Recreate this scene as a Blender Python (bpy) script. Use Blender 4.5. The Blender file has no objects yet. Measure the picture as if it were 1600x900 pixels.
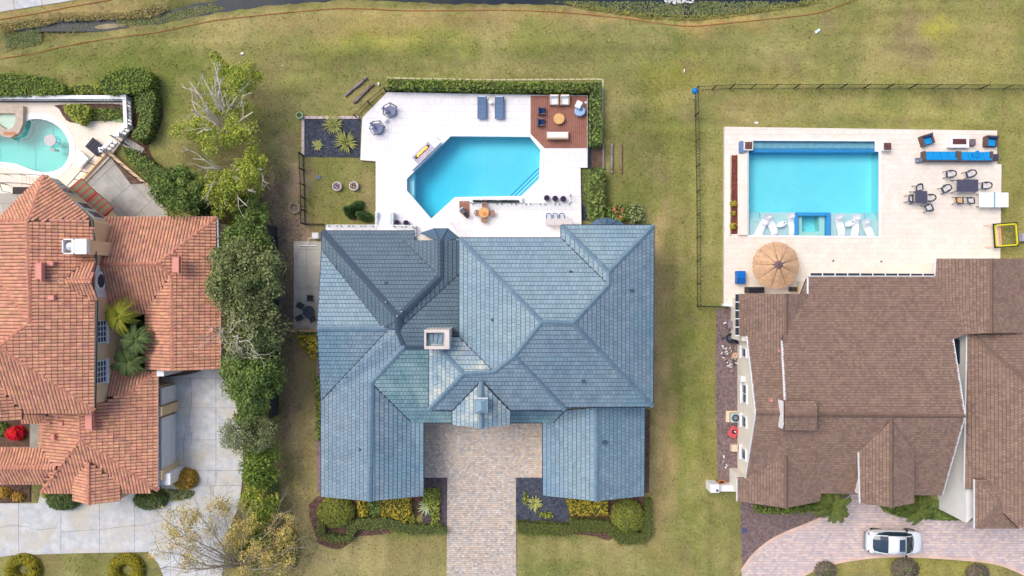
import bpy, math, random
import numpy as np
from mathutils import Vector, Matrix
from mathutils.geometry import tessellate_polygon, delaunay_2d_cdt
R = math.radians
random.seed(7); rng = np.random.default_rng(7)
sc = bpy.context.scene
C = sc.collection
# ---------------------------------------------------------------- camera, world, sun, exposure
H = 60.0                       # camera height above the lawn, metres
S = 87.4/1600                  # metres per photo pixel on the lawn
cd = bpy.data.cameras.new('camera'); cam = bpy.data.objects.new('camera', cd); C.objects.link(cam)
cam.location = (0, 0, H); cd.sensor_width = 36; cd.lens = 36*H/87.4; cd.clip_end = 3000
sc.camera = cam
w = bpy.data.worlds.new('World'); sc.world = w; w.use_nodes = True
wn = w.node_tree; bg = wn.nodes['Background']; sky = wn.nodes.new('ShaderNodeTexSky')
sky.sky_type = 'NISHITA'; sky.sun_disc = False
SUN_EL, SUN_AZ = R(56), R(-58)      # azimuth measured from +Y (photo top) clockwise
sky.sun_elevation = SUN_EL; sky.sun_rotation = SUN_AZ
sky.air_density = 1.0; sky.dust_density = 4.0; sky.ozone_density = 1.0
wn.links.new(sky.outputs[0], bg.inputs[0]); bg.inputs[1].default_value = 0.15
sd = bpy.data.lights.new('sun', 'SUN'); sd.energy = 1.0; sd.angle = R(30); sd.color = (1, .95, .88)
sun = bpy.data.objects.new('sun', sd); C.objects.link(sun)
dirv = Vector((math.sin(SUN_AZ)*math.cos(SUN_EL), math.cos(SUN_AZ)*math.cos(SUN_EL), math.sin(SUN_EL)))
sun.rotation_euler = dirv.to_track_quat('Z', 'Y').to_euler()
sc.view_settings.view_transform = 'Standard'; sc.view_settings.look = 'None'
sc.view_settings.exposure = 0.34; sc.view_settings.gamma = 1
sc.render.engine = 'CYCLES'
sc.cycles.max_bounces = 6; sc.cycles.transparent_max_bounces = 12; sc.cycles.volume_bounces = 0

# ---------------------------------------------------------------- helpers
def P(px, py, h=0.0):
    k = S*(H-h)/H
    return Vector(((px-800)*k, (450-py)*k, h))
def PX(pts, h=0.0): return [(P(x, y, h).x, P(x, y, h).y) for x, y in pts]
def lin(c):
    o = []
    for v in c[:3]:
        v /= 255.0
        o.append(v/12.92 if v <= .04045 else ((v+.055)/1.055)**2.4)
    return (*o, 1)
class MB:
    def __init__(s): s.v = []; s.f = []; s.m = []; s.cm = 0
    def add(s, vs, fs):
        o = len(s.v); s.v += [tuple(v) for v in vs]
        s.f += [tuple(i+o for i in f) for f in fs]; s.m += [s.cm]*len(fs); return s
    def box(s, c, d, rz=0, top=1.0, rx=0, ry=0):
        hx, hy, hz = d[0]/2, d[1]/2, d[2]/2
        m = Matrix.Translation(c) @ Matrix.Rotation(rz, 4, 'Z') @ Matrix.Rotation(ry, 4, 'Y') @ Matrix.Rotation(rx, 4, 'X')
        vs = []
        for z in (-1, 1):
            t = top if z > 0 else 1
            for x, y in ((-1, -1), (1, -1), (1, 1), (-1, 1)): vs.append(m @ Vector((x*hx*t, y*hy*t, z*hz)))
        return s.add(vs, [(3, 2, 1, 0), (4, 5, 6, 7), (0, 1, 5, 4), (1, 2, 6, 5), (2, 3, 7, 6), (3, 0, 4, 7)])
    def prism(s, poly, z0, z1, bottom=True):
        n = len(poly)
        if area(poly) < 0: poly = poly[::-1]
        vs = [(p[0], p[1], z0) for p in poly]+[(p[0], p[1], z1) for p in poly]
        fs = [(i, (i+1) % n, n+(i+1) % n, n+i) for i in range(n)]
        if n <= 4: fs.append(tuple(range(n, 2*n))); fs.append(tuple(range(n-1, -1, -1)))
        else:
            for t in tess([poly]):
                fs.append(tuple(n+i for i in t)); fs.append(tuple(reversed(t)))
        return s.add(vs, fs)
    def tube(s, pts, r, n=6, r1=None, cap=True):
        pts = [Vector(p) for p in pts]; k = len(pts); r1 = r if r1 is None else r1; vs = []
        for i, p in enumerate(pts):
            d = (pts[min(i+1, k-1)]-pts[max(i-1, 0)])
            if d.length < 1e-6: d = Vector((0, 0, 1))
            d.normalize(); a = d.orthogonal().normalized() if abs(d.z) > .95 else d.cross(Vector((0, 0, 1))).normalized(); b = d.cross(a)
            rr = r+(r1-r)*i/max(1, k-1)
            for j in range(n):
                t = 2*math.pi*j/n; vs.append(p+(a*math.cos(t)+b*math.sin(t))*rr)
        fs = []
        for i in range(k-1):
            for j in range(n): fs.append((i*n+j, i*n+(j+1) % n, (i+1)*n+(j+1) % n, (i+1)*n+j))
        if cap: fs.append(tuple(range(n-1, -1, -1))); fs.append(tuple((k-1)*n+j for j in range(n)))
        return s.add(vs, fs)
    def lathe(s, c, prof, n=16, sx=1, sy=1, rz=0):
        vs = []; k = len(prof); cr, sr = math.cos(rz), math.sin(rz)
        for r, z in prof:
            for j in range(n):
                t = 2*math.pi*j/n; x, y = r*math.cos(t)*sx, r*math.sin(t)*sy
                vs.append((c[0]+x*cr-y*sr, c[1]+x*sr+y*cr, c[2]+z))
        fs = []
        for i in range(k-1):
            for j in range(n): fs.append((i*n+j, i*n+(j+1) % n, (i+1)*n+(j+1) % n, (i+1)*n+j))
        fs.append(tuple(range(n-1, -1, -1))); fs.append(tuple((k-1)*n+j for j in range(n)))
        return s.add(vs, fs)
def area(p): return .5*sum(p[i][0]*p[(i+1) % len(p)][1]-p[(i+1) % len(p)][0]*p[i][1] for i in range(len(p)))
def tess(polys):
    out = tessellate_polygon([[Vector((p[0], p[1], 0)) for p in q] for q in polys])
    flat = [p for q in polys for p in q]; r = []
    for t in out:
        a = area([flat[i] for i in t])
        if abs(a) < 1e-7: continue
        r.append(tuple(t) if a > 0 else tuple(reversed(t)))
    return r
def inpoly(x, y, poly):
    c = False; n = len(poly); j = n-1
    for i in range(n):
        xi, yi = poly[i][0], poly[i][1]; xj, yj = poly[j][0], poly[j][1]
        if (yi > y) != (yj > y) and x < (xj-xi)*(y-yi)/(yj-yi)+xi: c = not c
        j = i
    return c
def offset(poly, d):
    if area(poly) < 0: poly = poly[::-1]
    n = len(poly); out = []
    for i in range(n):
        a, b, c = (Vector(poly[i-1][:2]), Vector(poly[i][:2]), Vector(poly[(i+1) % n][:2]))
        e1 = (b-a).normalized(); e2 = (c-b).normalized()
        n1 = Vector((e1.y, -e1.x)); n2 = Vector((e2.y, -e2.x)); m = (n1+n2)
        if m.length < 1e-6: m = n1
        m.normalize(); out.append(tuple(b+m*d/max(.4, m.dot(n1))))
    return out
def clip(poly, u0, u1, v0, v1):
    for ax, lim, sg in ((0, u0, 1), (0, u1, -1), (1, v0, 1), (1, v1, -1)):
        out = []; n = len(poly)
        for i in range(n):
            a, b = poly[i-1], poly[i]; da = (a[ax]-lim)*sg; db = (b[ax]-lim)*sg
            if da >= 0: 
                if db >= 0: out.append(b)
                else:
                    t = da/(da-db); out.append((a[0]+(b[0]-a[0])*t, a[1]+(b[1]-a[1])*t))
            elif db >= 0:
                t = da/(da-db); out.append((a[0]+(b[0]-a[0])*t, a[1]+(b[1]-a[1])*t)); out.append(b)
        poly = out
        if len(poly) < 3: return []
    o = []
    for p in poly:
        if not o or (abs(p[0]-o[-1][0])+abs(p[1]-o[-1][1])) > 1e-4: o.append(p)
    if len(o) > 1 and abs(o[0][0]-o[-1][0])+abs(o[0][1]-o[-1][1]) < 1e-4: o.pop()
    return o if len(o) >= 3 and abs(area(o)) > 1e-4 else []
def keyhole(outer, inner):
    if area(outer) < 0: outer = outer[::-1]
    if area(inner) > 0: inner = inner[::-1]
    best = min(((outer[i][0]-inner[j][0])**2+(outer[i][1]-inner[j][1])**2, i, j) for i in range(len(outer)) for j in range(len(inner)))
    _, i, j = best
    return outer[:i+1]+inner[j:]+inner[:j+1]+outer[i:]
def smoothpts(pts, n=5, closed=True):
    out = []; k = len(pts)
    for i in range(k if closed else k-1):
        if closed: a, b, c, d = [Vector(pts[(i+q) % k]) for q in (-1, 0, 1, 2)]
        else: a, b, c, d = [Vector(pts[min(max(i+q, 0), k-1)]) for q in (-1, 0, 1, 2)]
        for t in range(n):
            t /= n; out.append(tuple(.5*((2*b)+(c-a)*t+(2*a-5*b+4*c-d)*t*t+(3*b-a-3*c+d)*t**3)))
    if not closed: out.append(tuple(pts[-1]))
    return out
# ---- linking
def props(o, label=None, cat=None, group=None, kind=None):
    if label: o['label'] = label
    if cat: o['category'] = cat
    if group: o['group'] = group
    if kind: o['kind'] = kind
    return o
def mesh(name, mb, mats, smooth=False):
    me = bpy.data.meshes.new(name)
    if isinstance(mb, MB):
        me.from_pydata(mb.v, [], mb.f)
        if any(mb.m): me.polygons.foreach_set('material_index', mb.m)
    else:
        V, n = mb    # leaf quads
        q = len(V)//4
        me.vertices.add(len(V)); me.vertices.foreach_set('co', V.ravel())
        me.loops.add(q*4); me.loops.foreach_set('vertex_index', np.arange(q*4, dtype=np.int32))
        me.polygons.add(q); me.polygons.foreach_set('loop_start', np.arange(0, q*4, 4, dtype=np.int32))
        me.polygons.foreach_set('loop_total', np.full(q, 4, dtype=np.int32))
    for m in (mats if isinstance(mats, (list, tuple)) else [mats]): me.materials.append(m)
    me.update(calc_edges=True)
    if smooth: me.shade_smooth()
    return me
def obj(name, mb, mats, parent=None, label=None, kind=None, smooth=False, bev=0, cat=None, group=None, world=False):
    me = mb if isinstance(mb, bpy.types.Mesh) else mesh(name, mb, mats, smooth)
    if world and parent is not None:
        r = parent
        off = Vector(r.location)
        while r.parent: r = r.parent; off += Vector(r.location)
        me.transform(Matrix.Translation(-off))
    o = bpy.data.objects.new(name, me); C.objects.link(o)
    if parent is not None: o.parent = parent
    if bev:
        b = o.modifiers.new('bevel', 'BEVEL'); b.width = bev; b.segments = 2; b.limit_method = 'ANGLE'; b.angle_limit = R(35)
    return props(o, label, cat, group, kind)
def thing(name, label, cat, loc=(0, 0, 0), rz=0, group=None):
    o = bpy.data.objects.new(name, None); C.objects.link(o); o.empty_display_size = .2
    o.location = loc; o.rotation_euler = (0, 0, rz)
    return props(o, label, cat, group)
def dup(root, loc, rz=0, label=None, sc_=None):
    r = root.copy(); C.objects.link(r); r.location = loc; r.rotation_euler = (0, 0, rz)
    if sc_: r.scale = (sc_,)*3
    if label: r['label'] = label
    for ch in list(root.children):
        c = ch.copy(); C.objects.link(c); c.parent = r
        for g in list(ch.children):
            d = g.copy(); C.objects.link(d); d.parent = c
    return r
# ---- materials
MATS = {}
def M(name, c1, c2=None, scale=1.5, rough=.8, isl=0, hue=0, bump=0, bs=30, metal=0, detail=5, c3=None, s3=.3, coord='Object', stretch=None, lo=.35, hi=.65, trans=0, coat=0, spec=.4, emit=0, fine=0, fs=18):
    if name in MATS: return MATS[name]
    m = bpy.data.materials.new(name); m.use_nodes = True; nt = m.node_tree; N = nt.nodes; L = nt.links
    b = N['Principled BSDF']; b.inputs['Roughness'].default_value = rough; b.inputs['Metallic'].default_value = metal
    b.inputs['Specular IOR Level'].default_value = spec
    if coat: b.inputs['Coat Weight'].default_value = coat
    tc = N.new('ShaderNodeTexCoord'); src = tc.outputs[coord]
    if stretch:
        mp = N.new('ShaderNodeMapping'); mp.inputs['Scale'].default_value = stretch; L.new(src, mp.inputs[0]); src = mp.outputs[0]
    def noise(s, d=5, ro=.6):
        n = N.new('ShaderNodeTexNoise'); n.inputs['Scale'].default_value = s; n.inputs['Detail'].default_value = d; n.inputs['Roughness'].default_value = ro
        L.new(src, n.inputs['Vector']); return n.outputs['Fac']
    def ramp(f, a, z):
        r = N.new('ShaderNodeMapRange'); r.inputs[1].default_value = a; r.inputs[2].default_value = z; L.new(f, r.inputs[0]); return r.outputs[0]
    def mix(f, a, bb, mode='MIX'):
        x = N.new('ShaderNodeMix'); x.data_type = 'RGBA'; x.blend_type = mode
        if isinstance(f, float): x.inputs[0].default_value = f
        else: L.new(f, x.inputs[0])
        for k, v in ((6, a), (7, bb)):
            if isinstance(v, tuple): x.inputs[k].default_value = v
            else: L.new(v, x.inputs[k])
        return x.outputs[2]
    col = lin(c1)
    if c2: col = mix(ramp(noise(scale, detail), lo, hi), lin(c1), lin(c2))
    if c3: col = mix(ramp(noise(s3, 4), .45, .7), col, lin(c3))
    if fine:
        f = ramp(noise(fs, 3, .8), .3, .7); g = N.new('ShaderNodeMapRange'); g.inputs[3].default_value = 1-fine; g.inputs[4].default_value = 1+fine; L.new(f, g.inputs[0])
        h = N.new('ShaderNodeHueSaturation'); L.new(g.outputs[0], h.inputs['Value'])
        if isinstance(col, tuple): h.inputs['Color'].default_value = col
        else: L.new(col, h.inputs['Color'])
        col = h.outputs[0]
    if isl or hue:
        g = N.new('ShaderNodeNewGeometry'); h = N.new('ShaderNodeHueSaturation')
        r1 = N.new('ShaderNodeMapRange'); r1.inputs[3].default_value = 1-isl; r1.inputs[4].default_value = 1+isl; L.new(g.outputs['Random Per Island'], r1.inputs[0]); L.new(r1.outputs[0], h.inputs['Value'])
        if hue:
            wn_ = N.new('ShaderNodeTexWhiteNoise'); wn_.noise_dimensions = '1D'; L.new(g.outputs['Random Per Island'], wn_.inputs['W'])
            r2 = N.new('ShaderNodeMapRange'); r2.inputs[3].default_value = .5-hue; r2.inputs[4].default_value = .5+hue; L.new(wn_.outputs['Value'], r2.inputs[0]); L.new(r2.outputs[0], h.inputs['Hue'])
        if isinstance(col, tuple): h.inputs['Color'].default_value = col
        else: L.new(col, h.inputs['Color'])
        col = h.outputs[0]
    if isinstance(col, tuple): b.inputs['Base Color'].default_value = col
    else: L.new(col, b.inputs['Base Color'])
    if bump:
        bp = N.new('ShaderNodeBump'); bp.inputs['Strength'].default_value = bump; bp.inputs['Distance'].default_value = .05
        L.new(noise(bs, 4, .7), bp.inputs['Height']); L.new(bp.outputs[0], b.inputs['Normal'])
    if trans:
        tr = N.new('ShaderNodeBsdfTranslucent'); ms = N.new('ShaderNodeMixShader'); ms.inputs[0].default_value = trans
        if isinstance(col, tuple): tr.inputs[0].default_value = col
        else: L.new(col, tr.inputs[0])
        L.new(b.outputs[0], ms.inputs[1]); L.new(tr.outputs[0], ms.inputs[2]); L.new(ms.outputs[0], N['Material Output'].inputs[0])
    if emit:
        b.inputs['Emission Color'].default_value = lin(c1); b.inputs['Emission Strength'].default_value = emit
    MATS[name] = m; return m
def leafmat(name, c1, c2=None, isl=.45, hue=.02, sc_=.9, c3=None): return M(name, c1, c2, scale=sc_, rough=.7, isl=isl, hue=hue, trans=.25, spec=.25, c3=c3, s3=.5)
def glassmat(name, tint=(210, 235, 240), alpha=.75):
    m = bpy.data.materials.new(name); m.use_nodes = True; N = m.node_tree.nodes; L = m.node_tree.links
    t = N.new('ShaderNodeBsdfTransparent'); t.inputs[0].default_value = lin(tint); g = N.new('ShaderNodeBsdfGlossy'); g.inputs['Roughness'].default_value = .05
    x = N.new('ShaderNodeMixShader'); x.inputs[0].default_value = 1-alpha
    L.new(t.outputs[0], x.inputs[1]); L.new(g.outputs[0], x.inputs[2]); L.new(x.outputs[0], N['Material Output'].inputs[0]); return m
def watermat(name, absorb, dens, wave=.25, ws=2.5):
    m = bpy.data.materials.new(name); m.use_nodes = True; N = m.node_tree.nodes; L = m.node_tree.links
    t = N.new('ShaderNodeBsdfTransparent'); g = N.new('ShaderNodeBsdfGlossy'); g.inputs['Roughness'].default_value = .08
    fr = N.new('ShaderNodeFresnel'); fr.inputs[0].default_value = 1.33; x = N.new('ShaderNodeMixShader')
    tc = N.new('ShaderNodeTexCoord'); n = N.new('ShaderNodeTexNoise'); n.inputs['Scale'].default_value = ws; n.inputs['Detail'].default_value = 3; L.new(tc.outputs['Object'], n.inputs['Vector'])
    bp = N.new('ShaderNodeBump'); bp.inputs['Strength'].default_value = wave; bp.inputs['Distance'].default_value = .1; L.new(n.outputs[0], bp.inputs['Height'])
    L.new(bp.outputs[0], g.inputs['Normal']); L.new(bp.outputs[0], fr.inputs['Normal'])
    L.new(fr.outputs[0], x.inputs[0]); L.new(t.outputs[0], x.inputs[1]); L.new(g.outputs[0], x.inputs[2]); L.new(x.outputs[0], N['Material Output'].inputs[0])
    v = N.new('ShaderNodeVolumeAbsorption'); v.inputs[0].default_value = lin(absorb); v.inputs[1].default_value = dens
    L.new(v.outputs[0], N['Material Output'].inputs[1]); return m
# ---- tiled surfaces
def flat_tiles(mb, poly, w_, l_, gap, z0, z1, rz=0, bond=.5, jit=0, mats=1):
    """real slabs of w_ x l_ laid over poly (world xy), clipped to its edge"""
    c, s = math.cos(rz), math.sin(rz)
    q = [(x*c+y*s, -x*s+y*c) for x, y in poly]
    us = [p[0] for p in q]; vs = [p[1] for p in q]
    j0 = math.floor(min(vs)/l_); j1 = math.ceil(max(vs)/l_)
    for j in range(j0, j1):
        of = (j % 2)*bond*w_
        i0 = math.floor((min(us)-of)/w_); i1 = math.ceil((max(us)-of)/w_)
        for i in range(i0, i1):
            t = clip(q, of+i*w_+gap/2, of+(i+1)*w_-gap/2, j*l_+gap/2, (j+1)*l_-gap/2)
            if not t: continue
            dz = random.uniform(-jit, jit); n = len(t)
            if area(t) < 0: t = t[::-1]
            xy = [(a*c-b*s, a*s+b*c) for a, b in t]
            vsn = [(x, y, z0) for x, y in xy]+[(x, y, z1+dz) for x, y in xy]
            if mats > 1: mb.cm = random.randrange(mats)
            mb.add(vsn, [tuple(range(n, 2*n))]+[(k, (k+1) % n, n+(k+1) % n, n+k) for k in range(n)])
    mb.cm = 0
    return mb
class Drape:
    def __init__(s, V):
        s.V = [tuple(v) for v in V]; s.T = tess([[(v[0], v[1]) for v in V]])
    def z(s, x, y):
        best = -9e9; bz = 0
        for t in s.T:
            (x1, y1, z1), (x2, y2, z2), (x3, y3, z3) = s.V[t[0]], s.V[t[1]], s.V[t[2]]
            d = (y2-y3)*(x1-x3)+(x3-x2)*(y1-y3)
            if abs(d) < 1e-9: continue
            a = ((y2-y3)*(x-x3)+(x3-x2)*(y-y3))/d; b = ((y3-y1)*(x-x3)+(x1-x3)*(y-y3))/d; c = 1-a-b
            mn = min(a, b, c)
            if mn > best:
                best = mn; bz = a*z1+b*z2+c*z3
                if mn >= -1e-6: break
        return bz
DIR = {'N': (0, 1), 'S': (0, -1), 'E': (1, 0), 'W': (-1, 0), 'NE': (.7071, .7071), 'NW': (-.7071, .7071), 'SW': (-.7071, -.7071), 'SE': (.7071, -.7071)}
def roof_tiles(mb, V, d, style, w_, l_, t_, mi=0):
    dx, dy = DIR[d]; ux, uy = -dy, dx     # v up the slope = -d
    dr = Drape(V); q = [((x*ux+y*uy), -(x*dx+y*dy)) for x, y, z in dr.V]
    us = [p[0] for p in q]; vs = [p[1] for p in q]; u_min, u_max, v0, v1 = min(us), max(us), min(vs), max(vs)
    nv = math.ceil((v1-v0)/l_); mb.cm = mi
    for j in range(nv):
        of = (0 if style == 'barrel' else (j % 2)*.5*w_)+(random.uniform(-.04, .04) if style != 'barrel' else 0)
        nu = math.ceil((u_max-u_min)/w_)+1
        for i in range(-1, nu):
            a0 = u_min+i*w_+of; b0 = v0+j*l_
            if style == 'barrel':
                cx, cy = a0+w_/2, b0+l_/2
                if not inpoly(cx, cy, q): continue
                lo, hi = b0-.05, b0+l_+.02
                vsn = []
                rr = w_*.45; dzj = random.uniform(0, .012)
                for (vv, th) in ((lo, t_), (hi, 0)):
                    for k in range(5):
                        an = math.pi*k/4; uu = cx-rr*math.cos(an)
                        x, y = uu*ux-vv*dx, uu*uy-vv*dy
                        vsn.append((x, y, dr.z(x, y)+th+dzj+math.sin(an)*w_*.34-.01))
                fs = [(k, k+1, 5+k+1, 5+k) for k in range(4)]+[(4, 3, 2, 1, 0)]
                mb.add(vsn, fs); continue
            g = .009 if style == 'slate' else .008
            t = clip(q, a0+g, a0+w_-g, b0, b0+l_-(.036 if style == 'slate' else .02))
            if not t: continue
            if area(t) < 0: t = t[::-1]
            n = len(t); tj = random.uniform(0, .014); top = []; bot = []
            for (u, v) in t:
                x, y = u*ux-v*dx, u*uy-v*dy; z = dr.z(x, y)
                th = t_*(1-(v-b0)/(l_+.01))+.006+tj
                top.append((x, y, z+th)); bot.append((x, y, z-.01))
            mb.add(bot+top, [tuple(range(n, 2*n))]+[(k, (k+1) % n, n+(k+1) % n, n+k) for k in range(n)])
    mb.cm = 0
def caps(mb, p0, p1, w_=.32, ln=.33, rise=.05, t=.03):
    p0, p1 = Vector(p0), Vector(p1); d = p1-p0; L_ = d.length
    if L_ < .1: return
    d.normalize(); s = d.cross(Vector((0, 0, 1))).normalized()*w_/2
    n = max(1, round(L_/ln))
    for i in range(n):
        a = p0+d*(L_*i/n); b = p0+d*(L_*(i+1)/n+.03); up = Vector((0, 0, 1))
        mb.add([a+s+up*(t-.02), a+up*(rise+t+.03), a-s+up*(t-.02), b+s-up*.02, b+up*(rise+.01), b-s-up*.02], [(0, 1, 4, 3), (1, 2, 5, 4), (0, 2, 1), (3, 4, 5)])
def strip(mb, p0, p1, w_=.08, t=.05):
    p0, p1 = Vector(p0), Vector(p1); d = (p1-p0).normalized(); s = d.cross(Vector((0, 0, 1))).normalized()*w_/2; up = Vector((0, 0, t))
    mb.add([p0+s, p0-s, p1-s, p1+s, p0+s+up, p0-s+up, p1-s+up, p1+s+up], [(4, 5, 6, 7), (0, 1, 5, 4), (1, 2, 6, 5), (2, 3, 7, 6), (3, 0, 4, 7)])
def build_roof(root, V, faces, style, w_, l_, t_, mats, under, ridge_edges, ridge_mat, valley_edges=(), valley_mat=None, gut=(), gut_mat=None, names=('slate', 'ridge_cap'), capw=.34):
    W = {k: P(*v) for k, v in V.items()}
    slab = MB(); tl = MB()
    for vs, d, mi in faces:
        pts = [W[k] for k in vs]
        if area([(p.x, p.y) for p in pts]) < 0: pts = pts[::-1]
        n = len(pts); top = [(p.x, p.y, p.z-.02) for p in pts]; bot = [(p.x, p.y, p.z-.2) for p in pts]
        fs = [(k, (k+1) % n, n+(k+1) % n, n+k) for k in range(n)]
        for t in tess([[(p.x, p.y) for p in pts]]):
            fs.append(tuple(n+i for i in t)); fs.append(tuple(reversed(t)))
        slab.add(bot+top, fs)
        roof_tiles(tl, [tuple(p) for p in pts], d, style, w_, l_, t_, mi)
    rf = obj('roof', slab, under, root, world=True)
    obj(names[0], tl, mats, rf, kind='stuff', world=True)
    cp = MB()
    for a, b in ridge_edges: caps(cp, W[a]+Vector((0, 0, .02)), W[b]+Vector((0, 0, .02)), capw)
    if cp.v: obj(names[1], cp, ridge_mat, rf, kind='stuff', world=True)
    if valley_edges:
        for a, b in valley_edges:
            vm = MB(); strip(vm, W[a]+Vector((0, 0, .0)), W[b], .1, .05); obj('valley_flashing', vm, valley_mat, rf, world=True)
    for a, b in gut:
        g = MB(); strip(g, W[a]-Vector((0, 0, .12)), W[b]-Vector((0, 0, .12)), .13, .14); obj('gutter', g, gut_mat, root, world=True)
    return W, rf
def walls(root, pts, mat, name='wall', z0=0):
    """pts = (x, y, ztop) world, closed"""
    n = len(pts)
    if area(pts) < 0: pts = pts[::-1]
    m = MB(); vs = [(p[0], p[1], z0) for p in pts]+[tuple(p) for p in pts]
    fs = [(k, (k+1) % n, n+(k+1) % n, n+k) for k in range(n)]
    for t in tess([pts]): fs.append(tuple(n+i for i in t))
    m.add(vs, fs); return obj(name, m, mat, root, world=True)
def wrect(root, a, b, h, mat, ins=.4, top=None):
    """walls under a rectangular eave given by two photo corners at height h"""
    p, q = P(a[0], a[1], h), P(b[0], b[1], h)
    x0, x1 = sorted((p.x, q.x)); y0, y1 = sorted((p.y, q.y)); t = (top or h)-.2
    x0 += ins; y0 += ins; x1 -= ins; y1 -= ins
    return walls(root, [(x0, y0, t), (x1, y0, t), (x1, y1, t), (x0, y1, t)], mat)
# ---- foliage
def quads(Cn, Nn, size, asp=.55):
    n = len(Cn); r = rng.normal(size=(n, 3)); a = np.cross(Nn, r); a /= (np.linalg.norm(a, axis=1, keepdims=True)+1e-9)
    b = np.cross(Nn, a); b /= (np.linalg.norm(b, axis=1, keepdims=True)+1e-9)
    s = (size*rng.uniform(.6, 1.35, (n, 1)))/2
    V = np.stack([Cn-a*s, Cn-b*s*asp, Cn+a*s, Cn+b*s*asp], axis=1).reshape(-1, 3)
    return V
def unit(v): return v/(np.linalg.norm(v, axis=1, keepdims=True)+1e-9)
def clumps(centers, rad, per, size, flat=.8, jitter=.7, up=.5, asp=.55):
    cs = np.repeat(np.array(centers), per, axis=0); rr = np.repeat(np.array(rad), per)
    d = unit(rng.normal(size=(len(cs), 3))); d[:, 2] = np.abs(d[:, 2])*1.0-.25
    rad_ = rr*rng.uniform(.55, 1.05, len(cs)); p = cs+d*rad_[:, None]*np.array([1, 1, flat])
    nn = unit(d+np.array([0, 0, up])+rng.normal(size=d.shape)*jitter)
    return quads(p, nn, size, asp)
def crown(cx, cy, rx, ry, z0, z1, nclump, rclump, per, size, seed_hole=.0, **k):
    cs = []; rs = []
    zc, rz_ = (z0+z1)/2, (z1-z0)/2
    for i in range(nclump):
        while True:
            v = rng.uniform(-1, 1, 3)
            l = np.linalg.norm(v)
            if .25 < l < 1: break
        v = v/l*(l**.5)
        if v[2] < -.3: v[2] *= -.6
        cs.append((cx+v[0]*rx, cy+v[1]*ry, zc+v[2]*rz_)); rs.append(rclump*rng.uniform(.6, 1.25))
    return clumps(cs, rs, per, size, **k), cs
def limbs(mb, base, cs, r, frac=1.0, n=5, sag=.25):
    b = Vector(base)
    for c in cs:
        if random.random() > frac: continue
        c = Vector(c); m1 = b.lerp(c, .4)+Vector((random.uniform(-.4, .4), random.uniform(-.4, .4), (c-b).length*sag)); 
        m2 = b.lerp(c, .75)+Vector((random.uniform(-.3, .3), random.uniform(-.3, .3), (c-b).length*sag*.6))
        mb.tube([b, m1, m2, c], r*random.uniform(.5, 1), n, r*.15)
def branchy(mb, p, d, ln, r, depth, tips, spread=.6, rate=.7, nb=(2, 3)):
    pts = [p]; q = p.copy(); dd = d.copy()
    for k in range(3):
        dd = (dd+Vector((random.gauss(0, .16), random.gauss(0, .16), random.gauss(0, .1)))).normalized(); q = q+dd*ln/3; pts.append(q.copy())
    mb.tube(pts, r, 5 if depth > 1 else 4, r*.62)
    if depth <= 2: tips.append(tuple(pts[2]))
    if depth == 0: tips.append(tuple(q)); return
    for k in range(random.randint(*nb)):
        nd = (dd+Vector((random.gauss(0, spread), random.gauss(0, spread), random.gauss(0, spread*.5)))).normalized()
        branchy(mb, q, nd, ln*rate*random.uniform(.8, 1.2), r*.6, depth-1, tips, spread, rate, nb)
# ---------------------------------------------------------------- materials
white = M('white_paint', (242, 242, 244), (234, 234, 238), 2, rough=.5)
trav = M('white_travertine', (240, 238, 240), (234, 231, 233), 1.2, rough=.6, isl=.02, fine=.02)
trav2 = M('cream_travertine', (240, 230, 218), (234, 222, 206), 1.5, rough=.6, isl=.035, fine=.03)
cream = M('cream_deck', (244, 232, 216), (238, 224, 206), 1.5, rough=.7, fine=.03)
grout = M('grout', (205, 200, 196), rough=.9)
conc = M('pale_concrete', (210, 211, 211), (184, 187, 190), 1.3, rough=.85, c3=(200, 192, 174), s3=.45, fine=.1, fs=9, bump=.2)
conc2 = M('grey_concrete', (190, 188, 182), (168, 166, 160), 1.3, rough=.9, c3=(178, 172, 160), fine=.07, fs=12)
jointm = M('dark_joint', (140, 138, 136), rough=.95)
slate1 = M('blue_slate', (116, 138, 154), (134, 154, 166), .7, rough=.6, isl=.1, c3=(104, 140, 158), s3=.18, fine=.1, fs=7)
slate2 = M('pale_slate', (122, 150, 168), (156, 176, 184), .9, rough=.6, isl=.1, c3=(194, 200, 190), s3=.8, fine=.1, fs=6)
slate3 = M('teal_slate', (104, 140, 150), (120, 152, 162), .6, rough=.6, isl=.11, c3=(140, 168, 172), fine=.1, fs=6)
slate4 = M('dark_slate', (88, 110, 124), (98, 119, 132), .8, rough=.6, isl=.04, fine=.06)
slate5 = M('blue_slate_lit', (130, 156, 168), (146, 168, 176), .5, rough=.6, isl=.1, c3=(120, 150, 172), s3=.25, fine=.08, fs=7)  # blue slate lightened for sun-facing roof planes, the light is in the colour
sunder = M('slate_underlay', (44, 58, 76), rough=.9)
scap = M('slate_ridge', (100, 126, 146), (114, 140, 156), 1, rough=.6, isl=.05)
scapd = M('dark_slate_ridge', (62, 80, 98), rough=.6)
flash = M('flashing_dark', (48, 60, 78), rough=.5, metal=.2)
terra = M('terracotta_tile', (216, 156, 122), (192, 142, 122), 2.4, rough=.8, isl=.15, hue=.01, c3=(224, 164, 132), s3=1.6, fine=.06)
tunder = M('terracotta_underlay', (104, 70, 68), rough=.9)
tcap = M('terracotta_ridge', (200, 138, 112), (186, 120, 100), 2, rough=.8, isl=.1)
pinkm = M('pink_painted_metal', (218, 146, 132), rough=.6)
brown = M('brown_shingle', (146, 121, 105), (136, 113, 101), 1.2, rough=.95, isl=.17, hue=.012, fine=.1, fs=14)
bunder = M('shingle_underlay', (62, 48, 44), rough=.95)
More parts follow.
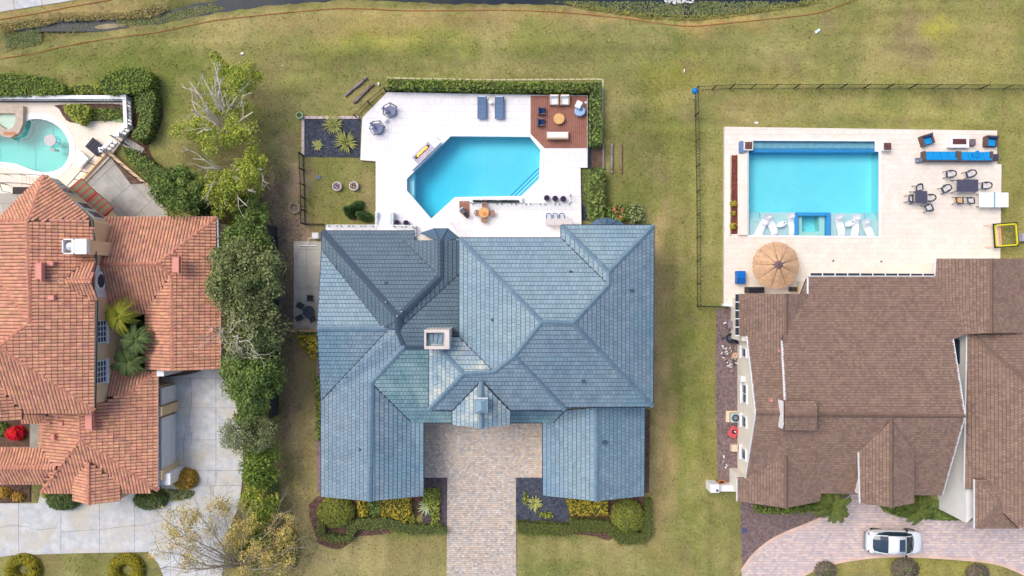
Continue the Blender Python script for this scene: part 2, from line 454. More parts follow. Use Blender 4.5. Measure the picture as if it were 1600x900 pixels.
bcap = M('brown_ridge', (126, 103, 90), (118, 96, 84), 2, rough=.95, isl=.07)
beige = M('beige_stucco', (242, 212, 172), (234, 202, 162), 1, rough=.9, bump=.2, bs=30, fine=.04)
cwall = M('cream_stucco', (238, 232, 220), (230, 224, 212), 1, rough=.9, fine=.04)
gwall = M('pale_wall', (244, 243, 240), (238, 237, 234), 1, rough=.9, fine=.03)
black = M('black_metal', (26, 29, 36), rough=.5)
dgreen = M('dark_fence_metal', (40, 50, 50), rough=.6)
darkp = M('dark_panel', (40, 48, 58), (50, 58, 66), 2, rough=.7)
wglass = M('window_glass', (60, 76, 96), rough=.15, spec=.8)
wood = M('ipe_wood', (168, 114, 96), (148, 98, 84), 1.2, rough=.7, isl=.14, fine=.08)
teak = M('pale_teak', (226, 182, 120), (210, 160, 98), 3, rough=.6, fine=.1)
oldwood = M('weathered_timber', (112, 98, 92), (146, 132, 124), 3, rough=.95, fine=.2)
navy = M('navy_fabric', (28, 48, 92), (34, 58, 104), 4, rough=.9)
denim = M('slate_blue_mesh', (102, 128, 158), (94, 118, 150), 6, rough=.8)
bluec = M('bright_blue_cushion', (0, 140, 208), (20, 152, 216), 4, rough=.85)
wick = M('brown_wicker', (108, 88, 84), (92, 74, 72), 14, rough=.85)
navyp = M('navy_ceramic', (26, 32, 84), (34, 42, 96), 4, rough=.2, spec=.7)
fabw = M('white_fabric', (234, 235, 238), rough=.95)
chr_ = M('charcoal_wicker', (54, 64, 76), (66, 76, 88), 12, rough=.8)
barkp = M('pale_bark', (232, 222, 206), (204, 192, 176), 4, rough=.9, fine=.12)
barkd = M('brown_bark', (104, 92, 78), (82, 72, 62), 4, rough=.95)
soilm = M('mulch_soil', (118, 94, 82), (92, 72, 64), 2.5, rough=1, fine=.25, fs=12, bump=.4)
chipm = M('red_mulch_chips', (124, 84, 72), (92, 62, 56), 2, rough=1, isl=.4, hue=.02)
blackg = M('black_gravel', (66, 72, 88), (88, 94, 110), 3, rough=.8, isl=.4, fine=.2)
purpg = M('mauve_gravel', (146, 126, 124), (120, 104, 104), 3, rough=.95, isl=.4, hue=.03, fine=.2)
tilew = M('blue_mosaic', (40, 132, 200), (70, 164, 216), 10, rough=.3, fine=.3, fs=25)
basin = M('pool_plaster', (232, 250, 252), (214, 246, 250), .5, rough=.7, fine=.03)
basin3 = M('pool_plaster_sea', (212, 240, 230), (200, 234, 226), 1.2, rough=.7, fine=.04)
wat1 = watermat('pool_water_blue', (14, 236, 248), .62, .25, 1.2)
wat2 = watermat('pool_water_cyan', (40, 240, 248), .5, .3, 1.6)
wat3 = watermat('pool_water_sea', (50, 238, 240), .5, .12, 1.4)
L_green = leafmat('leaf_green', (142, 162, 84), (100, 124, 64))
L_oak = leafmat('leaf_oak', (160, 168, 110), (108, 124, 74), isl=.5, c3=(140, 145, 97))
L_dark = leafmat('leaf_dark', (92, 112, 64), (110, 128, 74))
L_hedge = leafmat('leaf_hedge', (140, 160, 70), (108, 132, 56), isl=.35, sc_=1.6)
L_lime = leafmat('leaf_lime', (186, 194, 84), (150, 164, 70), isl=.35)
L_yel = leafmat('leaf_yellow', (206, 184, 66), (160, 150, 54), isl=.35, hue=.02, sc_=1.6)
L_ygreen = leafmat('leaf_yellow_green', (186, 193, 80), (140, 159, 68), isl=.4)
L_aut = leafmat('leaf_autumn', (220, 196, 122), (188, 176, 100), isl=.45, hue=.03)
L_orange = leafmat('leaf_orange', (195, 147, 63), (159, 140, 63), isl=.4, hue=.03, sc_=2)
L_red = leafmat('leaf_red', (241, 30, 54), isl=.3)
L_sage = leafmat('leaf_sage', (160, 170, 120), (130, 144, 96), isl=.4)
L_palm = leafmat('leaf_palm', (116, 134, 78), (92, 114, 70), isl=.25)
L_palmy = leafmat('leaf_palm_yellow', (168, 168, 60), (136, 146, 56), isl=.25)
L_agave = M('agave_stripe', (240, 236, 170), (222, 222, 140), 3, rough=.5, isl=.2, trans=.1)
L_agaveg = M('agave_green_core', (150, 160, 96), (176, 180, 108), 3, rough=.5, isl=.2)
L_clip = leafmat('leaf_clipped', (128, 140, 74), (108, 124, 66), isl=.22, sc_=1.2)
L_lily = leafmat('leaf_marsh', (121, 135, 85), (150, 152, 102), isl=.4)

# ---------------------------------------------------------------- ground
LPOOL_Z, CPOOL_Z, RPOOL_Z = .25, .3, .35
cpool_px = [(704, 212), (828, 213), (845, 234), (843, 281), (816, 307), (711, 309), (674, 343), (635, 298), (635, 279)]
rpool_px = [(1169, 219), (1368, 220), (1368, 236), (1374, 236), (1374, 370), (1169, 368)]
lpool_px = smoothpts([(40, 189), (60, 185), (80, 190), (98, 203), (109, 224), (108, 246), (96, 263), (75, 270), (52, 267), (25, 257), (-5, 254), (-40, 258), (-60, 240), (-55, 214), (-10, 207), (20, 214), (36, 206)], 3)
lspa_px = [(-40, 170), (32, 170), (32, 192), (27, 204), (15, 211), (5, 208), (-12, 196), (-40, 196)]
cpool, rpool, lpool = PX(cpool_px, CPOOL_Z), PX(rpool_px, RPOOL_Z), PX(lpool_px, LPOOL_Z)
canal = PX([(-200, 120), (0, 81), (60, 69), (130, 51), (250, 35), (330, 19), (400, 8), (470, 2), (560, -3), (640, 0), (700, 4), (790, 4), (900, 6), (960, 14), (1000, 22), (1060, 26), (1120, 24), (1200, 13), (1260, 2), (1330, -14), (1420, -60), (1300, -110), (700, -100), (430, -60), (400, -20), (335, 0), (300, 4), (262, 14), (232, 26), (150, 29), (92, 31), (50, 42), (0, 49), (-200, 80)])
def ground():
    from mathutils import noise
    g = .62; pts = []
    xs = np.arange(-52, 52.01, g); ys = np.arange(-31, 33.01, g)
    holes = [offset(p, .12) for p in (cpool, rpool, lpool)]
    edges = []
    for hpoly in holes:
        b = len(pts); pts += [Vector(p) for p in hpoly]; n = len(hpoly); edges += [(b+i, b+(i+1) % n) for i in range(n)]
    boxes = [(min(p[0] for p in q)-.3, max(p[0] for p in q)+.3, min(p[1] for p in q)-.3, max(p[1] for p in q)+.3, q) for q in holes]
    for x in xs:
        for y in ys:
            x_, y_ = x+random.uniform(-.1, .1), y+random.uniform(-.1, .1)
            if any(a < x_ < b and c < y_ < d and inpoly(x_, y_, offset(q, .15)) for a, b, c, d, q in boxes): continue
            pts.append(Vector((x_, y_)))
    for rr in (70, 100, 160, 300, 700, 1400):
        for k in range(24): pts.append(Vector((rr*math.cos(k*math.pi/12), rr*math.sin(k*math.pi/12))))
    v, e, f, *_ = delaunay_2d_cdt(pts, edges, [], 0, 1e-5)
    cn = np.array([(p[0], p[1]) for p in canal]); V = np.array([(p.x, p.y) for p in v])
    d = np.full(len(V), 1e9)
    for i in range(len(cn)):
        a, b = cn[i-1], cn[i]; ab = b-a; t = np.clip(((V-a)@ab)/(ab@ab), 0, 1); q = a+t[:, None]*ab; d = np.minimum(d, np.hypot(*(V-q).T))
    Z = np.zeros(len(V)); 
    for i, (x, y) in enumerate(V):
        if d[i] < 1.5 or y > 20:
            sd = -d[i] if inpoly(x, y, canal) else d[i]
            Z[i] = -.62*min(1, max(0, (.55-sd+.25*noise.noise((x*.9, y*.9, 0)))/1.1))
        if -50 < x < 50 and -31 < y < 31: Z[i] += .02*noise.noise((x*.35, y*.35, 3))
    fs = []
    for t in f:
        cx = sum(v[i].x for i in t)/3; cy = sum(v[i].y for i in t)/3
        if any(a < cx < b and c < cy < dd and inpoly(cx, cy, q) for a, b, c, dd, q in boxes): continue
        fs.append(tuple(t))
    me = bpy.data.meshes.new('ground'); me.from_pydata([(V[i][0], V[i][1], Z[i]) for i in range(len(V))], [], fs)
    # species of turf and worn soil, as the ground itself has them
    zones = [ (1370, 330, 330, 230, (148, 146, 84), .7), (1480, 160, 160, 60, (150, 146, 80), .6), (1450, 70, 200, 60, (158, 150, 88), .8), (1420, 60, 40, 45, (140, 124, 92), .7),
      (1028, 520, 16, 240, (176, 150, 106), .95), (1034, 730, 20, 130, (168, 146, 100), .85), (1078, 600, 22, 260, (126, 136, 62), .8), (474, 640, 20, 140, (150, 126, 98), .95), (452, 560, 18, 200, (132, 112, 98), .95), (468, 740, 30, 90, (148, 130, 92), .8), (446, 330, 24, 110, (150, 124, 106), .95), (440, 430, 20, 80, (126, 108, 98), .95),
      (1590, 330, 60, 120, (152, 146, 82), .7), (1470, 45, 30, 16, (166, 162, 62), .6), (600, 62, 110, 32, (160, 158, 70), .8), (780, 60, 120, 30, (148, 150, 78), .6), (560, 36, 240, 18, (168, 146, 98), .55),
      (330, 50, 90, 24, (170, 158, 102), .7), (120, 22, 170, 22, (156, 138, 88), .9), (40, 55, 60, 16, (166, 156, 84), .4), (900, 22, 340, 12, (168, 146, 90), .75), (1110, 34, 120, 14, (178, 150, 92), .8),
      (230, 120, 150, 50, (112, 124, 58), .8), (250, 190, 50, 60, (118, 126, 64), .8), (560, 100, 160, 40, (126, 128, 72), .6), (700, 88, 200, 10, (108, 116, 62), .6), (820, 104, 190, 14, (152, 142, 92), .6), (1000, 160, 60, 90, (120, 124, 66), .9), (1000, 250, 50, 80, (116, 116, 66), .9), (960, 300, 60, 40, (124, 128, 66), .8),
      (1060, 230, 20, 160, (124, 126, 64), .8), (1060, 420, 32, 120, (146, 136, 84), .7), (1028, 520, 12, 220, (170, 148, 104), .8), (1036, 720, 22, 120, (160, 142, 96), .7), (1090, 620, 34, 240, (140, 138, 76), .6), (1070, 560, 14, 120, (112, 122, 62), .6),
      (1110, 300, 24, 160, (148, 144, 84), .7), (1180, 172, 60, 22, (162, 146, 92), .6), (460, 340, 28, 120, (158, 134, 112), .95), (448, 420, 22, 90, (140, 126, 112), .95), (430, 300, 18, 70, (142, 126, 108), .95), (440, 520, 16, 90, (132, 120, 108), .95), (456, 620, 26, 100, (150, 132, 100), .95), (462, 780, 40, 90, (150, 136, 92), .9), (462, 285, 14, 30, (184, 154, 128), .9),
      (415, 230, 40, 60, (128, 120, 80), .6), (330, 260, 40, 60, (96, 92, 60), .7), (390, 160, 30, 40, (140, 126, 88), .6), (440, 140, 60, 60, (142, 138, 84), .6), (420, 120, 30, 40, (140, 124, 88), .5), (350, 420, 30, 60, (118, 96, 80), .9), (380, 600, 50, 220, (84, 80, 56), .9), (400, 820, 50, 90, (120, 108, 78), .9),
      (530, 300, 56, 60, (126, 128, 70), .8), (500, 330, 30, 30, (136, 128, 80), .6), (570, 300, 20, 40, (142, 126, 88), .7), (600, 880, 110, 40, (156, 146, 98), .9), (640, 850, 70, 16, (150, 136, 90), .7), (900, 875, 110, 36, (150, 144, 90), .9), (860, 890, 50, 20, (118, 126, 66), .7), (960, 850, 60, 10, (166, 150, 104), .6),
      (1420, 885, 150, 18, (150, 144, 72), .9), (1340, 880, 60, 18, (158, 146, 88), .8), (130, 885, 130, 20, (124, 126, 68), .9), (60, 880, 30, 20, (132, 118, 80), .6), (480, 850, 40, 60, (152, 140, 96), .8), (980, 70, 60, 40, (134, 134, 80), .7), (1250, 60, 100, 40, (138, 138, 82), .6), (1060, 120, 60, 40, (150, 146, 66), .5), (1200, 120, 60, 30, (150, 140, 78), .5)]
    col = np.zeros((len(V), 4)); col[:, 3] = 1; base = np.array(lin((134, 132, 77))[:3])
    for i, (x, y) in enumerate(V):
        c = base.copy()
        if abs(x) < 53 and abs(y) < 34:
            nx = noise.noise((x*.35, y*.35, 1))*26+noise.noise((x*1.2, y*1.2, 1))*12; ny = noise.noise((x*.35, y*.35, 7))*22+noise.noise((x*1.2, y*1.2, 5))*10
            px, py = 800+x/S+nx, 450-y/S+ny
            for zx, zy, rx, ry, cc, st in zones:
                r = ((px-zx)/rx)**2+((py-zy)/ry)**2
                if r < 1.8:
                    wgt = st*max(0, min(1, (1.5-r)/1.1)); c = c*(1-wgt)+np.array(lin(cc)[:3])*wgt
            if Z[i] < -.12: c = c*.6+np.array(lin((92, 84, 62))[:3])*.4
            tan_, grn, brn = np.array(lin((176, 160, 112))[:3]), np.array(lin((112, 122, 66))[:3]), np.array(lin((142, 120, 96))[:3])
            a_ = max(0, min(1, (noise.noise((x*.28, y*.28, 21))+.6*noise.noise((x*1.1, y*1.1, 23))+.35*noise.noise((x*3, y*3, 29)))*1.5+.1)); c = c*(1-.42*a_)+tan_*.42*a_
            a_ = max(0, min(1, (noise.noise((x*.33, y*.33, 41))+.6*noise.noise((x*1.3, y*1.3, 43)))*1.5-.0)); c = c*(1-.5*a_)+grn*.5*a_
            a_ = max(0, min(1, (noise.noise((x*.5, y*.5, 61))+.5*noise.noise((x*1.8, y*1.8, 63)))*2-.75)); c = c*(1-.6*a_)+brn*.6*a_
            st = noise.noise((x*.12, y*1.3, 31)) if y > 13 else noise.noise((x*1.5, y*.1, 37))
            c *= 1+.3*st+.1*noise.noise((x*.8, y*.8, 11))+.14*noise.noise((x*2.6, y*2.6, 17))
        col[i, :3] = c
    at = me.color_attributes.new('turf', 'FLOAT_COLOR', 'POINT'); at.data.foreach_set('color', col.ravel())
    m = M('lawn', (128, 128, 128), rough=1, bump=.5, bs=9, spec=.1); nt = m.node_tree; N = nt.nodes; L = nt.links; b = N['Principled BSDF']
    a = N.new('ShaderNodeAttribute'); a.attribute_name = 'turf'; tc = N.new('ShaderNodeTexCoord')
    def nz(s, d, ro):
        n = N.new('ShaderNodeTexNoise'); n.inputs['Scale'].default_value = s; n.inputs['Detail'].default_value = d; n.inputs['Roughness'].default_value = ro; L.new(tc.outputs['Object'], n.inputs['Vector']); return n.outputs['Fac']
    h = N.new('ShaderNodeHueSaturation'); L.new(a.outputs['Color'], h.inputs['Color'])
    r = N.new('ShaderNodeMapRange'); r.inputs[1].default_value = .3; r.inputs[2].default_value = .7; r.inputs[3].default_value = .55; r.inputs[4].default_value = 1.48; L.new(nz(4.5, 8, .85), r.inputs[0]); L.new(r.outputs[0], h.inputs['Value'])
    r2 = N.new('ShaderNodeMapRange'); r2.inputs[1].default_value = .35; r2.inputs[2].default_value = .65; r2.inputs[3].default_value = .488; r2.inputs[4].default_value = .512; L.new(nz(1.1, 6, .7), r2.inputs[0]); L.new(r2.outputs[0], h.inputs['Hue'])
    x = N.new('ShaderNodeMix'); x.data_type = 'RGBA'; r3 = N.new('ShaderNodeMapRange'); r3.inputs[1].default_value = .52; r3.inputs[2].default_value = .75; r3.inputs[4].default_value = .55; L.new(nz(2.2, 7, .75), r3.inputs[0]); L.new(r3.outputs[0], x.inputs[0])
    L.new(h.outputs[0], x.inputs[6]); x.inputs[7].default_value = lin((158, 148, 100)); L.new(x.outputs[2], b.inputs['Base Color'])
    me.materials.append(m); me.update(); o = bpy.data.objects.new('ground', me); C.objects.link(o); o['kind'] = 'structure'
    # real grass tufts, coloured like the turf they grow from
    n = 150000; px = rng.uniform(-47, 47, n); py = rng.uniform(-26.5, 26.5, n)
    gx = {}
    for i, (x, y) in enumerate(V):
        if abs(x) < 50 and abs(y) < 30: gx[(int(x/.62), int(y/.62))] = i
    keep = []; idx = []
    cover = [offset(q, .1) for q in holes]
    for k in range(n):
        i = gx.get((int(px[k]/.62), int(py[k]/.62)))
        if i is None or Z[i] < -.1: continue
        cc = col[i]; bare = cc[0]/(cc[1]+1e-6)
        if bare > 1.12 and random.random() < min(.9, (bare-1.12)*5): continue
        if any(a < px[k] < b and c < py[k] < dd_ and inpoly(px[k], py[k], q) for a, b, c, dd_, q in boxes): continue
        keep.append(k); idx.append(i)
    P3 = np.stack([px[keep], py[keep], Z[idx]+.012], 1); nn = unit(np.array([[0, 0, 1.]])+rng.normal(size=P3.shape)*.55)
    tm = mesh('grass_tufts', (quads(P3, nn, .16, .4), 0), M('grass_tuft', (128, 128, 70), rough=.9, spec=.1, trans=.2))
    cc = col[idx]; f = rng.uniform(.55, 1.6, (len(idx), 1)); g2 = rng.normal(0, .09, (len(idx), 1)); cc = cc.copy(); cc[:, :3] *= f; cc[:, 0:1] *= 1+g2; cc[:, 2:3] *= 1-g2
    at = tm.color_attributes.new('turf', 'FLOAT_COLOR', 'POINT'); at.data.foreach_set('color', np.repeat(cc, 4, axis=0).ravel())
    nt = tm.materials[0].node_tree; a = nt.nodes.new('ShaderNodeAttribute'); a.attribute_name = 'turf'
    for q_ in nt.nodes:
        if q_.type == 'BSDF_PRINCIPLED': nt.links.new(a.outputs['Color'], q_.inputs['Base Color'])
        if q_.type == 'BSDF_TRANSLUCENT': nt.links.new(a.outputs['Color'], q_.inputs['Color'])
    o = bpy.data.objects.new('grass_tufts', tm); C.objects.link(o); o['kind'] = 'stuff'
ground()
mb = MB(); mb.prism([(-70, 22), (45, 22), (45, 42), (-70, 42)], -.5, -.3)
obj('canal_water', mb, M('pond_water', (34, 44, 60), (48, 56, 64), .6, rough=.3, c3=(56, 66, 56), s3=.35, spec=.12), kind='structure')
sl = MB()
flat_tiles(sl, PX([(-80, -60), (230, -60), (120, 0), (0, 19), (-80, 30)]), 2.4, 2.4, .04, -.1, .05, rz=.15)
obj('far_pavement', sl, conc, kind='structure')
def rope(pts, label, r=.025):
    t = MB(); q = [(*PX([p])[0], .05) for p in pts]
    t.tube(smoothpts(q, 4, False), r, 5); obj('marker_rope', t, M('faded_red_rope', (176, 92, 62), rough=.9), label=label, cat='rope')
rope([(-40, 98), (0, 92), (50, 84), (100, 73), (160, 62), (250, 50), (330, 33), (400, 25), (460, 19), (520, 14), (570, 14), (640, 17), (780, 16), (850, 18), (920, 23), (1000, 32), (1070, 41), (1130, 37), (1200, 30), (1270, 22), (1310, 10), (1350, -6)], 'long thin faded red line following the near bank of the pond')
rope([(-40, 40), (0, 31), (60, 21), (110, 11), (175, 0)], 'short thin faded red line on the far bank beside the pale pavement')
# marsh plants: sparse tufts lying in the pond
def scatter(name, poly, n, size, mat, z=.02, nrm=.5, kind='stuff', clus=0, asp=.5, parent=None, h=0, label=None, cat=None):
    xs = [p[0] for p in poly]; ys = [p[1] for p in poly]; pts = []
    tries = 0
    if clus: cc = [(random.uniform(min(xs), max(xs)), random.uniform(min(ys), max(ys))) for _ in range(clus)]
    while len(pts) < n and tries < n*12:
        tries += 1
        if clus:
            c0 = random.choice(cc); x, y = random.gauss(c0[0], .5), random.gauss(c0[1], .35)
        else: x, y = random.uniform(min(xs), max(xs)), random.uniform(min(ys), max(ys))
        if inpoly(x, y, poly): pts.append((x, y, z+random.uniform(0, h)))
    p = np.array(pts); nn = unit(np.array([[0, 0, 1.]])+rng.normal(size=p.shape)*nrm)
    return obj(name, (quads(p, nn, size, asp), 0), mat, parent=parent, kind=kind, world=parent is not None, label=label, cat=cat)
scatter('pond_weeds', PX([(0, 52), (60, 43), (62, 66), (0, 80)]), 1300, .16, L_lily, -.28, .4, clus=50)
scatter('pond_weeds', PX([(180, 28), (240, 24), (330, 2), (350, 12), (250, 34), (180, 42)]), 1900, .17, L_lily, -.28, .4, clus=70)
scatter('pond_weeds', PX([(860, 0), (1290, 0), (1200, 12), (1120, 23), (1060, 24), (1000, 20), (900, 5)]), 3600, .18, L_lily, -.28, .4, clus=170)
scatter('pond_weeds', PX([(60, 46), (100, 34), (180, 30), (190, 44), (130, 50), (60, 66)]), 120, .16, L_lily, -.28, .4, clus=9)
scatter('bank_reeds', PX([(0, 36), (90, 26), (150, 24), (262, 8), (262, 16), (232, 27), (92, 33), (50, 42), (0, 50)]), 1100, .2, leafmat('leaf_reed', (176, 158, 104), (148, 142, 88), isl=.4), -.1, .5, h=.12)
scatter('bank_reeds', PX([(880, 3), (1000, 18), (1060, 23), (1120, 22), (1200, 11), (1270, -2), (1290, 2), (1200, 17), (1120, 29), (1060, 31), (1000, 27), (900, 11)]), 1300, .18, leafmat('leaf_reed2', (168, 164, 88), (140, 142, 76), isl=.4), -.1, .5, h=.1)
scatter('white_pond_flowers', PX([(205, 12), (262, 0), (262, 6), (215, 24)]), 120, .22, M('pale_petal', (226, 226, 222), rough=.8), -.1, .6, clus=14)
scatter('white_pond_flowers', PX([(1030, 0), (1085, -3), (1085, 3), (1035, 6)]), 60, .3, M('pale_petal', (226, 226, 222)), -.1, .6, clus=8)
def patch(name, px, mat, z=.012, sm=False, kind='structure', th=.02):
    q = PX(smoothpts(px, 4) if sm else px); m = MB(); m.prism(q, z-th, z); return obj(name, m, mat, kind=kind), q
patch('sand_bar', [(145, 40), (165, 35), (195, 37), (175, 42), (155, 44)], M('sand', (168, 152, 122), (140, 128, 100), 2, fine=.2), -.27, True)

# ---------------------------------------------------------------- concrete drive (left)
drv = thing('concrete_driveway', None, None, (0, 0, 0)); drv['kind'] = 'structure'
dpoly = PX([(-60, 786), (60, 786), (66, 764), (252, 764), (252, 574), (350, 574), (366, 610), (378, 640), (381, 735), (374, 790), (357, 830), (345, 915), (262, 915), (248, 880), (232, 862), (120, 864), (20, 867), (-60, 880)])
m = MB(); m.prism(dpoly, -.02, .03); obj('joint_base', m, jointm, drv)
def slabs(xs, ys):
    for i in range(len(xs)-1):
        for j in range(len(ys)-1):
            a = PX([(xs[i], ys[j+1])])[0]; b = PX([(xs[i+1], ys[j])])[0]
            t = clip(dpoly, a[0]+.013, b[0]-.013, a[1]+.013, b[1]-.013)
            if t: q = MB(); q.prism(t, .02, .07+random.uniform(0, .004)); obj('slab', q, conc, drv)
slabs([-60, 30, 96, 156, 211, 267, 330, 400], [758, 920]); slabs([250, 338, 400], [570, 591, 637, 687, 735, 758])
for pts in ([(-10, 825), (20, 821), (40, 823), (62, 827), (96, 824)], [(97, 831), (125, 828), (155, 827)], [(156, 828), (180, 824), (210, 821), (235, 818), (250, 813), (270, 814)], [(298, 590), (300, 625), (295, 660), (287, 690), (288, 740)], [(295, 668), (300, 680), (299, 695)]):
    q = MB(); w3 = [(*PX([p])[0], .072) for p in pts]; w3 = [(x+random.uniform(-.06, .06), y+random.uniform(-.06, .06), z) for x, y, z in smoothpts(w3, 5, False)]
    q.tube(w3, .016, 3); obj('crack', q, M('crack_dark', (120, 116, 112), rough=1), drv)
# ---------------------------------------------------------------- paver drives
pv = [M('paver_a', (210, 198, 186), (200, 186, 174), 1, isl=.1, fine=.05), M('paver_b', (192, 186, 184), isl=.12, fine=.05), M('paver_c', (212, 194, 174), isl=.1, fine=.05), M('paver_d', (202, 180, 166), isl=.12, fine=.05), M('paver_e', (218, 210, 200), isl=.08), M('paver_f', (178, 172, 170), isl=.1)]
def paver_drive(poly, w_, l_, mats, rz, gapm, weights=None, jit=.006, bond=.5):
    m = MB(); m.prism(poly, -.02, .03); root = obj('paver_driveway', m, gapm, kind='structure')
    q = MB(); flat_tiles(q, poly, w_, l_, .022, .02, .075, rz, bond, jit, len(mats)); obj('paver', q, mats, root, kind='stuff'); return root
cdrive = PX([(652, 655), (852, 655), (852, 746), (806, 746), (807, 920), (698, 920), (699, 746), (652, 746)])
paver_drive(cdrive, .22, .17, pv+[pv[0], pv[0], pv[2]], .0, M('paver_sand', (168, 156, 144), fine=.1))
pk = [M('pink_paver_a', (216, 198, 192), (206, 186, 182), .8, isl=.07, fine=.04), M('pink_paver_b', (202, 188, 190), isl=.09), M('pink_paver_c', (222, 202, 194), isl=.06)]
rdrive = PX([(1163, 930), (1158, 892), (1180, 863), (1215, 838), (1270, 815), (1345, 760), (1345, 780), (1370, 786), (1380, 799), (1400, 806), (1420, 810), (1470, 812), (1520, 812), (1640, 812), (1640, 900), (1600, 897), (1560, 880), (1500, 872), (1400, 867), (1330, 873), (1280, 885), (1243, 905), (1225, 930)])
paver_drive(rdrive, .30, .22, pk, 0, M('pink_sand', (168, 146, 144), fine=.1), jit=.004)
# kerb course of the pink drive
kb = [(1243, 905), (1280, 886), (1330, 874), (1400, 868), (1500, 873), (1560, 881), (1602, 898)]
km = MB(); q = [Vector((*p, .075)) for p in PX(smoothpts(kb, 6, False))]
for a, b in zip(q[:-1], q[1:]): strip(km, a, b, .24, .02)
obj('paver_kerb', km, M('peach_paver', (220, 188, 172), isl=.1, fine=.06), kind='structure')
km = MB(); q = [Vector((*p, .075)) for p in PX(smoothpts([(1158, 892), (1180, 863), (1215, 838), (1270, 815), (1300, 800)], 6, False))]
for a, b in zip(q[:-1], q[1:]): strip(km, a, b, .24, .02)
obj('paver_kerb', km, M('peach_paver', (222, 200, 186)), kind='structure')

# ---------------------------------------------------------------- decks
def deck(name, poly_px, z, hole, mat, tw, tl, gap=.012, base=-.05, g=grout, rz=0, jit=.002):
    outer = PX(poly_px, z) if isinstance(poly_px[0][0], (int, float)) else poly_px
    m = MB()
    polys = [outer]+([hole] if hole else [])
    flat = [p for q in polys for p in q]
    fs = [tuple(t) for t in tess(polys)]; vs = [(x, y, z-.02) for x, y in flat]
    n = len(outer); o2 = outer if area(outer) > 0 else outer[::-1]
    m.add(vs, fs); m.add([(x, y, base) for x, y in o2]+[(x, y, z-.02) for x, y in o2], [(k, (k+1) % n, n+(k+1) % n, n+k) for k in range(n)])
    root = obj(name, m, g, kind='structure'); q = MB(); key = keyhole(outer, hole) if hole else outer
    flat_tiles(q, key, tw, tl, gap, z-.03, z, rz, 0.5, jit); obj('paving_tile', q, mat, root, kind='stuff'); return root
cdeck = [(605, 144), (829, 148), (918, 149), (918, 262), (907, 262), (908, 320), (908, 360), (720, 400), (640, 400), (587, 362), (587, 252), (563, 250), (566, 184)]
deck('pool_deck_main', cdeck, CPOOL_Z, offset(cpool, .02), trav, .6, .6)
deck('house_terrace', [(733, 318), (908, 318), (909, 390), (715, 390), (692, 352), (716, 338), (718, 316)], .75, None, trav, .6, .6, base=.2)
deck('side_terrace', [(509, 351), (588, 351), (613, 351), (649, 352), (650, 372), (509, 372)], .85, None, trav, .6, .6, base=-.05)
rdeck = [(1132, 198), (1558, 204), (1558, 256), (1565, 257), (1563, 402), (1560, 470), (1140, 480), (1131, 475)]
deck('pool_deck_east', rdeck, RPOOL_Z, offset(rpool, .02), trav2, .62, .42)
lspa = PX(lspa_px, .55)
deck('pool_deck_west', [(-90, 160), (204, 160), (205, 200), (172, 245), (128, 290), (120, 300), (-90, 330)], LPOOL_Z, offset(lpool, .02), cream, 3.0, 3.0, gap=.006, g=cream)
deck('rear_patio', [(172, 240), (232, 289), (262, 289), (262, 380), (120, 380), (122, 298)], .1, None, conc2, 2.2, 2.2, g=jointm, rz=.75, gap=.03)
deck('lower_patio', [(-90, 302), (60, 302), (60, 350), (-90, 350)], .3, None, conc2, 2.4, 2.4, g=jointm, gap=.03)
deck('side_patio', [(459, 377), (505, 377), (505, 517), (459, 516)], .08, None, conc2, 2.5, 3.3, g=jointm, gap=.03)
# ---------------------------------------------------------------- pools
def pool_body(name, label, poly, z, depths, water, bmat, coping=None, cw=.3, wl=.1, axis=0):
    """depths = (depth at min x, depth at max x)"""
    cx = sum(p[0] for p in poly)/len(poly); cy = sum(p[1] for p in poly)/len(poly)
    root = thing(name, label, 'swimming pool', (cx, cy, 0)); n = len(poly)
    if area(poly) < 0: poly = poly[::-1]
    x0 = min(p[0] for p in poly); x1 = max(p[0] for p in poly)
    dz = lambda x: z-(depths[0]+(depths[1]-depths[0])*min(1, max(0, ((x-x0)/(x1-x0)-.15)/.45)))
    tr = tess([poly]); m = MB(); Vb = [(p[0], p[1], dz(p[0])) for p in poly]; Vt = [(p[0], p[1], z-.02) for p in poly]
    # finely cut floor so that the slope follows x
    fl = MB(); k = 12
    m.add(Vb+Vt, [(k_, n+k_, n+(k_+1) % n, (k_+1) % n) for k_ in range(n)])
    for i in range(k):
        a, b = x0+(x1-x0)*i/k, x0+(x1-x0)*(i+1)/k; t = clip(poly, a, b, -99, 99)
        if t:
            if area(t) < 0: t = t[::-1]
            m.add([(x, y, dz(x)) for x, y in t], [tuple(range(len(t)))])
    obj('basin', m, bmat, root, world=True)
    wp = offset(poly, -.004); wm = MB(); zb = [z-max(depths)-.02]*n
    wm.add([(x, y, z-max(depths)-.05) for x, y in wp]+[(x, y, z-wl) for x, y in wp], [(k_, (k_+1) % n, n+(k_+1) % n, n+k_) for k_ in range(n)]+[tuple(n+i for i in t) for t in tess([wp])]+[tuple(reversed(t)) for t in tess([wp])])
    obj('water', wm, water, root, world=True)
    if coping:
        o = offset(poly, cw); inn = offset(poly, -.05); cm = MB(); h0, h1 = z+.002, z+.03
        cm.add([(*p, h0-.06) for p in o]+[(*p, h1) for p in o]+[(*p, h1) for p in inn]+[(*p, h0-.06) for p in inn],
               [q for k_ in range(n) for q in ((k_, (k_+1) % n, n+(k_+1) % n, n+k_), (n+k_, n+(k_+1) % n, 2*n+(k_+1) % n, 2*n+k_), (2*n+k_, 2*n+(k_+1) % n, 3*n+(k_+1) % n, 3*n+k_))])
        obj('coping', cm, coping, root, world=True)
    return root
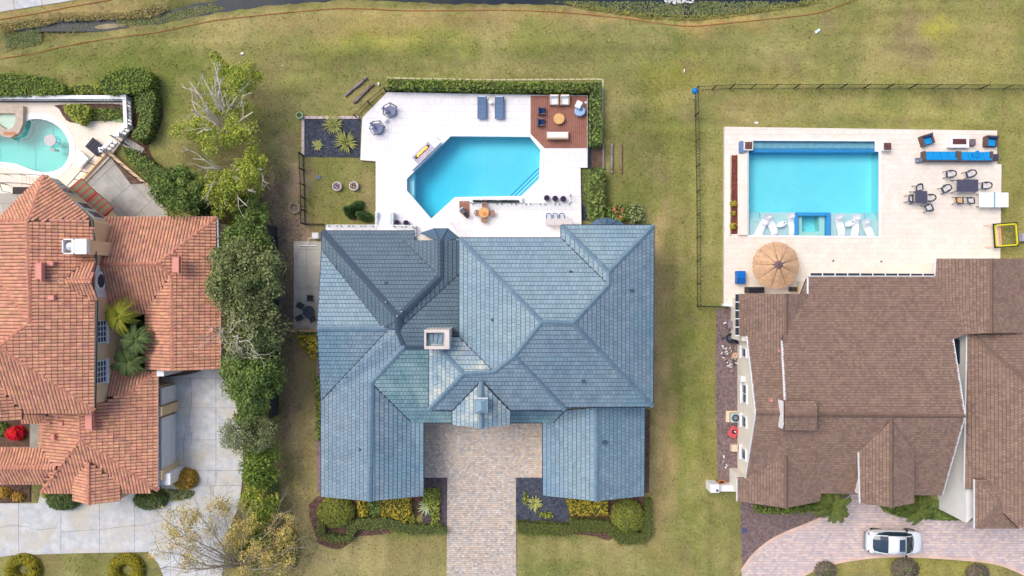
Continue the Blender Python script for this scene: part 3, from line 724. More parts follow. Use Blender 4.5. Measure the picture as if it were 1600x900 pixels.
def wbox(root, name, x0, y0, x1, y1, z0, z1, mat, zref=None, **k):
    """box given by photo corners at height z1"""
    a, b = P(x0, y0, zref if zref is not None else z1), P(x1, y1, zref if zref is not None else z1)
    m = MB(); m.box(((a.x+b.x)/2, (a.y+b.y)/2, (z0+z1)/2), (abs(a.x-b.x), abs(a.y-b.y), z1-z0)); return obj(name, m, mat, root, world=root is not None, **k)
cp = pool_body('swimming_pool', 'large eight sided blue swimming pool set in the white deck behind the blue slate house', cpool, CPOOL_Z, (2.15, 1.35), wat1, basin, white, .28)
for k, (dw, zz) in enumerate(((22, -.95), (14.5, -.6), (7, -.3))):
    q = PX([(843-dw*.0, 281-dw), (843, 281), (816, 307), (816-dw, 307)], CPOOL_Z); m = MB(); m.prism(offset(q, -.01), zz-.35, zz); obj('step', m, basin, cp, world=True)
    m = MB(); a = Vector((*q[0], zz+.01)); b = Vector((*q[3], zz+.01)); strip(m, a, b, .07, .02); obj('step_edge_tile', m, tilew, cp, world=True)
q = PX([(635, 279), (646, 268), (646, 311), (635, 298)], CPOOL_Z); m = MB(); m.prism(offset(q, -.01), -1.6, -.25); obj('bench', m, basin, cp, world=True)
rp = pool_body('swimming_pool', 'rectangular cyan swimming pool with white loungers on its sun shelf', rpool, RPOOL_Z, (1.35, 1.35), wat2, basin, white, .12)
wbox(rp, 'tile_wall', 1176, 232.5, 1369, 237.5, -1, RPOOL_Z-.13, tilew)
wbox(rp, 'upper_ledge', 1170, 220, 1367, 232, -1, -.02, M('ledge_tile', (150, 192, 206), (128, 176, 196), 3))
shelf = M('sun_shelf_plaster', (206, 224, 226), rough=.8)
wbox(rp, 'sun_shelf', 1188, 332, 1241, 368, -.9, .03, shelf); wbox(rp, 'sun_shelf', 1169.5, 346, 1187.7, 367.5, -.9, .028, shelf)
wbox(rp, 'sun_shelf', 1298, 333, 1350, 369, -.9, .03, shelf); wbox(rp, 'sun_shelf', 1350.3, 347, 1373.5, 369, -.9, .028, shelf)
for k in range(3):
    wbox(rp, 'step', 1169.5, 331+k*5, 1187.7, 345.8, -.9, -.5+k*.2, shelf); wbox(rp, 'step', 1350.3, 332+k*5, 1373.5, 346.8, -.9, -.5+k*.2, shelf)
for a in ((1241.5, 332, 1247, 368), (1292, 332, 1297.5, 368.5), (1247.2, 332, 1291.8, 337)): wbox(rp, 'spa_rim', *a, -.95, RPOOL_Z+.02, tilew)
wbox(rp, 'spa_seat', 1247.5, 337.3, 1253, 368, -.95, -.1, basin3); wbox(rp, 'spa_seat', 1280, 337.3, 1291.5, 368, -.95, -.1, basin3); wbox(rp, 'spa_seat', 1253.3, 362, 1279.7, 368, -.95, -.105, basin3)
for x, y in ((1202, 323), (1238, 325), (1276, 324), (1320, 324), (1259, 350), (1270, 350), (1255, 358), (1274, 358), (1262, 300), (1240, 288)):
    m = MB(); m.lathe(P(x, y, -.98 if y < 330 else -.93), [(.09, 0), (.09, .03), (.03, .04)], 8); obj('pool_light', m, white, rp, world=True)
lp = pool_body('swimming_pool', 'kidney shaped sea green pool behind the terracotta house', lpool, LPOOL_Z, (1.6, 1.3), wat3, basin3, white, .45)
# raised spa beside it
spa = pool_body('spa_tub', 'raised hot tub with tan stone rim at the edge of the kidney shaped pool', offset(lspa, -.35), .55, (.75, .75), watermat('spa_water', (40, 226, 226), 1.1), basin3, None, wl=.08)
spa['category'] = 'hot tub'
o = lspa; inn = offset(lspa, -.4); n = len(o); o = offset(lspa, .25); m = MB()
m.add([(*p, .1) for p in o]+[(*p, .62) for p in o]+[(*p, .62) for p in inn]+[(*p, .1) for p in inn], [q for k in range(n) for q in ((k, (k+1) % n, n+(k+1) % n, n+k), (n+k, n+(k+1) % n, 2*n+(k+1) % n, 2*n+k), (2*n+k, 2*n+(k+1) % n, 3*n+(k+1) % n, 3*n+k))])
obj('stone_rim', m, M('tan_stone', (206, 190, 172), (186, 168, 150), 3, fine=.12), spa, world=True)
q = PX([(-20, 178), (22, 178), (22, 192), (16, 199), (6, 200), (-20, 192)], .3); m = MB(); m.prism([(x, y) for x, y in offset(lspa, -.38)], -.25, -.19); obj('spa_floor', m, basin3, spa, world=True)
wbox(spa, 'spa_seat', -30, 171, 31, 178, -.2, .12, basin3); wbox(spa, 'spa_seat', -30, 178.2, 8, 196, -.2, .118, basin3)
wbox(spa, 'spillway', 6, 206, 24, 211, .3, .64, M('orange_stone', (196, 134, 92), fine=.15))
# ================================================================ BLUE SLATE HOUSE
bh = thing('slate_house', 'central house with a complex hipped roof of blue slate and dark slate', 'house', (0, -5, 0))
V = dict(a1=(718,372,6), a2=(877,372,6), a3=(877,352,6), a4=(1021.5,352,6), a5=(1020,635,6), a6=(883,635.5,6), r1=(847,503,8.9), r2=(895,505,8.9), r3=(951,445,7.66), r4=(951,424.5,7.66), g1=(805,555,7.9), g2=(772,581,7.25), g3=(725,584,7.25), g4=(671,527,6), g5=(670.5,640,6.02), g6=(883,640.5,6.02), w2=(718,527,6),
  c1=(752,595,7.12), c2=(752,669,7.12), c3=(707,664,6.05), c4=(707,642,6.1), c5=(797,664,6.05), c6=(797,642,6.1))
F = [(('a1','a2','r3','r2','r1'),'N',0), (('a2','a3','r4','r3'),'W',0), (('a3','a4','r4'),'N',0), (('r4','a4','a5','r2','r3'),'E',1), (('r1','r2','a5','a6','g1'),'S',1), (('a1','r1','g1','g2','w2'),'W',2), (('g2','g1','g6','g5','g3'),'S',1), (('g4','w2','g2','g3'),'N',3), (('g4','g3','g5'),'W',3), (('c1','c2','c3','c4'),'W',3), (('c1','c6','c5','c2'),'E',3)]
smats = [slate5, slate1, slate5, slate2, slate3, slate4]  # north and west planes mostly take lit slate, east and south the darker copy
W, rf = build_roof(bh, V, F, 'slate', .29, .335, .035, smats, sunder, [('a1','r1'), ('r1','r2'), ('r2','r3'), ('r3','r4'), ('a3','r4'), ('a4','r4'), ('r2','a5'), ('r1','g1'), ('g1','g2'), ('g2','g3'), ('g1','g6'), ('g3','g5'), ('g4','g3'), ('c1','c2')], scap,
  [('a2','r3'), ('w2','g2'), ('c1','c4'), ('c1','c6'), ('a6','g1')], flash, [('a1','a2'), ('a2','a3'), ('a3','a4'), ('a4','a5'), ('a5','a6'), ('g5','c4'), ('c6','g6'), ('a1','w2'), ('g4','g5'), ('c4','c3'), ('c6','c5')], flash, capw=.36)
V = dict(d1=(504,361,3.2), d2=(648,361,3.2), d3=(648,376,3.55), q=(630,376,3.55), p3=(688,375,4.7), p2=(688,432,4.7), p1=(622,495,5.9), d0=(503,390,3.2), v1=(600,514,4.92), wg=(496,514,4.9), k1=(622,515,5.6), k2=(632,541,5.35), k3=(720,541,5.35), e1=(720,375,4.1), e2=(720,426,4.05), wr=(608,514,4.95), ws=(502,626,3.2),
  l1=(580,598,4.6), l2=(577,783,4.6), l3=(502,776,3.2), l4=(643,660,3.2), l5=(661.5,660,3.2), l6=(661.5,775,3.2), t1=(672,541,5.3), t2=(672,641,3.72), t3=(710,641,3.72), t4=(710,660,3.2), s1=(795,641,3.72), s2=(884,641,3.72), s3=(865,660,3.2), s4=(795,660,3.2), m1=(848,660,3.2), m2=(932,637,4.6), m3=(932,783,4.6), m4=(848.5,774,3.2), m5=(1007,637,3.2), m6=(1006,775,3.2), n1=(640,541,5.3),
  b1=(656,364,3.0), b2=(678,356.5,3.0), b3=(700,356.5,3.0), b4=(719,372,3.0), b5=(688,378,3.9), y1=(910,352.5,3.2), y2=(934,342,3.0), y3=(949,339.5,3.0), y4=(966,345,3.0), y5=(985,352.5,3.0), y6=(946,354,3.7), y7=(915,354,3.0), y8=(983,354,3.0))
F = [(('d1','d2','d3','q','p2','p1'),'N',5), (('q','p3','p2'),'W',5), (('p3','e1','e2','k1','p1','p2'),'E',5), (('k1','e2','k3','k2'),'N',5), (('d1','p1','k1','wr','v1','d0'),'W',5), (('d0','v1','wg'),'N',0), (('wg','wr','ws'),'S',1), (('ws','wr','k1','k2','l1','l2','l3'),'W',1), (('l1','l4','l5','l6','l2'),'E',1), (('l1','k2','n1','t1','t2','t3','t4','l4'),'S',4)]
W2, rf2 = build_roof(bh, V, F, 'slate', .29, .335, .035, smats, sunder, [('k2','l1'), ('l1','l2'), ('wg','wr')], scap, [('v1','d0'), ('wr','ws'), ('q','p2'), ('k1','e2'), ('l1','l4')], flash,
  [('d1','d2'), ('d1','d0'), ('l4','l5'), ('l5','l6'), ('t4','l4'), ('wg','ws'), ('wg','d0'), ('ws','l3')], flash, capw=.4)
W3, _ = build_roof(bh, V, [(('s1','s2','s3','s4'),'S',4), (('m1','s3','s2','m2','m3','m4'),'W',0), (('m2','m5','m6','m3'),'E',1)], 'slate', .29, .335, .035, smats, sunder, [('m2','m3')], scap, [('s2','s3')], flash, [('s3','s4'), ('m4','m1'), ('m5','m6')], flash, capw=.4)
cpd = MB()
for a, b in (('d1','p1'), ('p1','p2'), ('p2','p3'), ('p1','k1'), ('k1','k2'), ('k2','k3'), ('wr','k1')): caps(cpd, W2[a], W2[b], .5)
obj('ridge_cap', cpd, scapd, rf2, kind='stuff', world=True)
mt = M('blue_standing_metal', (78, 102, 124), (86, 112, 134), 2, rough=.5)
def bay(root, fan, apexes):
    m = MB(); n = len(fan)
    for i in range(n-1):
        a, b = fan[i], fan[i+1]; c = apexes[0] if i < (n-1)/2 else apexes[-1]; m.add([a, b, c], [(0, 1, 2)])
    m.add(fan+[apexes[0]-Vector((0, 0, .9))], [tuple(range(n))+(n,)])
    r = obj('bay_roof', m, mt, root, world=True)
    for p in fan: s_ = MB(); strip(s_, p, apexes[0], .05, .05); obj('seam', s_, scapd, r, world=True)
bay(bh, [W2[k] for k in ('b1','b2','b3','b4')], [W2['b5']])
bay(bh, [W2[k] for k in ('y7','y2','y3','y4','y8')], [W2['y6']])
# walls
wrect(bh, (718,372), (1020,636), 6, cwall); wrect(bh, (877,352), (1021,400), 6, cwall); wrect(bh, (671,527), (883,640), 6, cwall)
wrect(bh, (707,620), (797,664), 6, cwall)
wrect(bh, (504,361), (720,560), 3.2, cwall); wrect(bh, (502,500), (640,775), 3.2, cwall); wrect(bh, (600,640), (661,775), 3.2, cwall); wrect(bh, (660,560), (870,660), 3.2, cwall); wrect(bh, (848,600), (1006,775), 3.2, cwall)
for x, y0, z in ((577, 776, 4.45), (932, 776, 4.45)):
    pass
# gable ends of the two front wings
for (a, b, c) in ((('l3'), ('l6'), ('l2')), (('m4'), ('m6'), ('m3'))):
    A_, B_, C_ = W2[a], W2[b], W2[c]; m = MB(); y = A_.y+.42
    m.add([(A_.x+.4, y, 2.9), (B_.x-.4, y, 2.9), (C_.x, y, C_.z-.25)], [(0, 1, 2)]); obj('gable_wall', m, cwall, bh, world=True)
# chimney of the slate house
a, b = P(663, 515, 7.9), P(702, 545.5, 7.9); x0, x1, y0, y1 = a.x, b.x, b.y, a.y; bstone = M('chimney_stone', (222, 212, 204), (206, 194, 184), 2, rough=.8)
m = MB()
for q in ((x0, y1-.22, x1, y1), (x0, y0, x1, y0+.22), (x1-.36, y0+.22, x1, y1-.22), (x0, y0+.22, x0+.14, y1-.22)): m.box(((q[0]+q[2])/2, (q[1]+q[3])/2, 6.3), (q[2]-q[0], q[3]-q[1], 3.3), top=1)
ch = obj('chimney', m, bstone, bh, world=True)
m = MB(); m.box(((x0+x1)/2-.1, (y0+y1)/2, 7.35), (x1-x0-.5, y1-y0-.45, .16)); obj('chimney_cap', m, slate2, ch, world=True)
for k in range(4): m = MB(); m.box((x0+.45+k*.36, (y0+y1)/2+random.uniform(-.05, .05), 7.48), (.26, .7, .12), random.uniform(-.2, .2)); obj('cap_tile', m, slate1, ch, world=True)
# cupola vent on the entrance gable
p = P(752, 634, 7.9); m = MB(); m.box((p.x, p.y, 7.4), (.98, .98, 1.0)); cu = obj('roof_turret', m, slate1, bh, world=True)
m = MB(); m.add([(p.x-.5, p.y-.55, 7.85), (p.x+.5, p.y-.55, 7.85), (p.x+.5, p.y+.5, 7.85), (p.x-.5, p.y+.5, 7.85), (p.x, p.y-.3, 8.1), (p.x, p.y+.3, 8.1)], [(0,1,4), (1,2,5,4), (2,3,5), (3,0,4,5)]); obj('turret_roof', m, slate5, cu, world=True)
m = MB(); m.box((p.x, p.y+.56, 7.88), (1.0, .06, .05)); obj('flashing', m, white, cu, world=True)
# soil pipes and vents
def vent(root, px, py, h, sx=.35, sy=.35, sz=.25, mat=scapd, name='roof_vent', rz=0):
    p = P(px, py, h); m = MB(); m.box((p.x, p.y, h-sz/2), (sx, sy, sz), rz, top=.85); return obj(name, m, mat, root, world=True)
for x, y, h in ((603, 442, 4.95), (892, 425, 7.3), (987, 454, 7.0), (1005, 417, 6.4), (912, 596, 7.15), (945, 692, 4.75), (563, 703, 4.4), (770, 500, 7.3)): vent(bh, x, y, h, .3, .26, .3)
for x, y, h in ((521, 416, 4.1), (602, 472, 6.0), (627, 487, 6.2), (620, 494, 6.3), (598, 510, 5.6)):
    p = P(x, y, h); m = MB(); m.tube([p-Vector((0, 0, .5)), p], .04, 5); obj('lightning_rod', m, white, bh, world=True)
m = MB(); m.box((P(662, 560, 6.1).x-.12, P(671, 583, 6.1).y, 6.0), (.05, 5.9, .3)); 
# ================================================================ TERRACOTTA HOUSE
th = thing('terracotta_house', 'house with orange terracotta barrel tile roof beside the kidney shaped pool', 'house', (-38, -5, 0))
V = dict(u0=(69,274,6.2), u1=(143.5,344,6.2), u2=(147.5,641,6.2), rr=(43,345,7.7), rm=(47,504,7.7), rs=(-2,543,8.3), nw=(-40,378,6.2), nr=(-40,348,6.7), x1=(0,436,6.9), x2=(-40,400,6.5), s1=(38,645,6.2), s2=(8,611,6.9), s3=(-40,570,7.8), s4=(34,640,6.2), s5=(34,656,6.2), s6=(-40,661,7.5),
  dr=(102,439,7.15), de=(143,439,7.4), dn=(150,411,6.45), dn2=(126,413,6.5), ds=(151,468,6.45), ds2=(127,462,6.5))
F = [(('rr','u0','u1'),'NE',0), (('rr','u1','u2','rs','rm'),'E',0), (('u0','rr','nr','nw'),'NW',0), (('rr','rm','x1','x2','nr'),'W',0), (('rm','rs','s3','x2','x1'),'W',0), (('rs','u2','s1','s2','s3'),'S',0), (('s3','s2','s4','s5','s6'),'E',0), (('dr','de','dn','dn2'),'N',0), (('dr','ds2','ds','de'),'S',0)]
dgut = M('dark_green_gutter', (40, 58, 60), rough=.5)
TW, _ = build_roof(th, V, F, 'barrel', .26, .38, .05, [terra], tunder, [('u0','rr'), ('rr','rm'), ('rm','rs'), ('rs','u2'), ('rr','nr'), ('dr','de'), ('x1','rm')], tcap, [('s1','s2'), ('dr','dn2'), ('dr','ds2')], M('copper_valley', (112, 78, 74)), [('u0','u1'), ('u1','dn'), ('ds','u2'), ('u0','nw')], dgut, names=('barrel_tile', 'ridge_cap'), capw=.36)
V = dict(n1=(157,341,3.2), n2=(339.5,339,3.2), n3=(246,412,4.9), n4=(150,415,4.9), n5=(268,431,4.5), n6=(270,578,4.5), n7=(345,577,3.2), n8=(228,488,3.4), n9=(229,577,3.4), n10=(166,490,3.4), n11=(152,425,4.7),
  e1=(125,644,4.9), e1b=(147,642,4.7), e2=(156,631,4.4), e3=(184,618,4.0), e4=(197,618,3.9), e5=(246,580,3.2), e6=(247,766,3.2), e7=(126,687,4.9), z1=(175,582,3.2), z2=(158,624,3.95), q1=(187,768,3.2), q2=(138,725,4.05), q3=(115,770,3.2), q4=(65,770,3.2), q5=(88,729,4.1), q6=(64,700,3.5), q7=(64,661,3.5), q8=(82,645,4.0), st1=(34,645,3.75), st2=(34,661,3.3),
  w1=(-40,700,3.2), w2=(-40,732,4.1), w3=(66,755,3.2), w4=(-40,756,3.2), g1=(138,722,4.4), g2=(139,789,4.4), g3=(115,783,3.4), g4=(115,752,3.45), g5=(187,753,3.45), g6=(187,782,3.4))
F = [(('n1','n2','n3','n4'),'N',0), (('n3','n2','n7','n6','n5'),'E',0), (('n4','n3','n5','n8','n10','n11'),'S',0), (('n5','n6','n9','n8'),'W',0), (('e1','e1b','e2','e3','e4','e5','e6','e7'),'E',0), (('z1','e5','e4','e3','z2'),'N',0), (('e7','e6','q1','q2','q3','q4'),'S',0), (('q8','e1','e7','q4','q5','q6','q7'),'W',0), (('st1','q8','q7','st2'),'S',0), (('w1','q6','q5','w2'),'N',0), (('w2','q5','w3','w4'),'S',0), (('g1','g2','g3','g4'),'W',0), (('g1','g5','g6','g2'),'E',0)]
TL, _ = build_roof(th, V, F, 'barrel', .26, .38, .05, [terra], tunder, [('n2','n3'), ('n3','n4'), ('n3','n5'), ('n5','n6'), ('e1','e7'), ('e7','e6'), ('e7','q4'), ('q5','w2'), ('g1','g2'), ('e4','e5')], tcap, [('n5','n8'), ('g1','g4'), ('g1','g5'), ('q5','w3')], M('copper_valley', (112, 78, 74)), [('n1','n2'), ('n2','n7'), ('e5','e6'), ('w1','q6'), ('w3','w4'), ('q6','q7')], M('grey_white_gutter', (196, 204, 216)), names=('barrel_tile', 'ridge_cap'), capw=.34)
def wp(px, py, h): v = P(px, py, h); return (v.x, v.y)
xw = P(174, 500, 3.3).x          # wall plane of the upper storey
ys = P(0, 640, 6.2).y+.35; yn = P(0, 344, 6.2).y
u0, u1 = TW['u0'], TW['u1']; o_ = .3
walls(th, [(xw, ys, 6.0), (xw, yn-.1, 6.0), (u0.x-.1, u0.y-.5, 6.0), (-52, u0.y-.5-(52+u0.x-.1), 6.0), (-52, ys, 6.0)], beige)
# dormer front with its eight-sided window
m = MB(); yy = P(0, 439, 6.8).y; dx = xw+.02
m.add([(dx, yy-1.25, 4.1), (dx, yy+1.25, 4.1), (dx, yy+1.25, 6.35), (dx, yy, 7.2), (dx, yy-1.25, 6.35)]+[(dx-.9, yy-1.25, 6.0), (dx-.9, yy+1.25, 6.0), (dx-1.5, yy+1.25, 6.35), (dx-1.9, yy, 7.15), (dx-1.5, yy-1.25, 6.35)], [(0, 1, 2, 3, 4), (5, 9, 8, 7, 6), (0, 5, 6, 1), (1, 6, 7, 2), (4, 9, 5, 0)])
obj('dormer_wall', m, white, th, world=True)
def wall_window(root, y, z, hy, hz, x=None, side=1, fr=white, n=(1, 2), octo=False):
    X = x; m = MB(); f = .09
    if octo:
        ring = []; 
        for k in range(8): t = math.pi*(k+.5)/4; ring.append((math.cos(t)*hy, math.sin(t)*hz))
        m.add([(X, y+a, z+b) for a, b in ring]+[(X+side*.12, y+a, z+b) for a, b in ring]+[(X+side*.12, y+a*.7, z+b*.7) for a, b in ring], [q for k in range(8) for q in ((k, (k+1) % 8, 8+(k+1) % 8, 8+k), (8+k, 8+(k+1) % 8, 16+(k+1) % 8, 16+k))])
        w_ = obj('window', m, fr, root, world=True)
        m = MB(); m.add([(X+side*.1, y+a*.72, z+b*.72) for a, b in ring], [tuple(range(8))]); obj('pane', m, wglass, w_, world=True)
        return
    for (cy, cz, sy, sz) in ((y-hy+f/2, z, f, 2*hz), (y+hy-f/2, z, f, 2*hz), (y, z-hz+f/2, 2*hy-2*f, f), (y, z+hz-f/2, 2*hy-2*f, f)): m.box((X+side*.06, cy, cz), (.12, sy, sz))
    w_ = obj('window', m, fr, root, world=True); ny, nz = n
    m = MB(); m.box((X+side*.1, y, z-hz-.07), (.2, 2*hy+.2, .1)); obj('sill', m, fr, w_, world=True)
    py_, pz_ = (2*hy-2*f)/ny, (2*hz-2*f)/nz
    for i in range(ny):
        for j in range(nz):
            m = MB(); m.box((X+side*.03, y-hy+f+py_*(i+.5), z-hz+f+pz_*(j+.5)), (.03, py_-.06, pz_-.06)); obj('pane', m, wglass, w_, world=True)
    m = MB()
    if ny > 1: 
        for i in range(1, ny): m.box((X+side*.05, y-hy+f+py_*i, z), (.05, .06, 2*hz-2*f))
    if nz > 1:
        for j in range(1, nz): m.box((X+side*.052, y, z-hz+f+pz_*j), (.05, 2*hy-2*f, .06))
    if m.v: obj('muntin', m, fr, w_, world=True)
wall_window(th, P(0, 439, 5.2).y, 4.95, .8, .72, dx, octo=True)
for py_ in (518, 581): 
    wall_window(th, P(0, py_, 4.9).y, 4.9, .92, .85, xw, n=(4, 4))
# NE facing upper wall with four small windows over the awnings
dd = (Vector((u1.x, u1.y))-Vector((u0.x, u0.y))).normalized(); nn_ = Vector((-dd.y, dd.x)); nn_ = nn_ if nn_.x > 0 else -nn_
base_ = Vector((xw, yn-.1)); b2_ = Vector((u0.x-.1, u0.y-.5)); dW = (b2_-base_).normalized(); nW = Vector((-dW.y, dW.x)); nW = nW if nW.x > 0 else -nW
for t in (1.0, 2.1, 4.0, 5.1):
    c = base_+dW*t; m = MB(); ang = math.atan2(dW.y, dW.x)
    m.box((c.x+nW.x*.05, c.y+nW.y*.05, 4.2), (.9, .1, 1.5), ang); w_ = obj('window', m, white, th, world=True)
    m = MB(); m.box((c.x+nW.x*.08, c.y+nW.y*.08, 4.2), (.68, .1, 1.25), ang); obj('pane', m, wglass, w_, world=True)
# lower-storey walls
def lw(a, b): wrect(th, a, b, 3.2, beige, .3)
lw((150, 341), (339.5, 480)); lw((238, 400), (343, 577)); lw((120, 600), (246, 765)); lw((66, 690), (240, 769)); lw((-60, 715), (90, 755)); walls(th, [(*wp(118, 782, 3.3), 3.2), (*wp(184, 782, 3.3), 3.2), (*wp(184, 745, 3.3), 3.2), (*wp(118, 745, 3.3), 3.2)], beige)
# white garage fronts and piers along the drive
a = P(246, 580, 3.0); b = P(246, 766, 3.0)
for (y0, y1) in ((603, 629), (649, 728)):
    p, q = P(252, y0, 1.2), P(252, y1, 1.2); m = MB(); m.box((a.x+.06, (p.y+q.y)/2, 1.3), (.12, p.y-q.y, 2.5)); g_ = obj('garage_door', m, white, th, world=True)
    for k in range(3): m = MB(); m.box((a.x+.13, (p.y+q.y)/2, .55+k*.75), (.03, p.y-q.y-.1, .04)); obj('door_groove', m, gwall, g_, world=True)
for y in (640, 738):
    p = P(253, y, 2); m = MB(); m.box((a.x+.1, p.y, 1.5), (.55, .75, 3.0)); obj('pier', m, beige, th, world=True)
for (x0, y0, x1, y1, h) in ((245, 578, 256, 588, 3.4), (246, 740, 266, 758, 2.6)): wbox(th, 'wall_pillar', x0, y0, x1, y1, 0, h, white)
# chimney of the terracotta house
a, b = P(137, 375, 7.4), P(103, 397, 7.4); m = MB(); m.box(((a.x+b.x)/2, (a.y+b.y)/2, 5.2), (a.x-b.x, a.y-b.y, 4.2)); ch = obj('chimney', m, beige, th, world=True)
a, b = P(135, 373, 7.8), P(97, 397, 7.8); m = MB(); cx, cy = (a.x+b.x)/2, (a.y+b.y)/2; m.box((cx+.35, cy, 7.6), ((a.x-b.x)*.62, a.y-b.y, .4)); obj('chimney_cap', m, white, ch, world=True)
m = MB()
for q in ((b.x, b.y, b.x+.09, a.y), (b.x, b.y, a.x, b.y+.09), (b.x, a.y-.09, a.x, a.y), (b.x+.85, b.y, b.x+.94, a.y)): m.box(((q[0]+q[2])/2, (q[1]+q[3])/2, 7.55), (q[2]-q[0], q[3]-q[1], .55))
obj('flue_surround', m, white, ch, world=True)
m = MB(); m.box((b.x+.45, cy, 7.2), (.8, a.y-b.y-.15, .1)); obj('flue_tray', m, darkp, ch, world=True)
m = MB(); m.lathe((b.x+.48, cy, 7.2), [(.2, 0), (.2, .4), (.3, .42), (.28, .5), (.05, .56)], 14); obj('flue_pot', m, M('galvanised', (200, 206, 212), rough=.35, metal=.3), ch, world=True)
for x, y, h, sx, sy in ((60, 424, 7.9, .55, 1.35), (274, 414, 5.3, .6, 1.35), (138, 659, 5.4, .62, 1.4)):
    r_ = vent(th, x, y, h, sx, sy, .3, pinkm, 'roof_vent')
    p = P(x, y, h); m = MB(); m.box((p.x+sx/2-.04, p.y, h+.02), (.07, sy+.1, .12)); obj('vent_lip', m, pinkm, r_, world=True)
for x, y, h, sx, sy in ((78, 412, 7.5, .5, .35), (79, 465, 7.4, .55, .4), (6, 473, 7.3, .5, .3), (88, 651, 4.3, .3, .4), (75, 661, 4.1, .35, .3), (94, 662, 4.6, .4, .35), (82, 683, 4.5, .25, .5), (32, 435, 7.4, .25, .4), (330, 515, 3.8, .3, .3)): vent(th, x, y, h, sx, sy, .22, pinkm)
# terrace beam and wall beside the right wing
wbox(th, 'side_wall', 342, 351, 353, 404, 0, 2.2, beige); wbox(th, 'side_planter', 353.5, 352, 360, 404, 0, 1.4, M('tan_render', (196, 172, 140)))

# ================================================================ BROWN SHINGLE HOUSE
rh = thing('shingle_house', 'cream walled house with brown shingle roof beside the rectangular pool', 'house', (30, -8, 0))
V = dict(b1=(1154,459,3.2), b1t=(1228,459,4.7), b2=(1262,459,3.9), vq=(1228,590,4.8), b3=(1154,524,3.2), b4=(1167,524.5,3.3), b5=(1181,646,5.85), lr=(1228,646,5.95), y1=(1224,532,4.45),
  b6=(1165,747,3.55), h0=(1228,712,4.75), b7=(1152,747,3.2), b8=(1152,783,3.2), b9=(1228,794,4.75), b10=(1281,783,3.2), b11=(1283,771,3.25), s5=(1472,774,3.3), m7=(1507.5,650,6.35),
  m1=(1262,432,3.4), m0=(1222,532,4.9), mw=(1228,646,6.3), m2=(1461,432,3.4), m3=(1549,522,5.3), m4=(1511,522,4.7), m5=(1489,530,4.85), c1=(1463,404,3.4), c2=(1549,404,5.3), c3=(1549,520,5.3), c4=(1640,404,3.4), c5=(1640,520,3.4),
  t1=(1393,656,6.2), t2=(1393,793,6.2), t3=(1344,786,5.0), t4=(1342,706,5.0), t5=(1428,706,5.2), t6=(1428,786,5.2), o1=(1226,626,6.75), o2=(1276,626,6.75), o3=(1276,649,7.2), o4=(1226,649,7.2), o5=(1226,672,6.6), o6=(1276,672,6.6),
  e1=(1511,515,4.0), e2=(1660,515,4.0), e3=(1660,612,6.5), e4=(1610,602,6.5), e5=(1610,820,6.5), e6=(1507,764,4.0), e7=(1530,764,4.55), e8=(1592,825,6.1), f1=(1523,749,4.9), f2=(1592,749,4.9), f3=(1592,826,4.9), f4=(1523,826,4.9), f5=(1557,784,5.7), f6=(1557,789,5.7), e9=(1660,820,6.5))
F = [(('b1','b1t','vq','b4','b3'),'W',0), (('b1t','b2','y1','vq'),'E',0), (('b4','vq','lr','b5'),'N',0), (('b5','lr','mw','m7','s5','b11','h0','b6'),'S',0), (('h0','b9','b8','b7','b6'),'W',0), (('h0','b11','b10','b9'),'E',0),
  (('m1','m2','m4','m5','m7','mw','m0'),'N',0), (('c1','c2','c3','m4','m2'),'W',0), (('c2','c4','c5','c3'),'E',0), (('t1','t2','t3','t4'),'W',0), (('t1','t5','t6','t2'),'E',0), (('o1','o2','o3','o4'),'N',0), (('o4','o3','o6','o5'),'S',0),
  (('e1','e4','e5','e8','e7','e6'),'W',0), (('e1','e2','e3','e4'),'N',0), (('e4','e3','e9','e5'),'E',0), (('f1','f5','f6','f4'),'W',0), (('f1','f2','f5'),'N',0), (('f2','f3','f6','f5'),'E',0), (('f4','f6','f3'),'S',0)]
wg_ = M('white_fascia', (228, 230, 234), rough=.5)
RW, _ = build_roof(rh, V, F, 'shingle', .215, .2, .025, [brown], bunder, [('b5','lr'), ('mw','m7'), ('b1t','vq'), ('h0','b9'), ('c2','c3'), ('t1','t2'), ('e1','e4'), ('o4','o3')], bcap, (), None, [('b1','b3'), ('m0','mw'), ('m7','s5'), ('e1','e6'), ('b4','b5'), ('b5','b6'), ('f1','f4'), ('t3','t4'), ('m1','m2'), ('b7','b8'), ('m5','m7'), ('m1','b2'), ('c1','m2')], wg_, names=('shingle', 'ridge_cap'), capw=.3)
wx = 352*S; yA = P(0, 524, 3.2).y; yB = P(0, 646, 5.8).y; yC = P(0, 750, 3.3).y
ym = (yA-.0)
walls(rh, [(wx, yA-.05, 3.05), (wx, yB, 5.55), (wx, yC, 3.2), (32, yC, 3.2), (34.2, yB, 5.9), (34.2, yA, 3.1), ], cwall)
wrect(rh, (1154, 459), (1300, 540), 3.2, cwall, .35); wrect(rh, (1262, 432), (1500, 560), 3.4, cwall, .35); wrect(rh, (1463, 404), (1640, 520), 3.4, cwall, .35); wrect(rh, (1152, 740), (1281, 783), 3.2, cwall, .35)
a = P(1344, 786, 5); b = P(1428, 700, 5); walls(rh, [(a.x+.35, a.y+.4, 4.8), ((a.x+b.x)/2, a.y+.4, 5.8), (b.x-.35, a.y+.4, 4.8), (b.x-.35, b.y, 4.8), (a.x+.35, b.y, 4.8)], cwall)
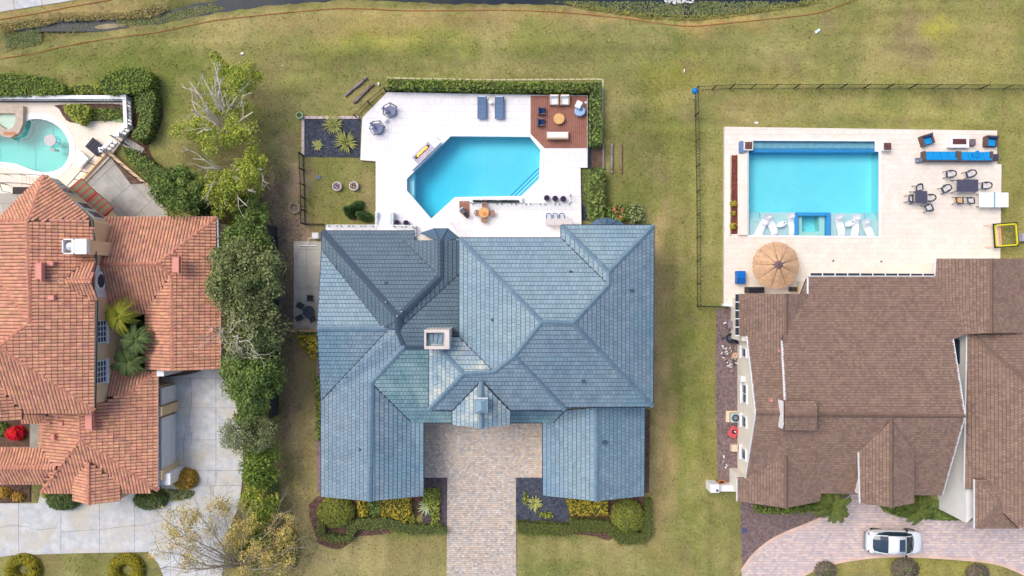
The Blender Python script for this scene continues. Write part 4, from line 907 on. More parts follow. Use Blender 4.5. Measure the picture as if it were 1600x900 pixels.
# tall pale side walls of the right block
xr = (1465-800)*S; yF = (450-794)*S; yT = P(0, 516, 4).y-.2
walls(rh, [(xr, yT, 3.8), (xr, yF, 3.8), (P(1524, 0, 4).x, P(0, 826, 4).y+.9, 3.82), (46, P(0, 826, 4).y+.9, 4.6), (46, yT, 4.6)], gwall)
m = MB(); m.box((xr-.45, yT+.35, 3.5), (1.3, 1.1, .5)); obj('soffit_block', m, white, rh, world=True)
m = MB(); m.box((xr-.02, yT-1.6, 2.4), (.06, 2.0, 1.2)); obj('window', m, wglass, rh, world=True)
m = MB(); a = P(1222, 532, 4.6); b = P(1228, 628, 6.0); m.add([(a.x, a.y, 4.3), (b.x, b.y, 5.5), (b.x, b.y, 6.15), (a.x, a.y, 4.8)], [(0, 1, 2, 3)]); obj('step_wall', m, white, rh, world=True)
m = MB(); a = P(1225, 627, 6.7); b = P(1225, 671, 6.6); cyy = (a.y+b.y)/2; m.add([(a.x-.02, a.y, 5.6), (a.x-.02, b.y, 5.2), (a.x-.02, b.y, 6.5), (a.x-.02, cyy, 7.05), (a.x-.02, a.y, 6.6)], [(0, 1, 2, 3, 4)]); obj('dormer_wall', m, white, rh, world=True)
for x, y, zc in ((1163, 551, 1.9), (1163, 615, 2.0), (1162, 658.5, 1.9), (1161.5, 709, 1.8)):
    hy = {551: .42, 615: .8, 658.5: .5, 709: .5}[y]; wall_window(rh, P(0, y, zc).y, zc, hy, .62, wx, -1, n=(2 if hy > .7 else 1, 1))
m = MB(); m.box((wx-.2, P(0, 591, 1.6).y, 1.8), (.35, .45, .6)); obj('meter_box', m, gwall, rh, world=True)
for x, y, h in ((1218, 548, 4.6), (1206, 626, 5.8), (1207, 664, 5.5), (1231, 703, 5.0), (1300, 560, 5.4), (1228, 521, 4.85)): vent(rh, x, y, h, .22, .22, .3, pinkm if x == 1206 or y == 548 else bcap)
# lean-to frame eaves: dark slots between white brackets along the pool side
for (x0, y0, x1, y1, z, n) in ((1265, 429.5, 1461, 430.5, 3.3, 11),):
    m = MB(); strip(m, P(x0, y0, z), P(x1, y1, z), .28, .05); gt = obj('gutter_screen', m, darkp, rh, world=True)
    for k in range(n): p = P(x0, y0, z).lerp(P(x1, y1, z), k/(n-1)); m = MB(); m.box(p+Vector((0, 0, .05)), (.07, .34, .08)); obj('bracket', m, white, gt, world=True)
m = MB(); strip(m, P(1151.5, 459, 3.2), P(1151.5, 524, 3.2), .26, .05); gt = obj('gutter_screen', m, darkp, rh, world=True)
for k in range(6): p = P(1151.5, 459, 3.2).lerp(P(1151.5, 524, 3.2), k/5); m = MB(); m.box(p+Vector((0, 0, .05)), (.32, .07, .08)); obj('bracket', m, white, gt, world=True)
# ================================================================ FENCES, RAILINGS
def fence(pts, h, label, mat, gap=2.4, picket=0, z0=0, name='metal_fence', rails=(.95, .1), cat='fence', r=.03, lean=0):
    W_ = [Vector((*p, z0)) for p in PX(pts, z0)]; root = thing(name, label, cat, tuple(W_[0]))
    for a, b in zip(W_[:-1], W_[1:]):
        L_ = (b-a).length; n = max(1, round(L_/gap))
        for k in range(n+(1 if b is W_[-1] else 0)):
            p = a.lerp(b, k/n); m = MB(); m.box(p+Vector((0, 0, h/2)), (r*2.2, r*2.2, h)); m.box(p+Vector((0, 0, h+.02)), (r*3, r*3, .04)); obj('post', m, mat, root, world=True)
        for f in rails: m = MB(); m.tube([a+Vector((0, 0, h*f)), b+Vector((0, 0, h*f))], r*.8, 4); obj('rail', m, mat, root, world=True)
        if picket:
            m = MB(); k = int(L_/picket)
            for i in range(k): p = a.lerp(b, (i+.5)/k); m.box(p+Vector((0, 0, h*.5)), (.022, .022, h*.92))
            obj('picket', m, mat, root, kind='stuff', world=True)
    return root
fence([(1089, 478), (1088, 300), (1085, 142), (1140, 139), (1240, 138.5), (1420, 138.5), (1640, 140)], 1.35, 'dark metal fence running round the lawn of the rectangular pool', dgreen, 2.0, .24, r=.026)
fence([(1089, 478), (1130, 479)], 1.3, 'short dark fence piece between lawn fence and east pool deck steps', dgreen, 2.2, .16)
fence([(474, 243), (476, 290), (477, 350)], 1.35, 'dark metal fence beside the square lawn left of the white deck', dgreen, 1.3, .14, r=.05)
fence([(477, 351), (509, 352)], 1.3, 'short dark fence linking the square lawn to the side terrace', dgreen, 1.6, .16)
fence([(604, 143), (760, 145), (922, 148), (922, 200), (921, 262), (921, 345)], 1.2, 'black pool fence in front of the hedge behind the white deck', black, 1.9, .12, r=.025)
fence([(557, 184), (578, 163), (603, 142)], 1.1, 'grey metal fence slanting along the cut corner of the white deck', dgreen, 1.5, .15, r=.03)
# solid screen fence along the left boundary
sf = thing('panel_fence', 'tall solid dark panel fence between the big oaks and the slate house', 'fence', (*P(430, 645)[:2], 0))
fx = [(432, 356), (434.5, 400), (434.5, 470), (434.5, 540), (434.5, 600), (434, 648)]
for (a, b) in zip(fx[:-1], fx[1:]):
    p, q = P(*a, 0), P(*b, 0); m = MB(); n = 3
    for k in range(n):
        s_, e_ = p.lerp(q, k/n), p.lerp(q, (k+1)/n-.008); m = MB(); m.box(((s_.x+e_.x)/2, (s_.y+e_.y)/2, 1.0), (.1, (s_-e_).length, 2.0)); obj('panel', m, darkp, sf, world=True)
    m = MB(); m.box((p.x, p.y, 1.05), (.16, .16, 2.1)); obj('post', m, darkp, sf, world=True)
# pale balustrade around the kidney pool terrace
bal = thing('balustrade', 'white balustrade with turned balusters around the kidney shaped pool terrace', 'balustrade', (*P(205, 158)[:2], .25))
bp = MB(); bp.lathe((0, 0, 0), [(.05, 0), (.05, .08), (.09, .22), (.04, .45), (.06, .62)], 6); bme = mesh('baluster', bp, white)
for a, b in (((-60, 157), (205, 157)), ((205, 157), (207, 201)), ((207, 201), (194, 214)), ((184, 224), (170, 238))):
    A_, B_ = P(*a, 0), P(*b, 0); A_.z = B_.z = 0; L_ = (B_-A_).length; n = max(1, int(L_/.3)); base_ = Vector(bal.location)
    for z, s_, nm in ((.25+.05, .26, 'plinth'), (.25+.78, .3, 'hand_rail')):
        m = MB(); d_ = (B_-A_); m.box((A_+B_)/2+Vector((0, 0, z)), (L_+.2, s_, .12), math.atan2(d_.y, d_.x)); obj(nm, m, white, bal, world=True)
    for k in range(n):
        p = A_.lerp(B_, (k+.5)/n)
        if p.x < -45: continue
        o = obj('baluster', bme, white, bal); o.location = Vector((p.x, p.y, .36))-base_
    m = MB(); m.box(B_+Vector((0, 0, .62)), (.34, .34, 1.0)); m.box(B_+Vector((0, 0, 1.14)), (.42, .42, .08)); obj('pedestal', m, white, bal, world=True)
# patio kerb wall with black railings
kw = thing('patio_wall', 'beige retaining wall with black railings around the grey rear patio', 'wall', (*P(172, 238)[:2], 0))
for a, b, hh in (((120, 296), (170, 240), .5), ((172, 238), (232, 288), .6), ((232, 288), (246, 289), .6)):
    A_, B_ = P(*a, 0), P(*b, 0); d_ = B_-A_; m = MB(); m.box((A_+B_)/2+Vector((0, 0, hh/2)), (d_.length, .22, hh), math.atan2(d_.y, d_.x)); obj('wall_run', m, beige, kw, world=True)
    for k in range(int(d_.length/.9)+1):
        p = A_.lerp(B_, min(1, k*.9/d_.length)); m = MB(); m.box(p+Vector((0, 0, hh+.45)), (.05, .05, .9)); obj('post', m, black, kw, world=True)
    m = MB(); m.tube([A_+Vector((0, 0, hh+.9)), B_+Vector((0, 0, hh+.9))], .035, 5); obj('rail', m, black, kw, world=True)
patch('planting_strip', [(174, 243), (180, 240), (228, 287), (205, 288), (192, 270), (180, 255)], soilm, .13)
# stone borders
def kerb(pts, label, mat, w_=.22, h=.14, z=0, name='stone_edging', cat='edging'):
    m = MB(); q = [Vector((*p, z)) for p in PX(pts, z)]; root = thing(name, label, cat, tuple(q[0]))
    for a, b in zip(q[:-1], q[1:]):
        n = max(1, round((b-a).length/.6))
        for k in range(n):
            m = MB(); strip(m, a.lerp(b, k/n), a.lerp(b, (k+1)/n-.008), w_, h); obj('edging_stone', m, mat, root, world=True)
    return root
eds = M('pink_edging_stone', (210, 190, 184), (192, 172, 168), 4, fine=.1)
kerb([(474, 243), (474, 184), (562, 184)], 'pale pink stone edging around the dark gravel bed', eds, .24)
kerb([(605, 122), (760, 125), (942, 124), (941.5, 160), (940, 226)], 'thin pale stone edging behind the hedge at the white deck', M('pale_edging', (196, 190, 150), fine=.1), .13, .05)
# ================================================================ BEDS
_, q = patch('gravel_bed', [(475, 186), (564, 186), (562, 246), (475, 245)], blackg, .02); scatter('gravel_chips', q, 5200, .13, blackg, .05, .5)
_, q = patch('gravel_strip', [(603, 141), (922, 145), (925, 145), (924, 345), (908, 345), (908, 262), (919, 262), (919, 149), (603, 147)], blackg, .02); scatter('gravel_chips', q, 3000, .13, blackg, .05, .5)
_, q = patch('gravel_bed', [(660, 746), (700, 746), (698, 822), (660, 822)], M('plum_gravel', (84, 74, 82), (104, 94, 100), 3, isl=.3, fine=.2), .02); scatter('gravel_chips', q, 1700, .12, MATS['plum_gravel'], .05, .5)
_, q = patch('gravel_bed', [(806, 746), (850, 746), (850, 774), (890, 776), (890, 822), (806, 818)], blackg, .02); scatter('gravel_chips', q, 3400, .12, blackg, .05, .5)
_, q = patch('gravel_bed', [(1157, 783), (1280, 783), (1345, 770), (1345, 782), (1300, 800), (1270, 812), (1215, 836), (1180, 860), (1160, 886), (1157, 830)], purpg, .02); scatter('gravel_chips', q, 9000, .13, purpg, .04, .5)
_, q = patch('gravel_bed', [(1119, 483), (1154, 480), (1154, 760), (1122, 758), (1120, 700), (1118, 620)], purpg, .015); scatter('gravel_chips', q, 6500, .13, purpg, .035, .5)
_, q = patch('mulch_bed', [(495, 776), (660, 770), (660, 800), (610, 832), (560, 838), (550, 846), (530, 858), (505, 852), (494, 840)], soilm, .012, True); scatter('mulch_chips', q, 2600, .15, chipm, .03, .6)
_, q = patch('mulch_bed', [(890, 776), (1008, 776), (1008, 812), (950, 845), (930, 838), (900, 834), (890, 830)], soilm, .012); scatter('mulch_chips', q, 1500, .15, chipm, .03, .6)
_, q = patch('mulch_bed', [(200, 140), (225, 132), (250, 150), (255, 180), (243, 215), (232, 232), (255, 268), (275, 285), (240, 288), (198, 240), (205, 200), (212, 160)], soilm, .02, True); scatter('mulch_chips', q, 2200, .16, chipm, .04, .6)
_, q = patch('mulch_bed', [(-10, 162), (204, 148), (206, 156), (-10, 157)], soilm, .015)
_, q = patch('mulch_bed', [(96, 165), (198, 165), (198, 186), (150, 190), (112, 192), (96, 172)], soilm, LPOOL_Z+.02, True); scatter('mulch_chips', q, 500, .14, chipm, LPOOL_Z+.04, .6)
_, q = patch('mulch_bed', [(1141, 244), (1153, 244), (1153, 366), (1140, 366)], M('rust_mulch', (118, 58, 50), (140, 76, 58), 3, isl=.3, fine=.2), RPOOL_Z+.04, th=.3); scatter('mulch_chips', q, 1200, .13, MATS['rust_mulch'], RPOOL_Z+.06, .5)
_, q = patch('mulch_bed', [(0, 755), (48, 755), (48, 784), (-20, 786), (-20, 755)], soilm, .09); scatter('mulch_chips', q, 500, .15, chipm, .1, .6)
_, q = patch('courtyard_soil', [(-20, 655), (66, 655), (66, 703), (-20, 703)], soilm, .02); patch('courtyard_paving', [(47, 655), (68, 655), (68, 703), (47, 703)], conc2, .04)
_, q = patch('courtyard_soil', [(170, 480), (235, 480), (235, 585), (170, 585)], soilm, .02)
_, q = patch('mulch_bed', [(250, 572), (300, 572), (316, 577), (300, 584), (270, 588), (252, 588)], soilm, .09, True)
_, q = patch('mulch_bed', [(236, 768), (256, 764), (300, 766), (302, 774), (285, 780), (250, 781)], soilm, .09, True); scatter('grey_groundcover', q, 420, .3, L_sage, .15, .6)
_, q = patch('mulch_bed', [(1374, 790), (1400, 780), (1470, 782), (1507, 800), (1520, 812), (1470, 812), (1400, 806), (1385, 800)], soilm, .085); scatter('groundcover', q, 2400, .22, L_green, .12, .7, h=.15)
_, q = patch('mulch_bed', [(940, 225), (944, 345), (990, 350), (1004, 352), (922, 352), (922, 228)], soilm, .01); scatter('groundcover', PX([(908, 264), (921, 264), (921, 320), (908, 320)]), 900, .2, L_ygreen, .03, .6)
_, q = patch('gravel_bed', [(495, 560), (503, 560), (503, 770), (496, 770), (492, 640)], purpg, .015)
_, q = patch('mulch_bed', [(1008, 640), (1016, 640), (1014, 770), (1006, 770)], soilm, .01)
scatter('leaf_litter', PX([(345, 250), (430, 240), (448, 300), (452, 420), (430, 520), (350, 420), (340, 330)]), 3600, .15, M('dry_leaf', (150, 128, 110), (112, 96, 84), 2, isl=.4, rough=.9), .03, .5)
scatter('leaf_litter', PX([(435, 350), (470, 330), (476, 420), (456, 520), (470, 640), (440, 700), (437, 500)]), 2600, .13, MATS['dry_leaf'], .03, .5)
scatter('leaf_litter', PX([(390, 740), (470, 700), (500, 850), (470, 910), (380, 910)]), 2200, .13, MATS['dry_leaf'], .03, .5)

# ================================================================ HEDGES AND SHRUBS
def hedge(poly_px, h, mat, label, name='hedge', cat='hedge', dens=55, size=.2, z0=0, group=None, sm=False, rough_=.12, grp=None):
    q = PX(smoothpts(poly_px, 3) if sm else poly_px, h); q = q if area(q) > 0 else q[::-1]
    cx = sum(p[0] for p in q)/len(q); cy = sum(p[1] for p in q)/len(q); root = thing(name, label, cat, (cx, cy, z0), group=group)
    m = MB(); m.prism(offset(q, -.12), z0, h-.14); obj('twig_core', m, M('twig_core', (84, 92, 50), (70, 76, 42), 3, rough=1), root, world=True)
    A_ = abs(area(q)); n = int(A_*dens*1.3); xs = [p[0] for p in q]; ys = [p[1] for p in q]; pts = []; nn = []
    t = 0
    while len(pts) < n and t < n*10:
        t += 1; x, y = random.uniform(min(xs), max(xs)), random.uniform(min(ys), max(ys))
        if inpoly(x, y, q): pts.append((x, y, h+random.uniform(-rough_, rough_*.4))); nn.append((0, 0, 1))
    N_ = len(q)
    for i in range(N_):
        a, b = Vector(q[i]), Vector(q[(i+1) % N_]); e = b-a; nr = Vector((e.y, -e.x)); 
        if nr.length < 1e-6: continue
        nr.normalize()
        for k in range(int(e.length*(h-z0)*dens*.8)):
            p = a.lerp(b, random.random())+nr*random.uniform(-.1, .06); pts.append((p.x, p.y, random.uniform(z0+.02, h))); nn.append((nr.x, nr.y, .3))
    p = np.array(pts); V_ = quads(p, unit(np.array(nn)+rng.normal(size=p.shape)*.38), size, .6)
    obj('foliage', (V_, 0), mat, root, world=True); return root
def shrub(px, py, rx, ry, h, mat, label, name='shrub', cat='shrub', n=900, size=.2, z0=0, flat=0, group=None, rz=0, power=1.0, stem=True, hh=None):
    """clipped dome shrub, radii in photo px at its mid height"""
    c = P(px, py, z0+h*.6); k = S*(H-z0-h*.6)/H; rx *= k; ry *= k; root = thing(name, label, cat, (c.x, c.y, z0), rz, group)
    d = unit(rng.normal(size=(n, 3))); d[:, 2] = np.abs(d[:, 2])
    r = np.where(rng.uniform(size=n) < .8, rng.uniform(.9, 1.04, n), rng.uniform(.6, .9, n))
    dz = d[:, 2]**(1-flat*.6)
    p = np.stack([d[:, 0]*r*rx, d[:, 1]*r*ry, .12+dz*r*(h-.12)], 1); lo = rng.uniform(size=n) < .2; p[lo, 2] *= rng.uniform(0, 1, lo.sum())
    p += .05*rng.normal(size=p.shape)
    obj('foliage', (quads(p, unit(d+np.array([0, 0, .5])+rng.normal(size=p.shape)*.38), size, .6), 0), mat, root)
    m = MB(); m.lathe((0, 0, 0), [(.75, 0), (.86, h*.35), (.6, h*.7), (.15, h*.86)], 10, rx, ry); obj('twig_core', m, MATS.get('twig_core') or M('twig_core', (84, 92, 50), (70, 76, 42), 3, rough=1), root)
    return root
hb = 'hedge'
hedge([(607, 123), (605, 137), (640, 139), (720, 141), (800, 142), (921, 143), (921, 128), (800, 127), (720, 124)], 1.1, L_hedge, 'long low leafy hedge behind the black fence at the back of the white deck', dens=46, size=.26, rough_=.3)
hedge([(923, 126), (940, 127), (940, 226), (922, 228)], 1.1, L_green, 'leafy hedge running down the right side of the wooden deck', dens=50, size=.26, rough_=.3)
hedge([(-30, 117), (20, 114), (70, 119), (96, 132), (96, 145), (50, 148), (-30, 148)], 1.5, L_hedge, 'broad clipped green hedge above the white balustrade at far left', sm=True, dens=60)
hedge([(98, 136), (130, 130), (152, 133), (153, 146), (100, 147)], .7, L_ygreen, 'low yellow green shrubs between two large green hedges above the balustrade', sm=True, dens=46, rough_=.25)
hedge([(152, 128), (180, 109), (215, 103), (233, 112), (234, 134), (205, 145), (165, 146)], 1.6, L_hedge, 'rounded dark green hedge standing at the top corner of the balustrade', sm=True, dens=60)
hedge([(210, 148), (240, 140), (238, 180), (230, 214), (212, 219), (204, 212), (216, 190)], 1.3, L_green, 'narrow upright hedge outside the right side of the balustrade', sm=True, dens=60)
hedge([(190, 236), (205, 232), (250, 262), (262, 280), (236, 290), (215, 268)], 1.1, L_green, 'slanting green hedge beside the beige retaining wall of the rear patio', sm=True, dens=60)
hedge([(98, 168), (112, 162), (134, 164), (139, 176), (128, 192), (116, 190)], 1.2, L_ygreen, 'pale yellow green bush planted inside the balustrade', 'shrub', 'shrub', sm=True, dens=70, z0=.27)
hedge([(142, 168), (198, 168), (198, 184), (168, 188), (142, 188)], .7, L_hedge, 'mixed low planting inside the balustrade corner', 'shrub', 'shrub', dens=34, z0=.27, rough_=.2)
# box hedges of the slate house front garden
hedge([(494, 800), (506, 800), (508, 834), (540, 838), (543, 818), (560, 810), (600, 809), (640, 818), (697, 824), (697, 836), (640, 838), (600, 828), (560, 830), (548, 848), (520, 850), (496, 840)], .75, L_clip, 'low clipped ribbon hedge winding left of the paver drive', dens=80, size=.13, rough_=.05)
hedge([(807, 815), (888, 819), (892, 811), (950, 813), (972, 832), (1002, 832), (1008, 780), (1020, 780), (1020, 840), (1006, 852), (968, 853), (948, 834), (900, 832), (888, 840), (807, 836)], .75, M('leaf_clipped2', (122, 130, 54), (106, 118, 54), 1.2, isl=.22, trans=.25), 'low clipped ribbon hedge winding right of the paver drive', dens=80, size=.13, rough_=.05)
shrub(524, 802, 29, 24, 1.3, M('leaf_round', (150, 156, 60), (124, 132, 66), 1.5, isl=.35, hue=.02, trans=.25), 'large round clipped shrub at the left end of the slate house front', n=4200, size=.17, flat=.5)
shrub(982, 809, 26, 26, 1.3, MATS['leaf_round'], 'large round clipped shrub at the right end of the slate house front', n=4200, size=.17, flat=.5)
for i, (px, lb) in enumerate([([(558, 782), (572, 781), (575, 806), (560, 808)], 'small variegated yellow croton clump nearest the left round shrub'), ([(598, 783), (640, 778), (642, 800), (633, 817), (620, 812), (596, 806)], 'large variegated yellow croton bed in front of the left slate wing'), ([(885, 781), (950, 785), (950, 806), (892, 806)], 'variegated yellow croton bed in front of the right slate wing')]):
    hedge(px, .7, L_yel, lb, 'croton_bed', 'shrub', dens=75, size=.22, rough_=.25)
hedge([(575, 782), (597, 783), (596, 806), (577, 808)], .6, L_green, 'plain green shrub between the two yellow croton clumps', 'shrub', 'shrub', dens=60)
hedge([(661, 765), (687, 764), (686, 822), (674, 821), (672, 800), (661, 786)], .45, L_lime, 'bright lime ground cover around the left agave by the drive', 'lime_groundcover', 'shrub', dens=90, size=.15)
hedge([(636, 800), (645, 798), (648, 818), (638, 820)], .4, L_lime, 'small lime clump beside the large croton bed', 'lime_groundcover', 'shrub', dens=90, size=.15)
hedge([(818, 768), (826, 772), (822, 790), (816, 784)], .3, L_ygreen, 'small mossy tuft left of the right agave by the drive', 'groundcover_tuft', 'shrub', dens=70, size=.15)
hedge([(838, 800), (862, 802), (866, 811), (842, 810)], .3, L_ygreen, 'narrow mossy tuft below the right agave by the drive', 'groundcover_tuft', 'shrub', dens=70, size=.15)
hedge([(464, 526), (496, 524), (497, 540), (500, 560), (488, 560), (474, 545)], .9, L_yel, 'yellow variegated shrub below the side patio of the slate house', 'shrub', 'shrub', dens=60, size=.24, rough_=.3)
hedge([(463, 518), (500, 519), (500, 526), (463, 526)], .5, L_green, 'short green hedge strip under the side patio edge', dens=50)
hedge([(490, 590), (499, 590), (502, 640), (500, 690), (494, 690)], .7, L_hedge, 'narrow hedge along the left wall of the slate house', dens=50)
hedge([(922, 268), (930, 262), (944, 264), (946, 290), (943, 340), (921, 341)], 1.3, L_green, 'tall leafy shrub row right of the white deck beside the slate house', 'shrub', 'shrub', sm=True, dens=55, size=.26, rough_=.4)
hedge([(950, 322), (975, 318), (984, 325), (982, 342), (952, 344)], .8, L_green, 'dark green shrub with orange flowers behind the slate house corner', 'shrub', 'shrub', sm=True, dens=55, size=.24, rough_=.35)
hedge([(984, 322), (1003, 321), (1006, 344), (988, 348)], .8, L_sage, 'grey green shrub at the far back corner of the slate house', 'shrub', 'shrub', sm=True, dens=50, size=.24, rough_=.35)
scatter('orange_leaf_sprays', PX([(958, 322), (976, 320), (974, 342), (962, 343)], .9), 18, .26, M('leaf_flame', (206, 122, 82), isl=.2), .95, .4, clus=6)
# blobs by the driveways of the terracotta house
shrub(95, 783, 26, 16, 1.3, L_dark, 'dark oval clipped bush in front of the terracotta porch gable', n=3200, size=.17)
shrub(231, 782, 26, 16, 1.3, L_dark, 'dark oval clipped bush at the corner of the terracotta garage', n=3200, size=.17)
shrub(286, 750, 19, 16, 1.2, L_orange, 'round orange brown bush beside the white garage pillar', n=1900, size=.22)
shrub(70, 773, 5, 5, .5, L_ygreen, 'tiny yellow green bush left of the dark oval bush', n=200, size=.2)
for px, lb in ((34, 'left'), (196, 'right')):
    c = P(px, 892, .4); root = thing('ring_bush', f'yellow ring shaped bush on the {lb} side of the front lawn of the terracotta house', 'shrub', (c.x, c.y, 0))
    n = 2600; t = rng.uniform(0, 2*math.pi, n); s_ = rng.uniform(0, 2*math.pi, n); Rr, rr_ = 1.05, .46
    d = np.stack([np.cos(t)*np.cos(s_), np.sin(t)*np.cos(s_), np.abs(np.sin(s_))], 1); p = np.stack([np.cos(t)*(Rr+rr_*np.cos(s_)), np.sin(t)*(Rr*.9+rr_*np.cos(s_)), .1+.55*np.abs(np.sin(s_))], 1)
    obj('foliage', (quads(p, unit(d+rng.normal(size=p.shape)*.5), .17, .6), 0), M('leaf_gold', (176, 160, 40), (150, 146, 46), 2, isl=.3, hue=.03, trans=.25), root)
    m = MB(); m.tube([(math.cos(k)*1.05, math.sin(k)*.95, .2) for k in np.linspace(0, 2*math.pi, 16)], .3, 6); obj('twig_core', m, MATS['twig_core'], root)
shrub(-4+8, 771, 12, 9, .6, L_orange, 'orange leaved bush in the bed at the far left front wall', n=420, size=.2); shrub(27, 777, 10, 7, .5, L_orange, 'golden brown low bush in the bed left of the porch', n=380, size=.2)
shrub(21, 678, 13, 10, .9, L_red, 'bright red poinsettia in the sunken courtyard of the terracotta house', 'poinsettia', 'plant', n=420, size=.34)
shrub(2, 672, 10, 10, .5, L_green, 'green plant beside the red poinsettia in the courtyard', n=260, size=.25)
# right house
for x, lb in ((1296, 'left'), (1415, 'middle'), (1529, 'right')):
    pass
for x, y, rx, lb in ((1292, 893, 16, 'leftmost grey twiggy bush on the island lawn of the pink drive'), (1417, 891, 21, 'middle grey twiggy bush on the island lawn of the pink drive'), (1531, 898, 17, 'rightmost grey twiggy bush on the island lawn of the pink drive')):
    shrub(x, y, rx, rx*.85, .8, M('leaf_mauve', (126, 112, 100), (104, 100, 78), 2, isl=.4, hue=.02), lb, n=1700, size=.15)
    shrub(x+2, y-1, 5, 5, .95, L_palm, 'small green tuft in the middle of the '+lb.split(' ')[0]+' grey twiggy bush', 'tuft', 'plant', n=110, size=.24)
hedge([(1180, 789), (1200, 794), (1228, 796), (1262, 790), (1282, 786), (1284, 800), (1250, 803), (1210, 803), (1182, 802)], .6, L_hedge, 'low green hedge under the eaves of the shingle house front', dens=60, rough_=.2)
for y, r_ in ((257, 0), (318, 4), (333, 2), (353, 5)):
    if r_: shrub(1146, y, r_, r_, .5, L_yel, {318: 'topmost yellow tuft in the rust mulch planter', 333: 'tiny yellow sprig in the middle of the rust mulch planter', 353: 'lowest yellow tuft in the rust mulch planter'}[y], 'yellow_tuft', 'plant', n=120, size=.16, z0=RPOOL_Z+.05)
# three conical cypresses on the square lawn
for (x, y, rx, ry, a, lb) in ((555, 322, 13, 9, .6, 'rear cypress'), (545, 331, 12, 9, -.9, 'left cypress'), (567, 337, 15, 8.5, -.35, 'front right cypress')):
    c = P(x, y, .9); root = thing('cypress', lb+' of the trio of small conifers on the square lawn', 'tree', (c.x, c.y, 0)); n = 1500
    t = rng.uniform(0, 2*math.pi, n); hh = rng.uniform(0, 1, n)**1.2; rad = (1-hh)**.75*rng.uniform(.8, 1.05, n)
    ux, uy = math.cos(a), math.sin(a); X = rad*np.cos(t)*rx*S*.98; Y = rad*np.sin(t)*ry*S*.98
    p = np.stack([X*ux-Y*uy, X*uy+Y*ux, .1+hh*1.7], 1); p[:, 0] += -hh*.3*ux; p[:, 1] += -hh*.3*uy
    d = np.stack([np.cos(t), np.sin(t), np.full(n, .8)], 1)
    obj('foliage', (quads(p, unit(d+rng.normal(size=p.shape)*.5), .15, .6), 0), M('leaf_cypress', (70, 100, 48), (88, 116, 58), 2, isl=.35, trans=.2), root)
    m = MB(); m.tube([(0, 0, 0), (0, 0, 1.5)], .07, 6, .02); obj('trunk', m, barkd, root)

# ================================================================ SPIKY PLANTS
def agave(px, py, r_px, n, label, z=.02, mat=None, name='agave', w_=.12, rise=.5):
    c = P(px, py, .3); root = thing(name, label, 'agave', (c.x, c.y, z)); L_ = r_px*S; mt_ = mat or L_agave
    m = MB(); cur = [(0, 0, 0), (.35, 0, .30), (.7, 0, .42), (1.0, 0, .33)]; ws = (.5, 1, .8, .04)
    vs = []
    for (x, _, zz), q in zip(cur, ws): vs += [(x, -w_*q/2/L_, zz*rise), (x, 0, zz*rise-.03), (x, w_*q/2/L_, zz*rise)]
    fs = []
    for i in range(3):
        for j in range(2): fs.append((i*3+j, i*3+3+j, i*3+4+j, i*3+1+j))
    m.add(vs, fs); me = mesh('leaf', m, mt_)
    m2 = MB(); vs2 = [(x, (y*.45), zz+.008) for x, y, zz in vs]; m2.add(vs2, fs); me2 = mesh('leaf_stripe', m2, L_agaveg)
    for k in range(n):
        o = obj('leaf', me, mt_, root); s_ = random.uniform(.8, 1.08)*(1 if k < n*.65 else .72); ln = L_*s_
        o.rotation_euler = (0, -random.uniform(.0, .25)-(0 if k < n*.65 else random.uniform(.3, .7)), 2*math.pi*k*.381966+random.uniform(-.1, .1)); o.scale = (ln, L_*.95, L_)
        if mt_ is L_agave: obj('leaf_stripe', me2, L_agaveg, o)
    m = MB(); m.lathe((0, 0, 0), [(.1, 0), (.12, .1), (.05, .22)], 8); obj('heart', m, L_agaveg, root)
    return root
agave(520, 194, 20, 38, 'spiky yellow striped agave at the top of the dark gravel bed')
agave(540, 222, 22, 42, 'largest yellow striped agave at the right of the dark gravel bed')
agave(495, 226, 11, 17, 'smallest yellow striped agave at the left of the dark gravel bed')
agave(666, 792, 16, 26, 'white striped agave in the lime bed left of the paver drive', mat=M('agave_white', (226, 230, 190), (190, 206, 160), 3, rough=.5, isl=.15))
agave(835, 788, 15, 26, 'pale yellow agave in the dark gravel right of the paver drive')
def palm(px, py, h, r_px, n, label, mat, z0=0, lobes=26, nm='palm_tree', trunk=.11, droop=.5, wleaf=.075):
    c = P(px, py, h); root = thing(nm, label, 'palm tree', (c.x, c.y, z0)); L_ = r_px*S*(H-h)/H
    m = MB(); m.tube([(0, 0, 0), (.05, .02, (h-z0)*.5), (0, 0, h-z0)], trunk, 8, trunk*.8); obj('trunk', m, barkd, root)
    mm = MB(); pts = []
    for k in range(9):
        t = k/8; pts.append(Vector((t*.95, 0, .32*math.sin(t*2.2)-droop*t*t)))
    mm.tube([p*1 for p in pts], .022, 4, .006)
    for k in range(lobes):
        t = .12+.88*k/(lobes-1); x = t*.95; z = .32*math.sin(t*2.2)-droop*t*t; ll = .2*math.sin(math.pi*(.12+.8*t))+.06
        for s_ in (-1, 1):
            a = Vector((x, 0, z)); tip = Vector((x+ll*.55, s_*ll*.8, z-ll*.35)); w2_ = wleaf/L_/2
            mid = a.lerp(tip, .5)+Vector((0, 0, .03)); d_ = Vector((w2_, 0, 0))
            mm.add([a-d_*.5, mid-d_, tip, mid+d_, a+d_*.5], [(0, 1, 3, 4), (1, 2, 3)] if s_ > 0 else [(4, 3, 1, 0), (3, 2, 1)])
    me = mesh('frond', mm, mat)
    for k in range(n):
        o = obj('frond', me, mat, root); o.location = (0, 0, h-z0); s_ = L_*random.uniform(.82, 1.08)*(1 if k < n*.7 else .75)
        o.rotation_euler = (random.uniform(-.15, .15), random.uniform(-.3, .12)-(0 if k < n*.7 else .45), 2*math.pi*k*.381966+random.uniform(-.2, .2)); o.scale = (s_,)*3
    return root
